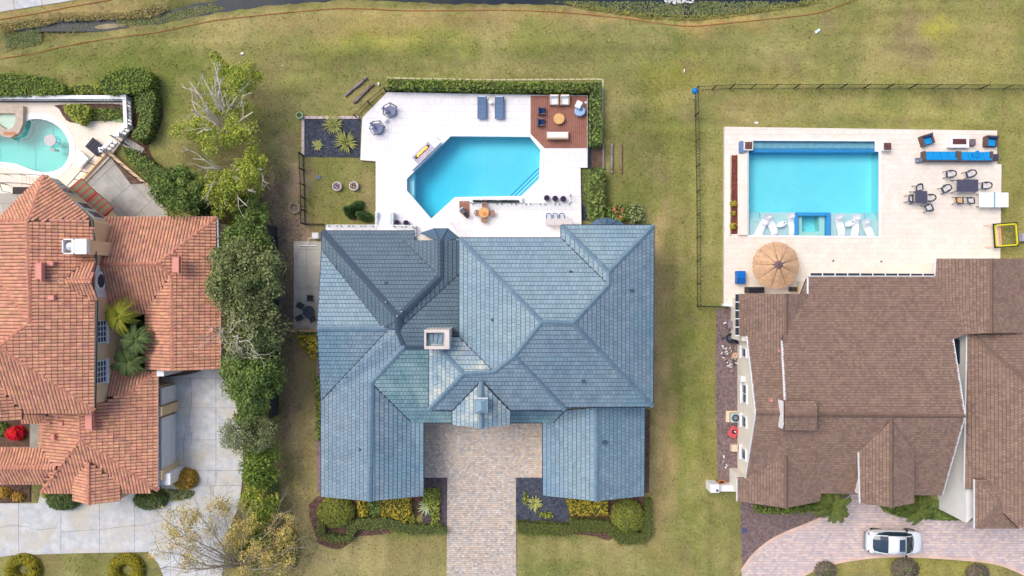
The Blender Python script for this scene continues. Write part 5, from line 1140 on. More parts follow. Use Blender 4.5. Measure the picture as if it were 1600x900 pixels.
palm(185, 494, 5.0, 30, 16, 'yellow green feather palm at the top of the walled courtyard', L_palmy, droop=.7)
palm(212, 530, 4.4, 28, 15, 'dark green palm in the middle of the walled courtyard', L_palm, droop=.5, wleaf=.1, lobes=20)
palm(200, 565, 4.2, 28, 17, 'dark green palm at the bottom of the walled courtyard', L_palm, droop=.5, wleaf=.1, lobes=20)
palm(1299, 789, 2.6, 30, 22, 'wide low palm left of the middle shingle gable', M('leaf_palm_olive', (112, 124, 56), (92, 108, 50), isl=.25, trans=.2), droop=.45)
palm(1431, 797, 2.8, 24, 20, 'low palm right of the middle shingle gable above the white car', MATS['leaf_palm_olive'], droop=.5)
palm(1441, 781, 2.2, 17, 12, 'smaller palm tucked behind the larger one at the shingle house wall', MATS['leaf_palm_olive'], droop=.5)
for x, y in ((185, 470), (222, 512), (190, 545), (175, 520)):
    pass
hedge([(176, 500), (228, 500), (228, 578), (178, 578)], 1.6, L_dark, 'dense dark undergrowth below the courtyard palms', 'undergrowth', 'shrub', dens=40, size=.34, rough_=.5)

# ================================================================ TREES
def tree(cx, cy, rx, ry, z0, z1, label, mat, nclump=70, rclump=.75, per=75, size=.26, bark=barkd, tr=.22, name='tree', lean=(0, 0), frac=.5, extra=None, **k):
    h = (z0+z1)/2+ (z1-z0)*.2; c = P(cx, cy, h); kk = S*(H-h)/H; rx *= kk; ry *= kk
    root = thing(name, label, 'tree', (c.x+lean[0], c.y+lean[1], 0))
    V_, cs = crown(-lean[0], -lean[1], rx, ry, z0, z1, nclump, rclump, per, size, **k)
    obj('crown', (V_, 0), mat, root)
    m = MB(); top = Vector((-lean[0]*.6, -lean[1]*.6, z0+(z1-z0)*.2)); m.tube([(0, 0, 0), (random.uniform(-.1, .1), .1, top.z*.5), top], tr, 8, tr*.6); obj('trunk', m, bark, root)
    m = MB(); limbs(m, top, cs, tr*.4, frac); obj('limb', m, bark, root, kind='stuff')
    return root
tree(375, 432, 52, 56, 2.6, 7.4, 'broad dark oak overhanging the terracotta right wing', L_oak, 120, .85, 120, .24)
tree(392, 514, 42, 44, 2.4, 6.6, 'middle oak of the dense row beside the panel fence', L_oak, 90, .8, 110, .24)
tree(388, 590, 40, 46, 2.2, 6.2, 'lower oak of the dense row overhanging the concrete driveway', L_green, 90, .8, 110, .24)
tree(388, 376, 34, 26, 1.6, 4.4, 'small bright green tree above the broad dark oak', L_green, 42, .7, 90, .25)
tree(392, 655, 20, 34, .8, 3.6, 'narrow green tree between the oaks and the willowy tree', L_green, 36, .6, 80, .24)
tree(402, 725, 26, 34, .8, 3.8, 'bushy green tree at the right edge of the driveway below the willowy tree', L_hedge, 46, .7, 90, .24)
tree(384, 682, 42, 26, 2.2, 4.8, 'pale wispy willow like tree reaching over the driveway', L_sage, 46, .62, 90, .2, asp=.3, up=.2, frac=.9)
tree(276, 296, 34, 32, 2.2, 5.0, 'deep green tree at the corner of the rear patio', L_green, 64, .7, 100, .25, frac=.6)
tree(322, 320, 22, 22, .8, 2.6, 'low dark bush tree right of the rear patio tree', L_dark, 26, .65, 80, .24)
# sparse lime trees with bare pale cut limbs
def bare_tree(px, py, label, targets, mat, tufts, base_h=.0, tr=.2, leaf=.2, per=60, rc=.7, top=3.0, subs=3, bark=barkp, name='bare_limbed_tree', tuft_z=(2.4, 5.0)):
    c = P(px, py, 0); root = thing(name, label, 'tree', (c.x, c.y, 0)); tp = Vector((0, 0, top)); m = MB(); m.tube([(0, 0, 0), (.08, .05, top*.5), tp], tr, 8, tr*.75); obj('trunk', m, bark, root)
    for (tx, ty, tz) in targets:
        e = P(tx, ty, tz)-Vector((c.x, c.y, 0)); m = MB()
        m1 = tp.lerp(e, .35)+Vector((random.uniform(-.3, .3), random.uniform(-.3, .3), .4)); m2 = tp.lerp(e, .7)+Vector((random.uniform(-.3, .3), random.uniform(-.3, .3), .4))
        m.tube([tp, m1, m2, e], tr*.55, 6, tr*.2)
        for k in range(subs):
            s_ = random.choice((m1, m2, m2, e)); d_ = (e-tp).normalized()+Vector((random.gauss(0, .6), random.gauss(0, .6), random.gauss(.1, .3))); tl = []
            branchy(m, s_.copy(), d_.normalized(), random.uniform(.7, 1.3), tr*.2, 2, tl, .45, .7)
        obj('limb', m, bark, root)
    cs = [tuple(P(x, y, random.uniform(*tuft_z))-Vector((c.x, c.y, 0))) for x, y in tufts]
    rs = [rc*random.uniform(.6, 1.3) for _ in cs]
    obj('crown', (clumps(cs, rs, per, leaf, flat=.7), 0), mat, root); m = MB(); limbs(m, tp, cs, tr*.18, .6); obj('twigs', m, bark, root, kind='stuff')
    return root
def around(cx, cy, rx, ry, n): return [(cx+random.gauss(0, .5)*rx, cy+random.gauss(0, .5)*ry) for _ in range(n)]
bare_tree(374, 214, 'largest lime green tree with bare sawn white limbs on the rear lawn', [(332, 134, 7), (316, 118, 7), (297, 128, 6.4), (336, 116, 7), (298, 156, 6), (322, 160, 6.4), (335, 98, 7), (308, 209, 5.2), (345, 124, 6.6), (388, 130, 5), (395, 175, 4.6), (300, 172, 5.6)], L_lime, around(362, 150, 30, 36, 22)+around(370, 120, 30, 20, 14)+around(345, 100, 16, 14, 5)+around(310, 200, 22, 22, 9)+around(370, 205, 34, 26, 18)+around(345, 215, 50, 20, 10)+around(340, 170, 26, 20, 9), tr=.21, leaf=.21, per=120, rc=.66, subs=1, top=2.6, tuft_z=(1.8, 5.4))
bare_tree(378, 276, 'second lime green tree with pale twigs below the largest one', [(302, 248, 5.4), (318, 262, 5.6), (322, 290, 5), (352, 320, 4.4), (386, 322, 4.2), (410, 265, 4.2), (400, 300, 4), (308, 258, 5.2)], L_lime, around(352, 300, 32, 30, 30)+around(385, 270, 32, 34, 22)+around(340, 282, 22, 16, 8)+around(400, 245, 20, 26, 7), tr=.14, leaf=.21, per=120, rc=.66, subs=1, top=2.4, tuft_z=(1.8, 4.8))
tree(392, 330, 22, 26, 1.4, 3.4, 'small mid green tree under the lime tree twigs', L_green, 26, .6, 80, .24)
shrub(377, 352, 26, 12, .9, L_hedge, 'loose low green bush between the lime tree and small bright tree', n=800, size=.26)
tg = [(P(x, y, 0)) for x, y in ()]
bare_tree(398, 862, 'wide autumn tree with thin bare branches spreading over the driveway', [(262, 815, 5.4), (276, 852, 5), (262, 885, 4.8), (300, 838, 5.2), (330, 815, 5), (345, 790, 4.8), (395, 782, 5.2), (432, 806, 5), (455, 856, 4.8), (290, 895, 4.6), (330, 880, 4.6), (440, 880, 4.6), (310, 800, 4.6), (250, 862, 4.8)], L_aut, around(290, 850, 60, 40, 14)+around(300, 808, 34, 16, 14)+around(262, 822, 12, 20, 4)+around(345, 788, 24, 12, 10)+around(375, 820, 30, 34, 22)+around(300, 860, 50, 36, 16)+around(390, 870, 40, 36, 34)+around(440, 840, 24, 40, 18)+around(430, 880, 28, 24, 16), tr=.11, leaf=.16, per=62, rc=.62, subs=5, name='autumn_tree', bark=M('grey_bark', (160, 150, 134), (132, 122, 106), 4, rough=.9))
tree(402, 790, 24, 34, .8, 3.2, 'green undergrowth tree beneath the autumn tree branches', L_ygreen, 36, .65, 80, .24)
tree(398, 855, 26, 36, .6, 2.6, 'dark low tree hidden under the autumn tree near the lower edge', L_hedge, 34, .6, 70, .24)
shrub(448, 860, 16, 34, .9, L_aut, 'golden low bush right of the autumn tree trunk', n=700, size=.24)
bare_tree(396, 520, 'dead pale branches poking through the middle oak', [(365, 512, 6.6), (372, 524, 6.8), (388, 532, 6.8), (404, 540, 6.4), (345, 520, 6.2)], L_oak, around(392, 522, 10, 10, 2), tr=.12, leaf=.2, per=20, top=4.5, subs=4, name='dead_branch_tree', tuft_z=(4, 5))
shrub(418, 760, 12, 12, .8, L_oak, 'greyish shrub right of the bushy driveway tree', n=400, size=.24)
# ================================================================ FURNITURE ON THE WHITE DECK
DZ = CPOOL_Z
def at(px, py, z=0): p = P(px, py, z); return (p.x, p.y, z)
def bars(mb, segs, r=.02, n=5):
    for a, b in segs: mb.tube([a, b], r, n)
# hexagonal wire egg chairs
def hexchair(px, py, rz, label):
    t = thing('hexagonal_chair', label, 'chair', at(px, py, DZ), rz, 'hexagonal wire lounge chairs on the white deck')
    R0, R1, R2 = .34, .66, .52; ring = lambda r, z, ph=0: [Vector((r*math.cos(math.pi/3*k+ph), r*math.sin(math.pi/3*k+ph), z)) for k in range(6)]
    a, b, c = ring(R0, .05), ring(R1, .55, math.pi/6*0), ring(R2, .95); m = MB()
    for k in range(6): bars(m, [(a[k], a[(k+1) % 6]), (b[k], b[(k+1) % 6]), (a[k], b[k])], .028)
    obj('frame', m, M('navy_frame', (46, 58, 84), rough=.5), t)
    m = MB(); bars(m, [(b[k], c[k]) for k in (0, 1, 2, 3)]+[(c[k], c[k+1]) for k in (0, 1, 2)], .024); obj('back_frame', m, MATS['navy_frame'], t)
    m = MB(); s_ = ring(.5, .4); m.add(s_+[v-Vector((0, 0, .09)) for v in s_], [tuple(range(6)), tuple(range(11, 5, -1))]+[(k, 6+k, 6+(k+1) % 6, (k+1) % 6) for k in range(6)]); obj('seat_cushion', m, M('lilac_grey_mesh', (138, 142, 168), (126, 132, 160), 5, rough=.9), t, bev=.02)
    m = MB(); m.box((-.32, .2, .66), (.12, .62, .42), .55, ry=-.3); obj('back_cushion', m, MATS['lilac_grey_mesh'], t, bev=.03)
hexchair(611, 175, R(30), 'hexagonal wire lounge chair nearer the hedge, above the little white table')
hexchair(591, 202, R(5), 'hexagonal wire lounge chair nearer the gravel bed, below the little white table')
def round_table(name, px, py, z, r, h, mat, label, leg=white, group=None):
    t = thing(name, label, 'table', at(px, py, z), 0, group); m = MB(); m.lathe((0, 0, 0), [(r, h-.05), (r*1.01, h-.02), (r*.98, h)], 24); obj('table_top', m, mat, t)
    m = MB(); m.lathe((0, 0, 0), [(r*.6, 0), (r*.55, .03), (.04, .06), (.04, h-.05)], 12); obj('pedestal', m, leg, t); return t
round_table('side_table', 602, 188, DZ, .2, .42, white, 'tiny round white table between the two hexagonal chairs')
def lounger(px, py, label):
    t = thing('sun_lounger', label, 'sun lounger', at(px, py, DZ), 0, 'grey blue sun loungers on the white deck'); fr = M('slate_frame', (70, 84, 116), rough=.5)
    for s_ in (-1, 1):
        m = MB(); m.box((s_*.36, 0, .3), (.06, 1.92, .06)); obj('side_rail', m, fr, t)
        for y in (-.8, .75): m = MB(); m.box((s_*.36, y, .14), (.05, .05, .28)); obj('leg', m, fr, t)
    m = MB(); m.box((0, -.32, .33), (.66, 1.26, .05)); obj('seat', m, denim, t)
    m = MB(); m.box((0, .57, .42), (.66, .56, .05), rx=.32); obj('backrest', m, denim, t)
    m = MB(); m.box((0, .88, .52), (.66, .12, .1)); obj('headrest', m, M('pale_pillow', (190, 204, 222)), t, bev=.02)
    for y in (.22, -.1, -.45): m = MB(); m.box((0, y, .36), (.66, .015, .012)); obj('seam', m, fr, t)
lounger(753.5, 169.5, 'left one of the two grey blue sun loungers by the hedge'); lounger(780.5, 169.5, 'right one of the two grey blue sun loungers by the hedge')
round_table('side_table', 766.5, 161, DZ, .17, .42, white, 'tiny round white table between the two grey blue sun loungers')
# fire table on the slanting pool edge
ft = thing('fire_feature', 'white linear fire feature burning between two white blocks at the pool edge', 'fire pit', at(662, 240, DZ), math.atan2(67, 69))
for s_ in (-1, 1): m = MB(); m.box((s_*1.32, .0, .22), (.72, .86, .44)); obj('end_block', m, white, ft, bev=.015)
m = MB(); m.box((0, 0, .15), (1.9, .86, .3)); obj('trough', m, M('lilac_marble', (206, 200, 214), (170, 168, 186), 3, fine=.08), ft)
m = MB(); m.box((0, .14, .31), (1.6, .22, .05)); obj('burner_tray', m, M('charred_tray', (82, 54, 58), rough=.9), ft)
for k in range(7):
    m = MB(); x = -.5+k*.17; hh = random.uniform(.14, .3); m.lathe((x, .14+random.uniform(-.03, .03), .34), [(.06, 0), (.1, hh*.3), (.05, hh*.7), (.005, hh)], 7); obj('flame', m, M('flame', (255, 176, 70), emit=1.6), ft)
# wooden deck with planks
wd = thing('wooden_deck', None, None, (0, 0, 0)); wd['kind'] = 'structure'
dk = PX([(829, 149.5), (917, 150), (917, 231), (851, 231), (829, 209)], DZ+.06); m = MB(); m.prism(dk, DZ+.003, DZ+.03); obj('joist_base', m, M('dark_joist', (60, 40, 36)), wd)
x0 = min(p[0] for p in dk); x1 = max(p[0] for p in dk); nb = 30
for k in range(nb):
    t = clip(dk, x0+(x1-x0)*k/nb+.012, x0+(x1-x0)*(k+1)/nb-.012, -99, 99)
    if t: m = MB(); m.prism(t, DZ+.03, DZ+.06+random.uniform(0, .004)); obj('plank', m, wood, wd)
WZ = DZ+.065
def armchair(px, py, rz, label, frame, cush, group, w_=.78, d_=.82):
    t = thing('armchair', label, 'armchair', at(px, py, WZ), rz, group)
    m = MB(); m.box((0, 0, .3), (w_-.14, d_-.12, .16)); obj('seat_cushion', m, cush, t, bev=.03)
    m = MB(); m.box((0, d_/2-.12, .5), (w_-.14, .14, .4), rx=-.15); obj('back_cushion', m, cush, t, bev=.03)
    for s_ in (-1, 1):
        m = MB(); m.box((s_*(w_/2-.03), 0, .54), (.06, d_, .04)); m.box((s_*(w_/2-.03), -d_/2+.03, .27), (.05, .05, .52)); m.box((s_*(w_/2-.03), d_/2-.03, .32), (.05, .05, .62)); obj('arm_frame', m, frame, t)
    m = MB(); m.box((0, d_/2-.02, .66), (w_, .05, .06)); obj('back_rail', m, frame, t); m = MB(); m.box((0, 0, .19), (w_-.08, d_-.04, .05)); obj('seat_frame', m, frame, t); return t
g = 'white cushioned armchairs on the wooden deck'
armchair(865.5, 158.5, 0, 'left white cushioned armchair with tan frame on the wooden deck', M('tan_frame', (196, 168, 140)), fabw, g); armchair(882, 158.5, 0, 'right white cushioned armchair with tan frame on the wooden deck', MATS['tan_frame'], fabw, g)
g = 'navy armchairs on the wooden deck'; gf = M('grey_frame', (118, 108, 116))
armchair(846, 175, R(92), 'upper navy armchair on the wooden deck', gf, navy, g, .62, .68); armchair(845, 192.5, R(92), 'lower navy armchair on the wooden deck', gf, navy, g, .62, .68)
round_table('coffee_table', 873, 187, WZ, .46, .38, teak, 'round honey coloured wooden coffee table on the wooden deck', wood)
t = thing('sofa_bench', 'long white cushioned bench seat on the wooden deck', 'sofa', at(870.5, 213, WZ), R(180))
m = MB(); m.box((0, 0, .3), (1.78, .58, .16)); obj('seat_cushion', m, fabw, t, bev=.03); m = MB(); m.box((0, .28, .46), (1.8, .1, .34)); obj('backrest', m, MATS['tan_frame'], t)
m = MB(); m.box((0, 0, .19), (1.84, .68, .05)); obj('seat_frame', m, MATS['tan_frame'], t)
for s_ in (-1, 1): m = MB(); m.box((s_*.9, 0, .4), (.06, .68, .04)); obj('armrest', m, MATS['tan_frame'], t)
for x in (-.85, .85):
    for y in (-.28, .28): m = MB(); m.box((x, y, .09), (.05, .05, .18)); obj('leg', m, MATS['tan_frame'], t)
t = thing('pod_chair', 'pale blue rounded pod chair with white towel on the wooden deck', 'chair', at(906, 172, WZ), R(-8)); pb = M('pale_blue', (150, 186, 220), rough=.6)
m = MB(); m.lathe((0, -.18, 0), [(.35, 0), (.5, .2), (.5, .42), (.44, .46)], 8, 1, .9, R(22)); obj('seat_shell', m, pb, t, bev=.05)
m = MB(); m.box((-.2, .28, .62), (.5, .66, .14), R(-18), rx=-.2); obj('towel', m, fabw, t, bev=.04); m = MB(); m.tube([(.12, .1, .45), (.2, .35, .95), (.33, .42, 1.1)], .035, 6); obj('support_arm', m, M('steel', (116, 138, 170), rough=.3, metal=.4), t)
m = MB(); m.box((.33, .4, 1.12), (.16, .14, .06)); obj('hook_cap', m, fabw, t); m = MB(); m.box((.02, .02, .5), (.3, .4, .1), R(10)); obj('cushion', m, denim, t, bev=.03)
# pots
def pot(px, py, r, h, label, mat=navyp, z=DZ, cat='pot', group=None, fill=None):
    t = thing('plant_pot', label, cat, at(px, py, z), 0, group); m = MB(); m.lathe((0, 0, 0), [(r*.7, 0), (r, h*.45), (r*.92, h), (r*.8, h), (r*.76, h-.1)], 16); obj('pot_body', m, mat, t, smooth=False)
    n = 150; a = rng.uniform(0, 6.28, n); q = np.sqrt(rng.uniform(0, 1, n))*r*.72; p = np.stack([q*np.cos(a), q*np.sin(a), h-.06+rng.uniform(0, .06, n)], 1)
    obj('planting', (quads(p, unit(np.array([[0, 0, 1.]])+rng.normal(size=p.shape)*.5), .09, .6), 0), fill or M('plum_leaf', (74, 56, 84), isl=.4), t)
g = 'navy glazed pots on the white deck'
pot(854, 310, .25, .45, 'leftmost of the three navy pots at the glass railing', group=g); pot(867, 311, .25, .45, 'middle one of the three navy pots at the glass railing', group=g); pot(879.5, 311.5, .26, .45, 'rightmost of the three navy pots at the glass railing', group=g)
pot(621.5, 348.5, .25, .45, 'left navy pot by the side terrace steps', group=g); pot(635.5, 349, .25, .45, 'right navy pot by the side terrace steps', group=g)
wr = M('white_pot', (232, 222, 220)); g = 'round white planters on the square lawn'
pot(528, 292, .41, .4, 'white ringed planter with plum coloured planting, left on the square lawn', wr, 0, 'planter', g, M('plum_fill', (142, 104, 124), (110, 88, 100), isl=.3)); pot(554, 291.5, .41, .4, 'white ringed planter with olive planting, right on the square lawn', wr, 0, 'planter', g, M('olive_fill', (128, 118, 50), (120, 60, 70), 3, isl=.3))
pot(470, 182, .3, .5, 'round pale green rimmed planter at the corner of the gravel bed', M('mint_rim', (200, 226, 186)), 0, 'planter', fill=M('moss_fill', (104, 122, 56), isl=.3))
# terrace: wooden corner deck with grill, dining set, bar, railing, trough
TZ = .75
cw = thing('corner_deck', 'small brown wooden corner platform at the terrace edge', 'platform', at(726, 325, TZ)); q = PX([(717.5, 314), (733.5, 314), (733.5, 338), (729.5, 341.5), (718, 331)], TZ+.06)
x0 = min(p[0] for p in q); x1 = max(p[0] for p in q)
for k in range(7):
    t = clip(q, x0+(x1-x0)*k/7+.008, x0+(x1-x0)*(k+1)/7-.008, -99, 99)
    if t: m = MB(); m.prism(t, TZ+.0, TZ+.06); obj('plank', m, wood, cw, world=True)
t = thing('barbecue', 'dark barbecue with grey lid on the brown corner platform', 'barbecue', at(725.5, 332, TZ+.06), R(-55))
m = MB(); m.box((0, 0, .45), (.75, .3, .5)); obj('firebox', m, black, t); m = MB(); m.box((-.08, 0, .76), (.55, .28, .14), top=.8); obj('lid', m, M('grill_lid', (86, 98, 112), rough=.3), t, bev=.02); m = MB(); m.box((-.32, 0, .86), (.1, .3, .05)); obj('shelf', m, M('pale_pillow', (190, 204, 222)), t)
for x in (-.3, .3): m = MB(); m.box((x, 0, .1), (.05, .26, .2)); obj('leg', m, black, t)
round_table('dining_table', 756.5, 333.5, TZ, .42, .74, teak, 'round honey wood dining table with white bowl on the terrace', wood)
t = thing('bowl', 'small orange rimmed bowl in the middle of the terrace dining table', 'bowl', at(757, 334, TZ+.745)); m = MB(); m.lathe((0, 0, 0), [(.08, 0), (.14, .06), (.12, .06), (.05, .03)], 12); obj('bowl_body', m, M('orange_rim', (236, 128, 70)), t)
tan = M('tan_wicker', (176, 140, 120), (160, 122, 104), 6)
for k, (x, y, a, lb) in enumerate(((758, 323, 0, 'top'), (768, 334, -90, 'right'), (757, 344, 180, 'bottom'), (747, 334, 90, 'left'))):
    t = thing('dining_chair', f'brown wooden dining chair at the {lb} side of the round dining table', 'chair', at(x, y, TZ), R(a), 'wooden chairs round the terrace dining table')
    m = MB(); m.lathe((0, -.04, .4), [(.24, 0), (.25, .05)], 12); obj('seat', m, tan, t); m = MB(); m.tube([(-.24, .02, .7), (-.2, .2, .72), (0, .28, .73), (.2, .2, .72), (.24, .02, .7)], .045, 6); obj('backrest', m, tan, t)
    for lx in (-.18, .18):
        for ly in (-.2, .16): m = MB(); m.tube([(lx, ly, 0), (lx, ly, .42)], .02, 5); obj('leg', m, tan, t)
t = thing('bar_counter', 'white stone bar counter by the slate house wall', 'bar counter', at(872, 349, TZ)); m = MB(); m.box((0, 0, .5), (2.1, .32, 1.0)); obj('base', m, white, t); m = MB(); m.box((.0, .05, 1.03), (2.25, .5, .06)); obj('counter_top', m, M('grey_stone_top', (214, 206, 206), (200, 192, 194), 4), t)
stool = M('teal_frame', (38, 96, 140))
for k, lb in enumerate(('leftmost', 'middle', 'rightmost')):
    t = thing('bar_stool', f'{lb} blue framed bar stool at the white bar counter', 'bar stool', at(856.5+10*k, 339.5, TZ), 0, 'blue bar stools at the counter'); m = MB(); m.box((0, -.02, .7), (.4, .38, .05)); obj('seat', m, fabw, t, bev=.02)
    m = MB(); m.tube([(-.2, -.2, .95), (-.21, .12, .97), (-.12, .22, .98), (.12, .22, .98), (.21, .12, .97), (.2, -.2, .95)], .035, 6); obj('backrest', m, stool, t)
    for lx in (-.19, .19):
        for ly in (-.18, .16): m = MB(); m.tube([(lx, ly, 0), (lx, ly, .96)], .02, 5); obj('leg', m, stool, t)
gl = glassmat('railing_glass', (240, 244, 244), .93)
def glass_rail(pts, z, label, n, name='glass_railing'):
    t = thing(name, label, 'railing', at(*pts[0], z)); 
    for (a, b), k_ in zip(zip(pts[:-1], pts[1:]), n):
        A_, B_ = Vector(at(*a, z)), Vector(at(*b, z)); d_ = B_-A_; an = math.atan2(d_.y, d_.x)
        for k in range(k_):
            s_, e_ = A_.lerp(B_, k/k_+.02/max(.1, d_.length)), A_.lerp(B_, (k+1)/k_-.02/max(.1, d_.length)); m = MB(); m.box((s_+e_)/2+Vector((0, 0, .5)), ((e_-s_).length-.04, .02, .95), an); obj('glass_panel', m, gl, t, world=True)
            for f in (.15, .85): p = s_.lerp(e_, f); m = MB(); m.box(p+Vector((0, 0, .08)), (.07, .09, .16), an); obj('clamp', m, M('steel_clamp', (120, 120, 130), rough=.4, metal=.5), t, world=True)
glass_rail([(735, 318.5), (893, 319.5)], TZ, 'long clear glass railing with steel clamps between pool and terrace', [7]); glass_rail([(891.5, 319), (891, 303)], DZ, 'short glass railing turning up beside the three navy pots', [1]); glass_rail([(701, 346), (718, 363)], TZ-.2, 'slanting glass railing beside the bay roof of the slate house', [2])
glass_rail([(511, 353), (586, 353.5)], .85, 'glass railing along the back of the side terrace', [4]); glass_rail([(614, 354.5), (648, 354.5), (649, 368)], .85, 'glass railing on the side terrace right of the white steps', [2, 1]); glass_rail([(612, 332), (612, 352)], .55, 'glass railing at the right side of the white steps', [1]); glass_rail([(589, 333), (589, 352)], .55, 'glass railing at the left side of the white steps', [1])
st = thing('garden_steps', 'white steps leading up to the side terrace', 'steps', at(600, 342, 0))
for k in range(5): wbox(st, 'step', 590, 331.5+k*4.1, 611, 336+k*4.1+.2, 0.1, DZ+.1+k*.1, white)
wbox(st, 'side_wall', 586, 331, 589.6, 353, 0, .9, white); wbox(st, 'side_wall', 611.3, 331, 614.6, 353, 0, .9, white)
t = thing('planter_trough', 'long white planter trough with a dark strip of planting beside the pool', 'planter', at(775, 314, DZ)); wbox(t, 'trough_body', 734, 308.5, 816, 317, 0.28, DZ+.34, white); m = None
scatter('trough_planting', PX([(739, 313), (811, 313.4), (811, 316), (739, 315.6)], .7), 1500, .13, leafmat('leaf_blue_grey', (60, 74, 80), (80, 96, 84)), DZ+.4, .8, h=.16, parent=t)
t = thing('gravel_tray', None, None)
bpy.data.objects.remove(t)
# tree ring, timbers, odds on the lawn
t = thing('stone_ring', 'round ring of rough tan stones on the bare ground left of the square lawn', 'fire ring', at(461, 325, 0)); rk = M('rough_stone', (170, 148, 124), (148, 130, 110), 5, fine=.15, isl=.1)
for k in range(11): a = k*2*math.pi/11; m = MB(); m.box((.42*math.cos(a), .42*math.sin(a), .1), (.24, .26, .22), a+random.uniform(-.3, .3), top=.8); obj('stone', m, rk, t)
m = MB(); m.lathe((0, 0, 0), [(.34, .0), (.34, .07)], 14); obj('ash_bed', m, M('ash', (150, 134, 118), (120, 106, 92), 6, fine=.2), t)
def timber(a, b, w_, label, mat=oldwood, ends=False):
    A_, B_ = Vector(at(*a, .12)), Vector(at(*b, .12)); t = thing('timber', label, 'timber', tuple((A_+B_)/2-Vector((0, 0, .12)))); d_ = B_-A_; L_ = d_.length; an = math.atan2(d_.y, d_.x); n = 9; vs = []
    for k in range(n+1):
        x = -L_/2+L_*k/n; q = w_*random.uniform(.85, 1.1)/2; o = random.uniform(-.02, .02); h_ = random.uniform(.2, .25)
        for y, z in ((-q, 0), (-q, h_*.8), (-q*.5, h_), (q*.5, h_), (q, h_*.8), (q, 0)): vs.append((x*math.cos(an)-(y+o)*math.sin(an), x*math.sin(an)+(y+o)*math.cos(an), z))
    m = MB(); m.add(vs, [(k*6+j, (k+1)*6+j, (k+1)*6+(j+1) % 6, k*6+(j+1) % 6) for k in range(n) for j in range(6)]+[tuple(range(6)), tuple(range(n*6+5, n*6-1, -1))]); obj('beam', m, mat, t)
    m = MB(); m.box(((L_/2-.3)*math.cos(an), (L_/2-.3)*math.sin(an), .24), (.1, w_*.8, .03), an); obj('iron_band', m, M('rust', (104, 74, 62)), t)
timber((539, 150), (573, 121), .2, 'pale weathered timber lying farthest from the cut corner fence', M('silver_timber', (156, 146, 148), (116, 100, 98), 5, fine=.2)); timber((552, 161), (583, 131), .24, 'dark weathered timber lying closest to the cut corner fence')
timber((943, 226), (943, 270), .16, 'thin grey timber beside the hedge end at right', MATS['silver_timber']); timber((956, 224), (956, 271), .2, 'middle of three upright lying timbers right of the hedge', MATS['silver_timber']); timber((970, 226), (970, 271), .2, 'brown timber farthest from the hedge among the three at right', M('tan_timber', (160, 128, 96), (126, 104, 88), 4, fine=.2))
def small(name, px, py, dims, mat, label, cat, rz=0, z=0, bev=.02, r=None):
    t = thing(name, label, cat, at(px, py, z), rz); m = MB(); m.box((0, 0, dims[2]/2), dims, top=.92); obj('body', m, mat, t, bev=bev); m = MB(); m.box((dims[0]*.12, 0, dims[2]+.015), (dims[0]*.5, dims[1]*.5, .03)); obj('lid', m, mat, t); return t
small('valve_box', 498, 277, (.42, .34, .06), M('blue_grey_lid', (112, 120, 140)), 'small blue grey valve cover in the square lawn', 'valve cover')
small('white_marker', 592, 132, (.14, .26, .2), white, 'tiny white marker beside the cut corner fence', 'marker'); small('white_marker', 1277, 49, (.5, .24, .12), M('marker_blue_white', (220, 234, 244)), 'small bluish white object lying on the lawn near the pond', 'litter', R(35))
small('white_marker', 379, 84, (.28, .2, .1), white, 'small white scrap on the lawn above the lime tree', 'litter', R(20)); small('white_marker', 1069, 111, (.08, .3, .1), white, 'tiny white sliver on the lawn above the fence corner', 'litter'); small('white_marker', 442, 103, (.14, .1, .08), white, 'tiny white speck on the lawn near the top centre left', 'litter')
small('blue_drain', 1163, 829, (.42, .42, .05), M('blue_lid', (70, 84, 130)), 'small blue round looking cover in the mauve gravel by the pink drive', 'drain cover')
small('paving_slab', 1182, 192, (.3, .2, .05), white, 'tiny pale slab on the lawn behind the east deck', 'litter')
# white bench / frame at panel fence
t = thing('garden_bench', 'narrow white bench standing against the dark panel fence', 'bench', at(429.5, 367, 0)); m = MB(); m.box((0, 0, .45), (.26, 1.2, .05)); obj('seat', m, white, t)
for y in (-.5, .5): m = MB(); m.box((0, y, .22), (.22, .06, .44)); obj('leg', m, white, t)
# side patio: round dark table with chairs, white pipe and AC box
t = round_table('patio_table', 486, 487, .08, .52, .72, M('dark_table', (52, 60, 74)), 'dark round patio table on the side patio under the slate eaves', black)
for x, y, a, lb in ((487, 466.5, 0, 'upper'), (472.5, 478, 62, 'left hand'), (471, 496, 118, 'lower left'), (491, 498, 200, 'bottom')):
    t = thing('patio_chair', f'{lb} dark patio chair around the dark round patio table', 'chair', at(x, y, .08), R(a), 'dark chairs on the side patio'); ck = M('dark_weave', (74, 76, 86), (60, 62, 72), 10)
    m = MB(); m.box((0, 0, .4), (.46, .46, .06)); obj('seat', m, ck, t); m = MB(); m.box((0, .23, .62), (.46, .06, .42), rx=-.2); obj('backrest', m, ck, t)
    for lx in (-.2, .2):
        m = MB(); m.box((lx, 0, .6), (.04, .46, .04)); obj('armrest', m, black, t)
        for ly in (-.2, .2): m = MB(); m.box((lx, ly, .2), (.035, .035, .4)); obj('leg', m, black, t)
small('utility_box', 496, 369, (.6, .55, .7), M('white_box', (222, 222, 224)), 'white utility box at the upper left corner of the slate house', 'utility box')
t = thing('white_pipe_frame', 'white pipe frame lying at the top of the side patio', 'pipe frame', at(482, 382, .08)); m = MB(); m.tube([(-.8, -.1, .1), (.75, -.1, .1)], .035, 6); obj('long_pipe', m, white, t); m = MB(); m.tube([(0, -.1, .1), (.1, .5, .3), (.35, .55, .3)], .035, 6); obj('bent_pipe', m, white, t)
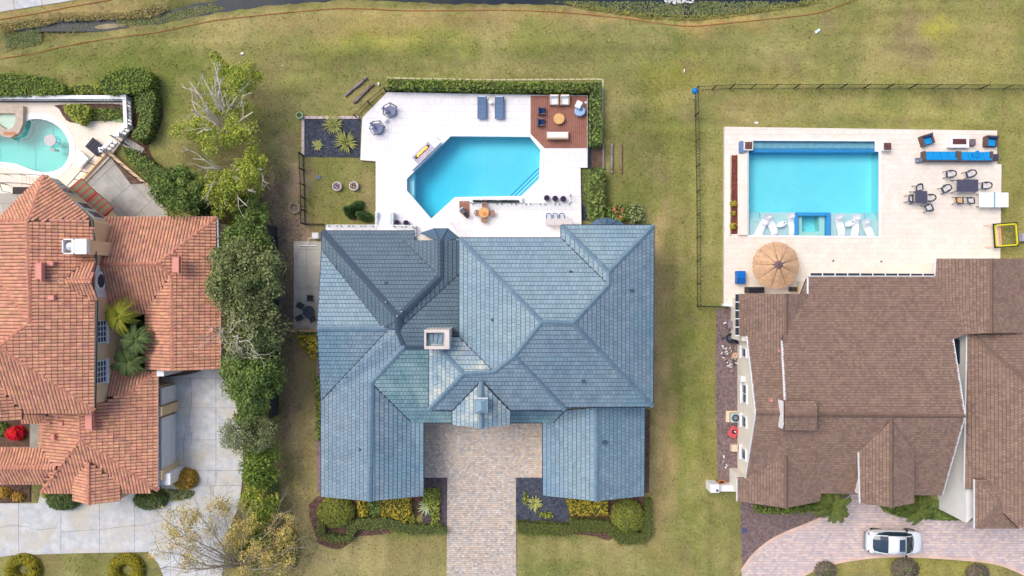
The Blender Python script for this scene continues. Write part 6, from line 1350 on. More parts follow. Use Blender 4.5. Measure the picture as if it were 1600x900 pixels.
t = thing('step_wall', 'low tan wall edging the bottom of the side patio', 'wall', at(480, 517, 0)); wbox(t, 'wall_run', 456, 514.8, 497, 519, 0, .3, M('tan_render', (196, 172, 140)))
for k in range(8): m = MB(); p = P(463+k*4, 514, .34); m.box((p.x, p.y, .34), (.14, .1, .1), random.uniform(-.4, .4)); obj('stone', m, rk, t, world=True)
# ================================================================ TERRACOTTA HOUSE EXTRAS
t = round_table('pool_table_island', 92, 223.5, LPOOL_Z-.9, .5, 1.15, M('round_stone_top', (214, 206, 204), (196, 188, 186), 6), 'round pale stone table standing in the kidney shaped pool'); t['category'] = 'pool table island'
t = thing('pool_stool', 'small stone stool in the water below the round pool table', 'stool', at(91, 236, LPOOL_Z-.9)); m = MB(); m.lathe((0, 0, 0), [(.12, 0), (.12, .7), (.19, .72), (.19, .8)], 10); obj('stool_body', m, MATS['round_stone_top'], t)
t = thing('daybed', 'dark square slatted cover turned diagonally on the cream deck', 'deck cover', at(152, 231, LPOOL_Z), R(-40)); m = MB(); m.box((0, 0, .3), (1.35, 1.0, .06)); obj('panel', m, M('dark_cover', (62, 62, 74)), t)
for k in range(4): m = MB(); m.box((-.5+k*.33, 0, .345), (.29, .96, .03)); obj('slat', m, M('dark_cover', (62, 62, 74)), t)
for x in (-.6, .6):
    for y in (-.42, .42): m = MB(); m.box((x, y, .14), (.05, .05, .28)); obj('leg', m, black, t)
t = thing('glass_canopy', 'pale glass topped frame beside the dark square cover', 'glass table', at(129, 250, LPOOL_Z), R(-42)); m = MB(); m.box((0, 0, .5), (1.2, 1.15, .04)); obj('glass_top', m, M('pale_glass', (206, 224, 222), rough=.15), t)
for x in (-.55, .55):
    m = MB(); m.box((x, 0, .5), (.05, 1.15, .06)); obj('frame_bar', m, white, t)
    for y in (-.5, .5): m = MB(); m.box((x, y, .24), (.05, .05, .48)); obj('leg', m, white, t)
t = thing('garden_gate', 'black metal gate standing open at the end of the balustrade', 'gate', at(193, 222, 0), R(-35)); m = MB(); bars(m, [((-.6, 0, .1), (-.6, 0, 1.2)), ((.6, 0, .1), (.6, 0, 1.2)), ((-.6, 0, 1.2), (.6, 0, 1.2)), ((-.6, 0, .1), (.6, 0, .1))], .03); obj('gate_frame', m, black, t)
for k in range(5): m = MB(); m.tube([(-.4+k*.2, 0, .1), (-.4+k*.2, 0, 1.2)], .015, 4); obj('bar', m, black, t)
patch('gate_paving', [(184, 222), (194, 212), (226, 232), (222, 240), (206, 236)], conc2, .06)
small('pool_float', 185, 187, (.85, .4, .12), M('green_float', (134, 176, 110), (180, 200, 150), 8), 'green striped inflatable lying at the balustrade corner', 'pool float', R(-10), LPOOL_Z+.02, .04)
for x, y, lb in ((129, 300, 'upper'), (155, 323, 'lower')):
    t = thing('awning', f'{lb} red and green striped awning on the pool facing wall of the terracotta house', 'awning', at(x, y, 2.7), R(-43)); cols = [M('awning_red', (176, 92, 80)), M('awning_green', (132, 140, 104))]
    n = 7; W_ = 1.75; D_ = 1.45
    for k in range(n):
        m = MB(); x0 = -W_/2+W_*k/n; x1 = x0+W_/n; m.add([(x0, -D_/2, .35), (x1, -D_/2, .35), (x1, D_/2, 0), (x0, D_/2, 0), (x0, D_/2, -.2), (x1, D_/2, -.2), (x0, -D_/2, .31), (x1, -D_/2, .31), (x1, D_/2-.02, -.04), (x0, D_/2-.02, -.04)], [(0, 1, 2, 3), (3, 2, 5, 4), (6, 9, 8, 7), (0, 6, 7, 1)]); obj('stripe', m, cols[k % 2], t)
    for s_ in (-1, 1): m = MB(); m.add([(s_*W_/2, -D_/2, .35), (s_*W_/2, D_/2, 0), (s_*W_/2, D_/2, -.2), (s_*W_/2, -D_/2, -.2)], [(0, 1, 2, 3)]); obj('side_flap', m, cols[0], t)
    t.rotation_euler.z = R(-43)+0
t = thing('stair_railing', 'dark metal railings around the stairwell left of the terracotta gable', 'railing', at(30, 292, .3))
for (a, b) in (((-30, 274), (64, 275)), ((12, 288), (50, 289)), ((12, 289), (16, 301))):
    A_, B_ = Vector(at(*a, .3)), Vector(at(*b, .3)); n = max(1, int((B_-A_).length/1.1)); up = Vector((0, 0, .95)); m = MB(); m.tube([A_+up, B_+up], .03, 5); obj('rail', m, black, t, world=True)
    for k in range(n+1): p = A_.lerp(B_, k/n); m = MB(); m.tube([p, p+up], .025, 4); obj('post', m, black, t, world=True)
patch('stairwell', [(24, 293), (50, 293), (40, 304), (24, 304)], M('well_shade', (70, 60, 58)), .325)  # flat dark sheet, the shade of the opening is painted rather than cut
for k in range(6): wbox(None, 'stair_step', 30+k*5.5, 275.5, 35+k*5.5, 288, .2, .33+.012*k, cream, kind='structure')
# white steps of driveway wall corner
# ================================================================ EAST DECK
EZ = RPOOL_Z
def ledge(px, py, rz, label, sc_=1):
    t = thing('pool_lounger', label, 'pool lounger', at(px, py, .03), rz, 'white moulded loungers on the pool shelf'); n = 10; vs = []; W_ = .31
    for k in range(n+1):
        y = -.95+1.9*k/n; tt = k/n; z = .12+.1*math.sin(tt*6.0)+(.42*max(0, tt-.6)/.4*1.3); bx = .1*math.sin(tt*3.1)
        for x, dz in ((-W_, 0), (W_, 0), (W_, -.07), (-W_, -.07)): vs.append((x+bx, y, z+dz+.06))
    m = MB(); m.add(vs, [(k*4+j, k*4+(j+1) % 4, (k+1)*4+(j+1) % 4, (k+1)*4+j) for k in range(n) for j in range(4)]+[(3, 2, 1, 0), (n*4, n*4+1, n*4+2, n*4+3)]); obj('shell', m, M('moulded_white', (244, 246, 250), rough=.35), t, smooth=False)
    m = MB(); m.box((.08, .62, .62), (.4, .2, .06), rx=.5); obj('headrest', m, MATS['moulded_white'], t, bev=.02); m = MB(); m.box((0, -.2, .08), (.3, .8, .12)); obj('base', m, MATS['moulded_white'], t)
for x, y, a, lb in ((1184.5, 360, -25, 'leftmost white lounger on the left pool shelf'), (1202, 352, 25, 'second white lounger on the left pool shelf'), (1234, 351, 8, 'white lounger next to the blue spa rim on the left shelf'),
                    (1309, 353, 14, 'white lounger next to the blue spa rim on the right shelf'), (1333, 354, -3, 'middle white lounger on the right pool shelf'), (1353, 360, 24, 'rightmost white lounger on the right pool shelf')): ledge(x, y, R(a), lb)
for x, y, lb in ((1218, 351, 'left'), (1324, 350, 'right')):
    t = thing('pool_side_table', f'white leaf shaped side table with dark cup on the {lb} pool shelf', 'side table', at(x, y, .03), R(20)); m = MB(); m.lathe((0, 0, 0), [(.1, 0), (.12, .35), (.36, .4), (.38, .44)], 14, 1.15, .6); obj('table_top', m, MATS['moulded_white'], t); m = MB(); m.lathe((.25, .05, .44), [(.05, 0), (.05, .1)], 8); obj('cup_holder', m, black, t)
for x, y, lb in ((1166, 229.5, 'left'), (1381, 231, 'right')):
    t = thing('fire_bowl', f'square white pillar with lava rock top at the {lb} corner of the rectangular pool', 'fire bowl', at(x, y, EZ)); m = MB(); s_ = .78 if lb == 'left' else .68
    m.box((0, 0, .25), (s_-.06, s_-.06, .5)); obj('pillar', m, white, t); m = MB(); m.box((0, 0, .53), (s_, s_, .07)); obj('cap', m, trav2, t); lr = M('lava_rock', (110, 66, 66), (90, 52, 56), 10, isl=.3)
    for i in range(5):
        for j in range(5): m = MB(); m.box(((i-2)*.12, (j-2)*.12, .58), (.11, .11, random.uniform(.04, .09)), random.uniform(0, 1)); obj('lava_stone', m, lr, t)
t = thing('screen_panel', 'narrow grey blue panel left of the left lava rock pillar', 'panel', at(1156.5, 231, EZ)); m = MB(); m.box((0, 0, .2), (.26, .95, .4)); obj('panel_body', m, M('grey_blue', (104, 130, 176)), t); m = MB(); m.box((0, 0, .41), (.3, 1.0, .03)); obj('panel_cap', m, M('grey_blue', (104, 130, 176)), t)
t = thing('planter_wall', 'long low pale wall between the rust mulch planter and the rectangular pool', 'wall', at(1160, 305, EZ)); wbox(t, 'wall_run', 1155, 240, 1168, 367, EZ, .62, trav2)
for a in ((1139, 242, 1141, 367), (1153, 242, 1155, 367)): wbox(t, 'planter_edge', *a, EZ-.1, .5, trav2)
# thatched umbrella
t = thing('thatched_umbrella', 'large round tan thatched parasol by the shingle house', 'parasol', at(1199, 415.5, EZ)); hh = 2.5; thm = M('thatch', (224, 186, 150), (204, 166, 130), 3, rough=1, isl=.1, fine=.2, fs=22, stretch=(1, 1, 1)); Rm = 36*S*(H-2.2)/H
m = MB(); m.tube([(0, 0, 0), (0, 0, 2.6)], .08, 8); obj('pole', m, barkd, t); NS = 9
for k in range(NS):
    a0, a1 = 2*math.pi*k/NS+.02+.3, 2*math.pi*(k+1)/NS-.02+.3; vs = []; nr, na = 7, 9
    for i in range(nr):
        r_ = .34+(Rm-.34)*i/(nr-1)
        for j in range(na): a = a0+(a1-a0)*j/(na-1); rr_ = r_*(1+(random.uniform(-.025, .03) if i == nr-1 else 0)); z = hh-.62*(r_/Rm)**1.25+.1*math.sin(math.pi*j/(na-1))+random.uniform(-.012, .012); vs.append((rr_*math.cos(a), rr_*math.sin(a), z))
    vs += [(x, y, z-.14) for x, y, z in vs[-na:]]; nr += 1
    m.cm = 0; m = MB(); m.add(vs, [(i*na+j, (i+1)*na+j, (i+1)*na+j+1, i*na+j+1) for i in range(nr-1) for j in range(na-1)]); obj('thatch_segment', m, thm, t)
n = 5200; a = rng.uniform(0, 6.283, n); q = .3+np.sqrt(rng.uniform(0, 1, n))*(Rm-.34); p = np.stack([q*np.cos(a), q*np.sin(a), hh-.62*(q/Rm)**1.25+.09*np.abs(np.sin((a-.3)*NS/2))+.03], 1)
rad = np.stack([np.cos(a), np.sin(a), np.full(n, -.45)], 1); rad = unit(rad+rng.normal(size=p.shape)*.1); sd_ = unit(np.cross(rad, [[0, 0, 1.]]))*.014; ln = rng.uniform(.06, .14, (n, 1))
obj('straw', (np.stack([p-sd_, p+sd_, p+rad*ln+sd_, p+rad*ln-sd_], 1).reshape(-1, 3), 0), thm, t, kind='stuff')
for k in range(NS): a = 2*math.pi*k/NS+.3; m = MB(); m.tube([(.3*math.cos(a), .3*math.sin(a), hh+.0), (.6*Rm*math.cos(a), .6*Rm*math.sin(a), hh-.3), (Rm*.98*math.cos(a), Rm*.98*math.sin(a), hh-.58)], .022, 4); obj('seam', m, M('thatch_seam', (128, 98, 78)), t)
m = MB(); m.lathe((0, 0, hh-.1), [(.52, 0), (.42, .09), (.12, .18)], 9, 1, .8, .4); obj('top_cap', m, M('plum_cap', (128, 100, 106), (108, 84, 92), 5), t)
# sofas
def sofa(px, py, w_, label, nc, pillow=False):
    t = thing('outdoor_sofa', label, 'sofa', at(px, py, EZ), R(180), 'bright blue outdoor sofas on the east deck')
    m = MB(); m.box((0, 0, .16), (w_, .82, .3)); obj('base', m, wick, t); m = MB(); m.box((0, .4, .45), (w_, .09, .36)); obj('back_panel', m, wick, t)
    for s_ in (-1, 1): m = MB(); m.box((s_*(w_/2-.09), 0, .36), (.2, .84, .32)); obj('armrest', m, wick, t)
    iw = (w_-.42)/nc
    for k in range(nc):
        x = -(w_-.42)/2+iw*(k+.5); m = MB(); m.box((x, -.08, .38), (iw-.02, .62, .16)); obj('seat_cushion', m, bluec, t, bev=.03); m = MB(); m.box((x, .27, .55), (iw-.03, .17, .34), rx=-.2); obj('back_cushion', m, bluec, t, bev=.04)
    if pillow: m = MB(); m.box((.05, -.12, .56), (.62, .58, .14), .5, rx=-.3); obj('loose_pillow', m, bluec, t, bev=.05)
sofa(1465, 245.5, 2.95, 'left blue cushioned wicker sofa on the east deck', 4); sofa(1519, 246, 2.85, 'right blue cushioned wicker sofa with a loose pillow askew', 4, True)
def wchair(px, py, rz, label):
    t = thing('wicker_armchair', label, 'armchair', at(px, py, EZ), rz, 'wicker armchairs with blue cushions on the east deck'); m = MB(); m.box((0, 0, .16), (.98, .86, .3)); obj('base', m, wick, t)
    m = MB(); m.box((0, .4, .46), (.98, .1, .42)); obj('back_panel', m, wick, t)
    for s_ in (-1, 1): m = MB(); m.box((s_*.42, 0, .4), (.16, .86, .3)); obj('armrest', m, wick, t)
    m = MB(); m.box((0, -.07, .38), (.64, .64, .15)); obj('seat_cushion', m, bluec, t, bev=.03); m = MB(); m.box((0, .25, .56), (.6, .15, .34), rx=-.2); obj('back_cushion', m, navy, t, bev=.03)
wchair(1444.5, 220, R(17), 'wicker armchair with blue cushion turned slightly at the top left of the sofas'); wchair(1544, 222.5, R(-3), 'wicker armchair with blue cushion at the top right corner of the east deck')
t = thing('fire_table', 'white rectangular fire table with lava rock in front of the blue sofas', 'fire table', at(1493, 223, EZ)); m = MB(); m.box((0, 0, .22), (1.62, .94, .44)); obj('body', m, white, t, bev=.02); m = MB(); m.box((0, 0, .455), (1.7, 1.02, .04)); obj('table_top', m, white, t); m = MB(); m.box((.04, 0, .478), (1.14, .46, .02)); obj('burner', m, M('lava_rock', (110, 66, 66)), t)
for i in range(9):
    for j in range(3): m = MB(); m.box((.04+(i-4)*.12, (j-1)*.13, .5), (.11, .11, .05), random.uniform(0, 1)); obj('lava_stone', m, lr, t)
small('wicker_side_table', 1515.5, 223.5, (.5, .58, .42), M('mauve_wicker', (132, 110, 116), (116, 96, 102), 12), 'small mauve brown side table right of the white fire table', 'side table', z=EZ)
small('wicker_side_table', 1550, 247, (.62, .58, .42), M('slate_wicker', (74, 74, 100), (64, 62, 88), 12), 'dark slate side table at the right end of the blue sofas', 'side table', z=EZ)
small('storage_basket', 1434, 251, (.5, .42, .35), M('basket', (60, 72, 90), (150, 160, 176), 8), 'small dark basket with white cloth at the left end of the sofas', 'basket', z=EZ)
def dchair(px, py, rz, label, towel=None):
    t = thing('deck_chair', label, 'chair', at(px, py, EZ), rz, 'charcoal dining chairs on the east deck'); m = MB(); m.box((0, -.02, .42), (.4, .4, .05)); obj('seat', m, M('seat_cream', (222, 218, 220)), t)
    m = MB(); m.box((0, -.24, .42), (.5, .12, .08)); obj('front_rail', m, chr_, t)
    m = MB(); m.tube([(-.27, -.22, .62), (-.28, .12, .66), (-.16, .27, .82), (0, .3, .85), (.16, .27, .82), (.28, .12, .66), (.27, -.22, .62)], .06, 6); obj('backrest', m, chr_, t)
    for lx in (-.26, .26):
        for ly, sp in ((-.26, -.18), (.2, .14)): m = MB(); m.tube([(lx, ly+sp*.5, 0), (lx, ly, .6)], .028, 5); obj('leg', m, chr_, t)
    if towel: m = MB(); m.box((0, 0, .5), (.48, .42, .05), .3); obj('cushion', m, towel, t, bev=.02)
def dtable(px, py, w_, d_, label, n):
    t = thing('deck_dining_table', label, 'table', at(px, py, EZ)); tm = M('slate_table', (86, 84, 104), (72, 72, 92), 3)
    for k in range(n): m = MB(); m.box((-w_/2+w_*(k+.5)/n, 0, .73), (w_/n-.012, d_, .035)); obj('slat', m, tm, t)
    m = MB(); m.box((0, 0, .69), (w_-.06, d_-.06, .04)); obj('table_frame', m, chr_, t)
    for x in (-1, 1):
        for y in (-1, 1): m = MB(); m.tube([(x*(w_/2+.06), y*(d_/2+.02), 0), (x*(w_/2-.08), y*(d_/2-.06), .7)], .035, 5); obj('leg', m, chr_, t)
dtable(1503, 292, 1.8, 1.02, 'larger dark slatted dining table at the right of the east deck', 9); dtable(1431.5, 309.5, 1.02, 1.0, 'smaller square dark dining table on the east deck', 5)
for x, y, a, lb, tw in ((1479, 273.5, -88, 'chair above the left end of the larger dark table', None), (1510, 273, -70, 'chair above the right end of the larger dark table', None), (1472, 296, -58, 'turned chair left of the larger dark table', None), (1534, 291.5, -90, 'chair at the right end of the larger dark table', None),
    (1492, 314.5, 180, 'chair with an orange cushion below the larger dark table', M('orange_cushion', (232, 176, 110))), (1509.5, 314.5, 180, 'chair below the larger dark table next to the orange cushion one', None), (1430, 295, 10, 'chair above the smaller square table', None), (1417, 311.5, 90, 'chair left of the smaller square table', None), (1447.5, 310.5, -90, 'chair right of the smaller square table', None), (1445, 326, 200, 'chair pulled out below the smaller square table', None)):
    dchair(x, y, R(a), 'charcoal wicker '+lb, tw)
t = thing('table_tennis_table', 'white two part table tennis table on the right edge of the east deck', 'table tennis table', at(1543.5, 314, EZ))
for s_ in (-1, 1): m = MB(); m.box((s_*.62, 0, .74), (1.2, 1.22, .035)); obj('half_top', m, M('bright_white', (246, 250, 252)), t)
m = MB(); m.box((0, 0, .82), (.03, 1.3, .14)); obj('net', m, M('net_blue', (110, 160, 190)), t)
for x in (-1, 1):
    for y in (-.5, .5): m = MB(); m.box((x*1.0, y, .36), (.05, .05, .72)); obj('leg', m, chr_, t)
t = thing('rebound_goal', 'tilted square goal frame with yellow and black padding at the deck edge', 'goal', at(1565, 368, .4), R(4)); yl = M('yellow_pad', (226, 214, 40)); 
for r_, mt_, zz, nm in ((.98, M('black_pad', (56, 60, 50)), .5, 'outer_pad'), (.88, yl, .56, 'inner_pad')):
    for a in range(4): m = MB(); m.box((r_*math.cos(a*math.pi/2), r_*math.sin(a*math.pi/2), zz), (.1, 2*r_+.08, .08), a*math.pi/2); obj(nm, m, mt_, t)
m = MB(); m.box((-.25, 0, .2), (.12, 1.8, .08)); obj('cross_bar', m, M('salmon_bar', (238, 168, 130)), t)
for y in (-.9, .95): m = MB(); m.tube([(-.9, y, .5), (-1.5, y, -.02)], .03, 5); obj('strut', m, MATS['salmon_bar'], t)
small('grey_seat_cube', 1595, 371.5, (.62, .7, .6), M('lilac_cube', (170, 168, 190)), 'lilac grey cube on the lawn at the right edge of the photo', 'storage cube')
t = thing('storage_bin', 'bright blue lidded bin on the deck left of the thatched parasol', 'bin', at(1154.5, 433.5, EZ)); bb = M('bin_blue', (0, 96, 180), (4, 84, 160), 3, rough=.4); m = MB(); m.box((0, 0, .3), (.7, 1.08, .6)); obj('body', m, bb, t, bev=.04); m = MB(); m.box((0, .22, .63), (.74, .6, .06)); obj('lid', m, M('bin_lid', (0, 110, 200), rough=.4), t, bev=.02); m = MB(); m.box((0, -.32, .62), (.72, .42, .05)); obj('rear_lid', m, bb, t)
t = thing('grill_island', 'long dark grill counter tucked between thatched parasol and shingle house', 'grill', at(1175.5, 453, EZ)); m = MB(); m.box((0, 0, .5), (1.35, .5, 1.0)); obj('counter', m, M('dark_counter', (62, 56, 58)), t); m = MB(); m.box((0, -.02, 1.02), (1.2, .4, .05)); obj('cover', m, black, t)
small('dark_cooler', 1236.5, 452, (.5, .4, .6), M('cooler', (70, 62, 66)), 'dark box standing at the shingle house wall below the parasol', 'cooler', z=EZ); small('tan_box', 1248.5, 452, (.6, .45, .4), M('tan_box', (206, 178, 120)), 'tan box next to the dark box at the shingle house wall', 'box', z=EZ)
ds = thing('deck_steps', 'cream stone steps at the lower left corner of the east deck', 'steps', at(1142, 470, 0))
for k in range(3): wbox(ds, 'step', 1132, 461+k*4.6, 1154, 466+k*4.6, -.02, .36-.09*k+.01, trav2)
wbox(ds, 'end_wall', 1130, 474.5, 1154, 478.5, 0, .5, white)
for x, y in ((1302, 407.5), (1377, 408.5)): small('deck_drain', x, y, (.14, .14, .02), M('drain', (90, 90, 96)), f'tiny dark drain cover in the east deck, {"left" if x < 1350 else "right"} one', 'drain cover', z=EZ+.005, bev=0)
t = thing('balloon_cap', 'bright blue object hung on the fence corner post', 'ball', at(1084.5, 143.5, 1.2)); m = MB(); m.lathe((0, 0, 0), [(.05, 0), (.22, .1), (.27, .28), (.2, .45), (.04, .52)], 14); obj('ball', m, M('ball_blue', (10, 120, 200), rough=.35), t, smooth=True); m = MB(); m.tube([(0, 0, 0), (.05, -.5, -.3)], .02, 4); obj('string', m, white, t)
# side yard of the shingle house
t = thing('air_conditioner', 'square air conditioning unit with round fan grille at the cream wall', 'air conditioner', at(1142.5, 650.5, 0)); m = MB(); m.box((0, 0, .05), (.95, .95, .1)); obj('pad', m, beige, t); m = MB(); m.box((.12, 0, .45), (.72, .75, .7)); obj('casing', m, M('ac_grey', (196, 204, 208)), t); m = MB(); m.lathe((.12, 0, .8), [(.32, 0), (.32, .03), (.2, .04)], 18); obj('fan_grille', m, darkp, t); m = MB(); m.lathe((.12, 0, .84), [(.14, 0), (.1, .03)], 10); obj('fan_hub', m, M('hub', (120, 140, 150)), t)
for k in range(8): a = k*math.pi/4; m = MB(); m.box((.12+.22*math.cos(a), .22*math.sin(a), .845), (.2, .015, .01), a); obj('grille_bar', m, MATS['ac_grey'], t)
t = thing('red_toy_cart', 'red plastic sled like tub with dark bundle next to the air conditioner', 'tub', at(1145, 674.5, 0), R(-28)); m = MB(); m.box((0, 0, .12), (.7, .88, .24), top=1.1); obj('tub', m, M('tub_red', (206, 84, 92), rough=.4), t, bev=.06); m = MB(); m.box((0, .05, .3), (.3, .3, .16), .6); obj('bundle', m, black, t, bev=.04); m = MB(); m.box((.02, .1, .4), (.14, .1, .06)); obj('patch', m, white, t)
small('cream_box', 1145.5, 698.5, (.55, .62, .5), M('cream_box', (226, 204, 180)), 'cream box against the cream wall below the red tub', 'box', bev=.01)
t = thing('terracotta_pot', 'round orange rimmed empty clay pot in the side yard corner', 'pot', at(1125.5, 753, 0)); m = MB(); m.lathe((0, 0, 0), [(.2, 0), (.3, .42), (.32, .5), (.26, .5), (.22, .2)], 20); obj('pot_body', m, M('clay', (216, 140, 92)), t); m = MB(); m.lathe((0, 0, 0), [(.22, .3), (.22, .34)], 14); obj('soil', m, M('dark_soil', (96, 58, 44)), t)
t = thing('gate_pier', 'white square pier and low wall at the front corner of the side yard', 'wall', at(1118, 763, 0)); wbox(t, 'pier', 1110, 757, 1124, 770, 0, 1.4, white); wbox(t, 'wall_run', 1124.5, 758.5, 1152, 768, 0, .9, white)
small('pier_lantern', 1120, 766, (.16, .16, .2), navyp, 'small dark lamp on the white corner pier', 'lamp', z=1.4)
jk = [((1134, 504), (.5, .12, .1), white, 'white pipe piece lying near the top of the side yard', 20, 'pipe'), ((1147, 494), (.12, .6, .1), fabw, 'white strip leaning at the top of the side yard wall', 25, 'strip'), ((1144, 522), (.06, .3, .3), gf, '', 0, '')]
for (xy, dd_, mt_, lb, a, ct) in jk[:2]: small('white_strip', *xy, dd_, mt_, lb, ct, R(a))
t = thing('storage_rack', 'grey flat topped storage box in the side yard at the shingle house corner', 'storage box', at(1142, 507, 0)); m = MB(); m.box((0, 0, .3), (.82, .56, .6)); obj('box_body', m, M('mauve_box', (128, 114, 126)), t); m = MB(); m.box((0, 0, .62), (.86, .6, .04)); obj('lid', m, M('mauve_lid', (140, 124, 134)), t)
for x, y, r_, h_, lb in ((1140, 528, .42, .35, 'dark round tub in the cluttered side yard'), (1150, 531, .32, .5, 'dark tyre like ring beside the round tub at the cream wall')):
    t = thing('dark_tub', lb, 'tub', at(x, y, 0)); m = MB(); m.lathe((0, 0, 0), [(r_*.8, 0), (r_, h_), (r_*.8, h_), (r_*.55, h_*.4)], 16); obj('tub_body', m, M('tub_dark', (44, 52, 66)), t); m = MB(); m.lathe((0, 0, 0), [(r_*.5, h_*.42), (r_*.3, h_*.5)], 10); obj('tub_content', m, M('tub_grey', (88, 92, 100)), t)
t = thing('round_drum', 'round tan drum top among the white stones of the side yard', 'drum', at(1147, 555, 0)); m = MB(); m.lathe((0, 0, 0), [(.24, 0), (.26, .3), (.25, .34)], 18); obj('drum_body', m, M('tan_drum', (206, 168, 140)), t); m = MB(); m.lathe((0, 0, .34), [(.05, 0), (.04, .02)], 8); obj('bung', m, barkd, t)
random.seed(3)
for k in range(46):
    x, y = (random.gauss(1135, 7), random.gauss(552, 11)) if k < 34 else ((random.gauss(1145, 4), random.gauss(571, 5)) if k < 41 else (random.gauss(1134, 4), random.gauss(722, 4)))
    t_ = MB(); L_ = random.uniform(.12, .3); t_.box((0, 0, .06), (L_, random.uniform(.06, .12), .08), 0, top=.7); p = at(min(x, 1151), y, .02)
    mt_ = [white, white, M('navy_bit', (50, 56, 84)), M('sand_bit', (190, 170, 150))][k % 4]
    o = obj('loose_stone', t_, mt_, None, label='small pale or dark loose piece in the scattered pile of the side yard', cat='stone', group='loose stones scattered in the side yard'); o.location = p; o.rotation_euler.z = random.uniform(0, 3)
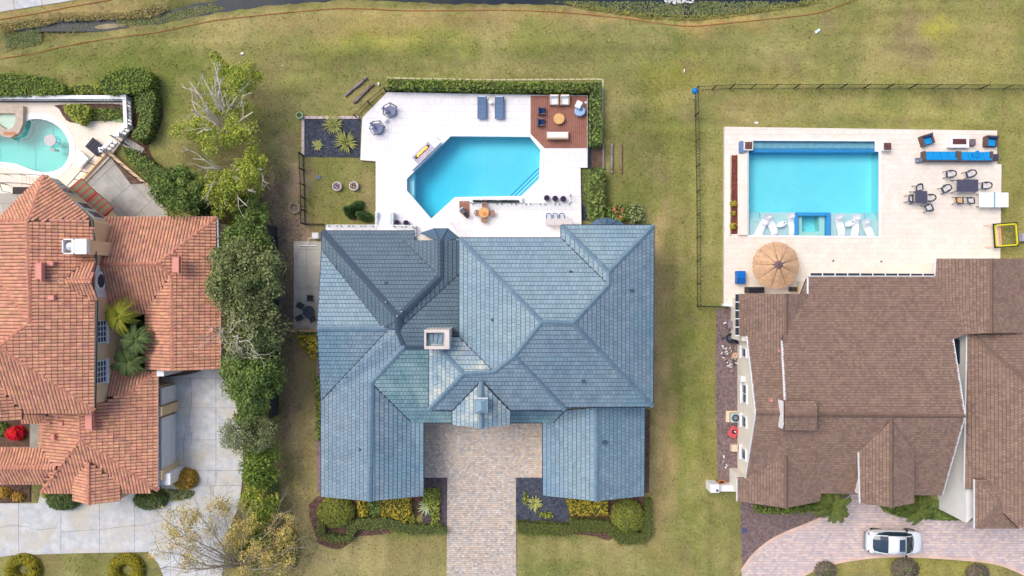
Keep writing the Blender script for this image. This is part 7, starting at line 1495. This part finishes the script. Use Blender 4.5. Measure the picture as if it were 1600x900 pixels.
# ================================================================ CAR
def car():
    t = thing('parked_car', 'white coupe like SUV with sunroof parked on the pink paver drive', 'car', at(1390, 842, .075), R(-1))
    paint = M('white_car_paint', (234, 238, 242), rough=.25, coat=.6); gls = M('car_glass', (44, 62, 78), rough=.08, spec=.8); rub = M('tyre', (26, 26, 28), rough=.9); blk = M('car_trim', (34, 38, 44), rough=.5)
    # body shell: stations along x (front = +x): (x, half width, z bottom, z shoulder, z crown)
    st_ = [(-2.36, .62, .45, .78, .86), (-2.28, .80, .35, .95, 1.02), (-2.05, .92, .28, 1.02, 1.12), (-1.6, .965, .26, 1.0, 1.12), (-.8, .965, .26, .98, 1.08), (.2, .955, .26, .96, 1.06), (.95, .955, .26, .93, 1.06), (1.5, .95, .27, .88, 1.02), (1.95, .91, .28, .8, .93), (2.25, .78, .32, .68, .8), (2.38, .55, .4, .58, .66)]
    vs = []; K = 10
    for x, w_, zb, zs, zc in st_: w_ *= 1.035; vs += [(x, -w_*.93, zb), (x, -w_, (zb+zs)/2), (x, -w_*.985, zs), (x, -w_*.84, zs+(zc-zs)*.62), (x, -w_*.42, zc), (x, w_*.42, zc), (x, w_*.84, zs+(zc-zs)*.62), (x, w_*.985, zs), (x, w_, (zb+zs)/2), (x, w_*.93, zb)]
    m = MB(); n = len(st_); m.add(vs, [(i*K+j, i*K+(j+1) % K, (i+1)*K+(j+1) % K, (i+1)*K+j) for i in range(n-1) for j in range(K)]+[tuple(range(K-1, -1, -1)), tuple((n-1)*K+j for j in range(K))])
    b = obj('body', m, paint, t, smooth=True); mo = b.modifiers.new('sub', 'SUBSURF'); mo.levels = mo.render_levels = 2
    # cabin glass and roof skin
    sr = [(-2.0, .64, 1.1), (-1.5, .71, 1.35), (-.92, .74, 1.54), (-.3, .75, 1.62), (.56, .735, 1.57), (.95, .71, 1.33), (1.36, .64, 1.06)]
    vs = []; 
    for x, w_, z in sr: vs += [(x, -w_*1.22, 1.0 if -2 < x < 1 else z-.06), (x, -w_, z-.07), (x, -w_*.5, z), (x, w_*.5, z), (x, w_, z-.07), (x, w_*1.22, 1.0 if -2 < x < 1 else z-.06)]
    m = MB(); m.add(vs, [(i*6+j, i*6+j+1, (i+1)*6+j+1, (i+1)*6+j) for i in range(6) for j in range(5)]+[(0, 5, 4, 3, 2, 1), (36, 37, 38, 39, 40, 41)]); obj('window_glass', m, gls, t, smooth=False)
    def skin(name, i0, i1, mat, wf=1.0, dz=.02, sub=True, cx=0, hw=None):
        vv = []; idx = list(range(i0, i1+1))
        for i in idx:
            x, w_, z = sr[i]; w_ = w_*wf if hw is None else hw
            for f in (-1, -.5, 0, .5, 1): vv.append((x, w_*f, z-(.07 if abs(f) == 1 and hw is None else (.0 if hw is None else .0))+dz))
        m = MB(); kk = len(idx); m.add(vv, [(i*5+j, i*5+j+1, (i+1)*5+j+1, (i+1)*5+j) for i in range(kk-1) for j in range(4)]); o = obj(name, m, mat, t, smooth=True); md = o.modifiers.new('th', 'SOLIDIFY'); md.thickness = .02; return o
    skin('roof_panel', 2, 4, paint, 1.02)
    for s_ in (-1, 1):
        m = MB(); m.tube([(sr[0][0], s_*sr[0][1], 1.06), (sr[1][0], s_*.72, 1.32), (sr[2][0], s_*.745, 1.5)], .045, 6); obj('rear_pillar', m, paint, t)
        m = MB(); m.tube([(sr[4][0], s_*.735, 1.55), (sr[5][0], s_*.71, 1.4), (sr[6][0], s_*.66, 1.04)], .035, 6); obj('front_pillar', m, paint, t)
        m = MB(); m.tube([(-1.9, s_*.9, 1.03), (-.6, s_*.925, 1.02), (.9, s_*.9, 1.0)], .022, 5); obj('window_trim', m, blk, t)
        m = MB(); m.tube([(-.35, s_*.9, 1.03), (-.33, s_*.76, 1.53)], .03, 5); obj('door_pillar', m, blk, t)
        m = MB(); m.box((.85, s_*1.06, 1.06), (.14, .2, .13)); obj('mirror', m, blk, t, bev=.03)
        m = MB(); m.box((2.1, s_*.66, .76), (.3, .26, .06), -s_*.5); obj('headlight', m, M('lamp_clear', (190, 200, 210), rough=.1), t, bev=.02)
        m = MB(); m.box((-2.24, s_*.66, .95), (.1, .34, .09), s_*.35); obj('tail_light', m, M('tail_red', (120, 50, 46), rough=.2), t, bev=.02)
        for x in (-1.45, 1.42):
            m = MB(); vs = []; NN = 20
            for yy, rr_ in ((.66, .30), (.66, .37), (.93, .37), (.93, .3), (.9, .24)): vs += [(x+rr_*math.cos(2*math.pi*k/NN), s_*yy, .37+rr_*math.sin(2*math.pi*k/NN)) for k in range(NN)]
            m.add(vs, [(i*NN+k, i*NN+(k+1) % NN, (i+1)*NN+(k+1) % NN, (i+1)*NN+k) for i in range(4) for k in range(NN)]); w_ = obj('wheel', m, rub, t)
            m = MB(); m.add([(x+.24*math.cos(2*math.pi*k/10), s_*.905, .37+.24*math.sin(2*math.pi*k/10)) for k in range(10)]+[(x, s_*.88, .37)], [(k, (k+1) % 10, 10) for k in range(10)]); obj('rim', m, M('alloy', (150, 154, 160), rough=.3, metal=.7), w_)
            m = MB(); m.tube([(x+.42*math.cos(a), s_*.95, .37+.42*math.sin(a)) for a in np.linspace(-.1, math.pi+.1, 10)], .035, 5); obj('arch_trim', m, blk, t)
    m = MB(); m.box((.2, 0, 1.632), (.5, 1.0, .035), ry=.04); obj('sunroof', m, M('sunroof_glass', (62, 76, 96), rough=.1), t, bev=.02)
    m = MB(); m.box((-2.2, 0, 1.1), (.12, 1.3, .05)); obj('spoiler', m, paint, t, bev=.02); m = MB(); m.box((-.62, .02, 1.66), (.14, .05, .04)); obj('antenna', m, paint, t)
    m = MB(); m.box((-2.36, 0, .5), (.14, 1.5, .2)); obj('rear_bumper', m, M('bumper_grey', (120, 136, 146)), t, bev=.04)
    m = MB(); m.tube([(1.38, -.66, 1.04), (1.44, 0, 1.06), (1.38, .66, 1.04)], .03, 5); obj('cowl', m, blk, t)
car()
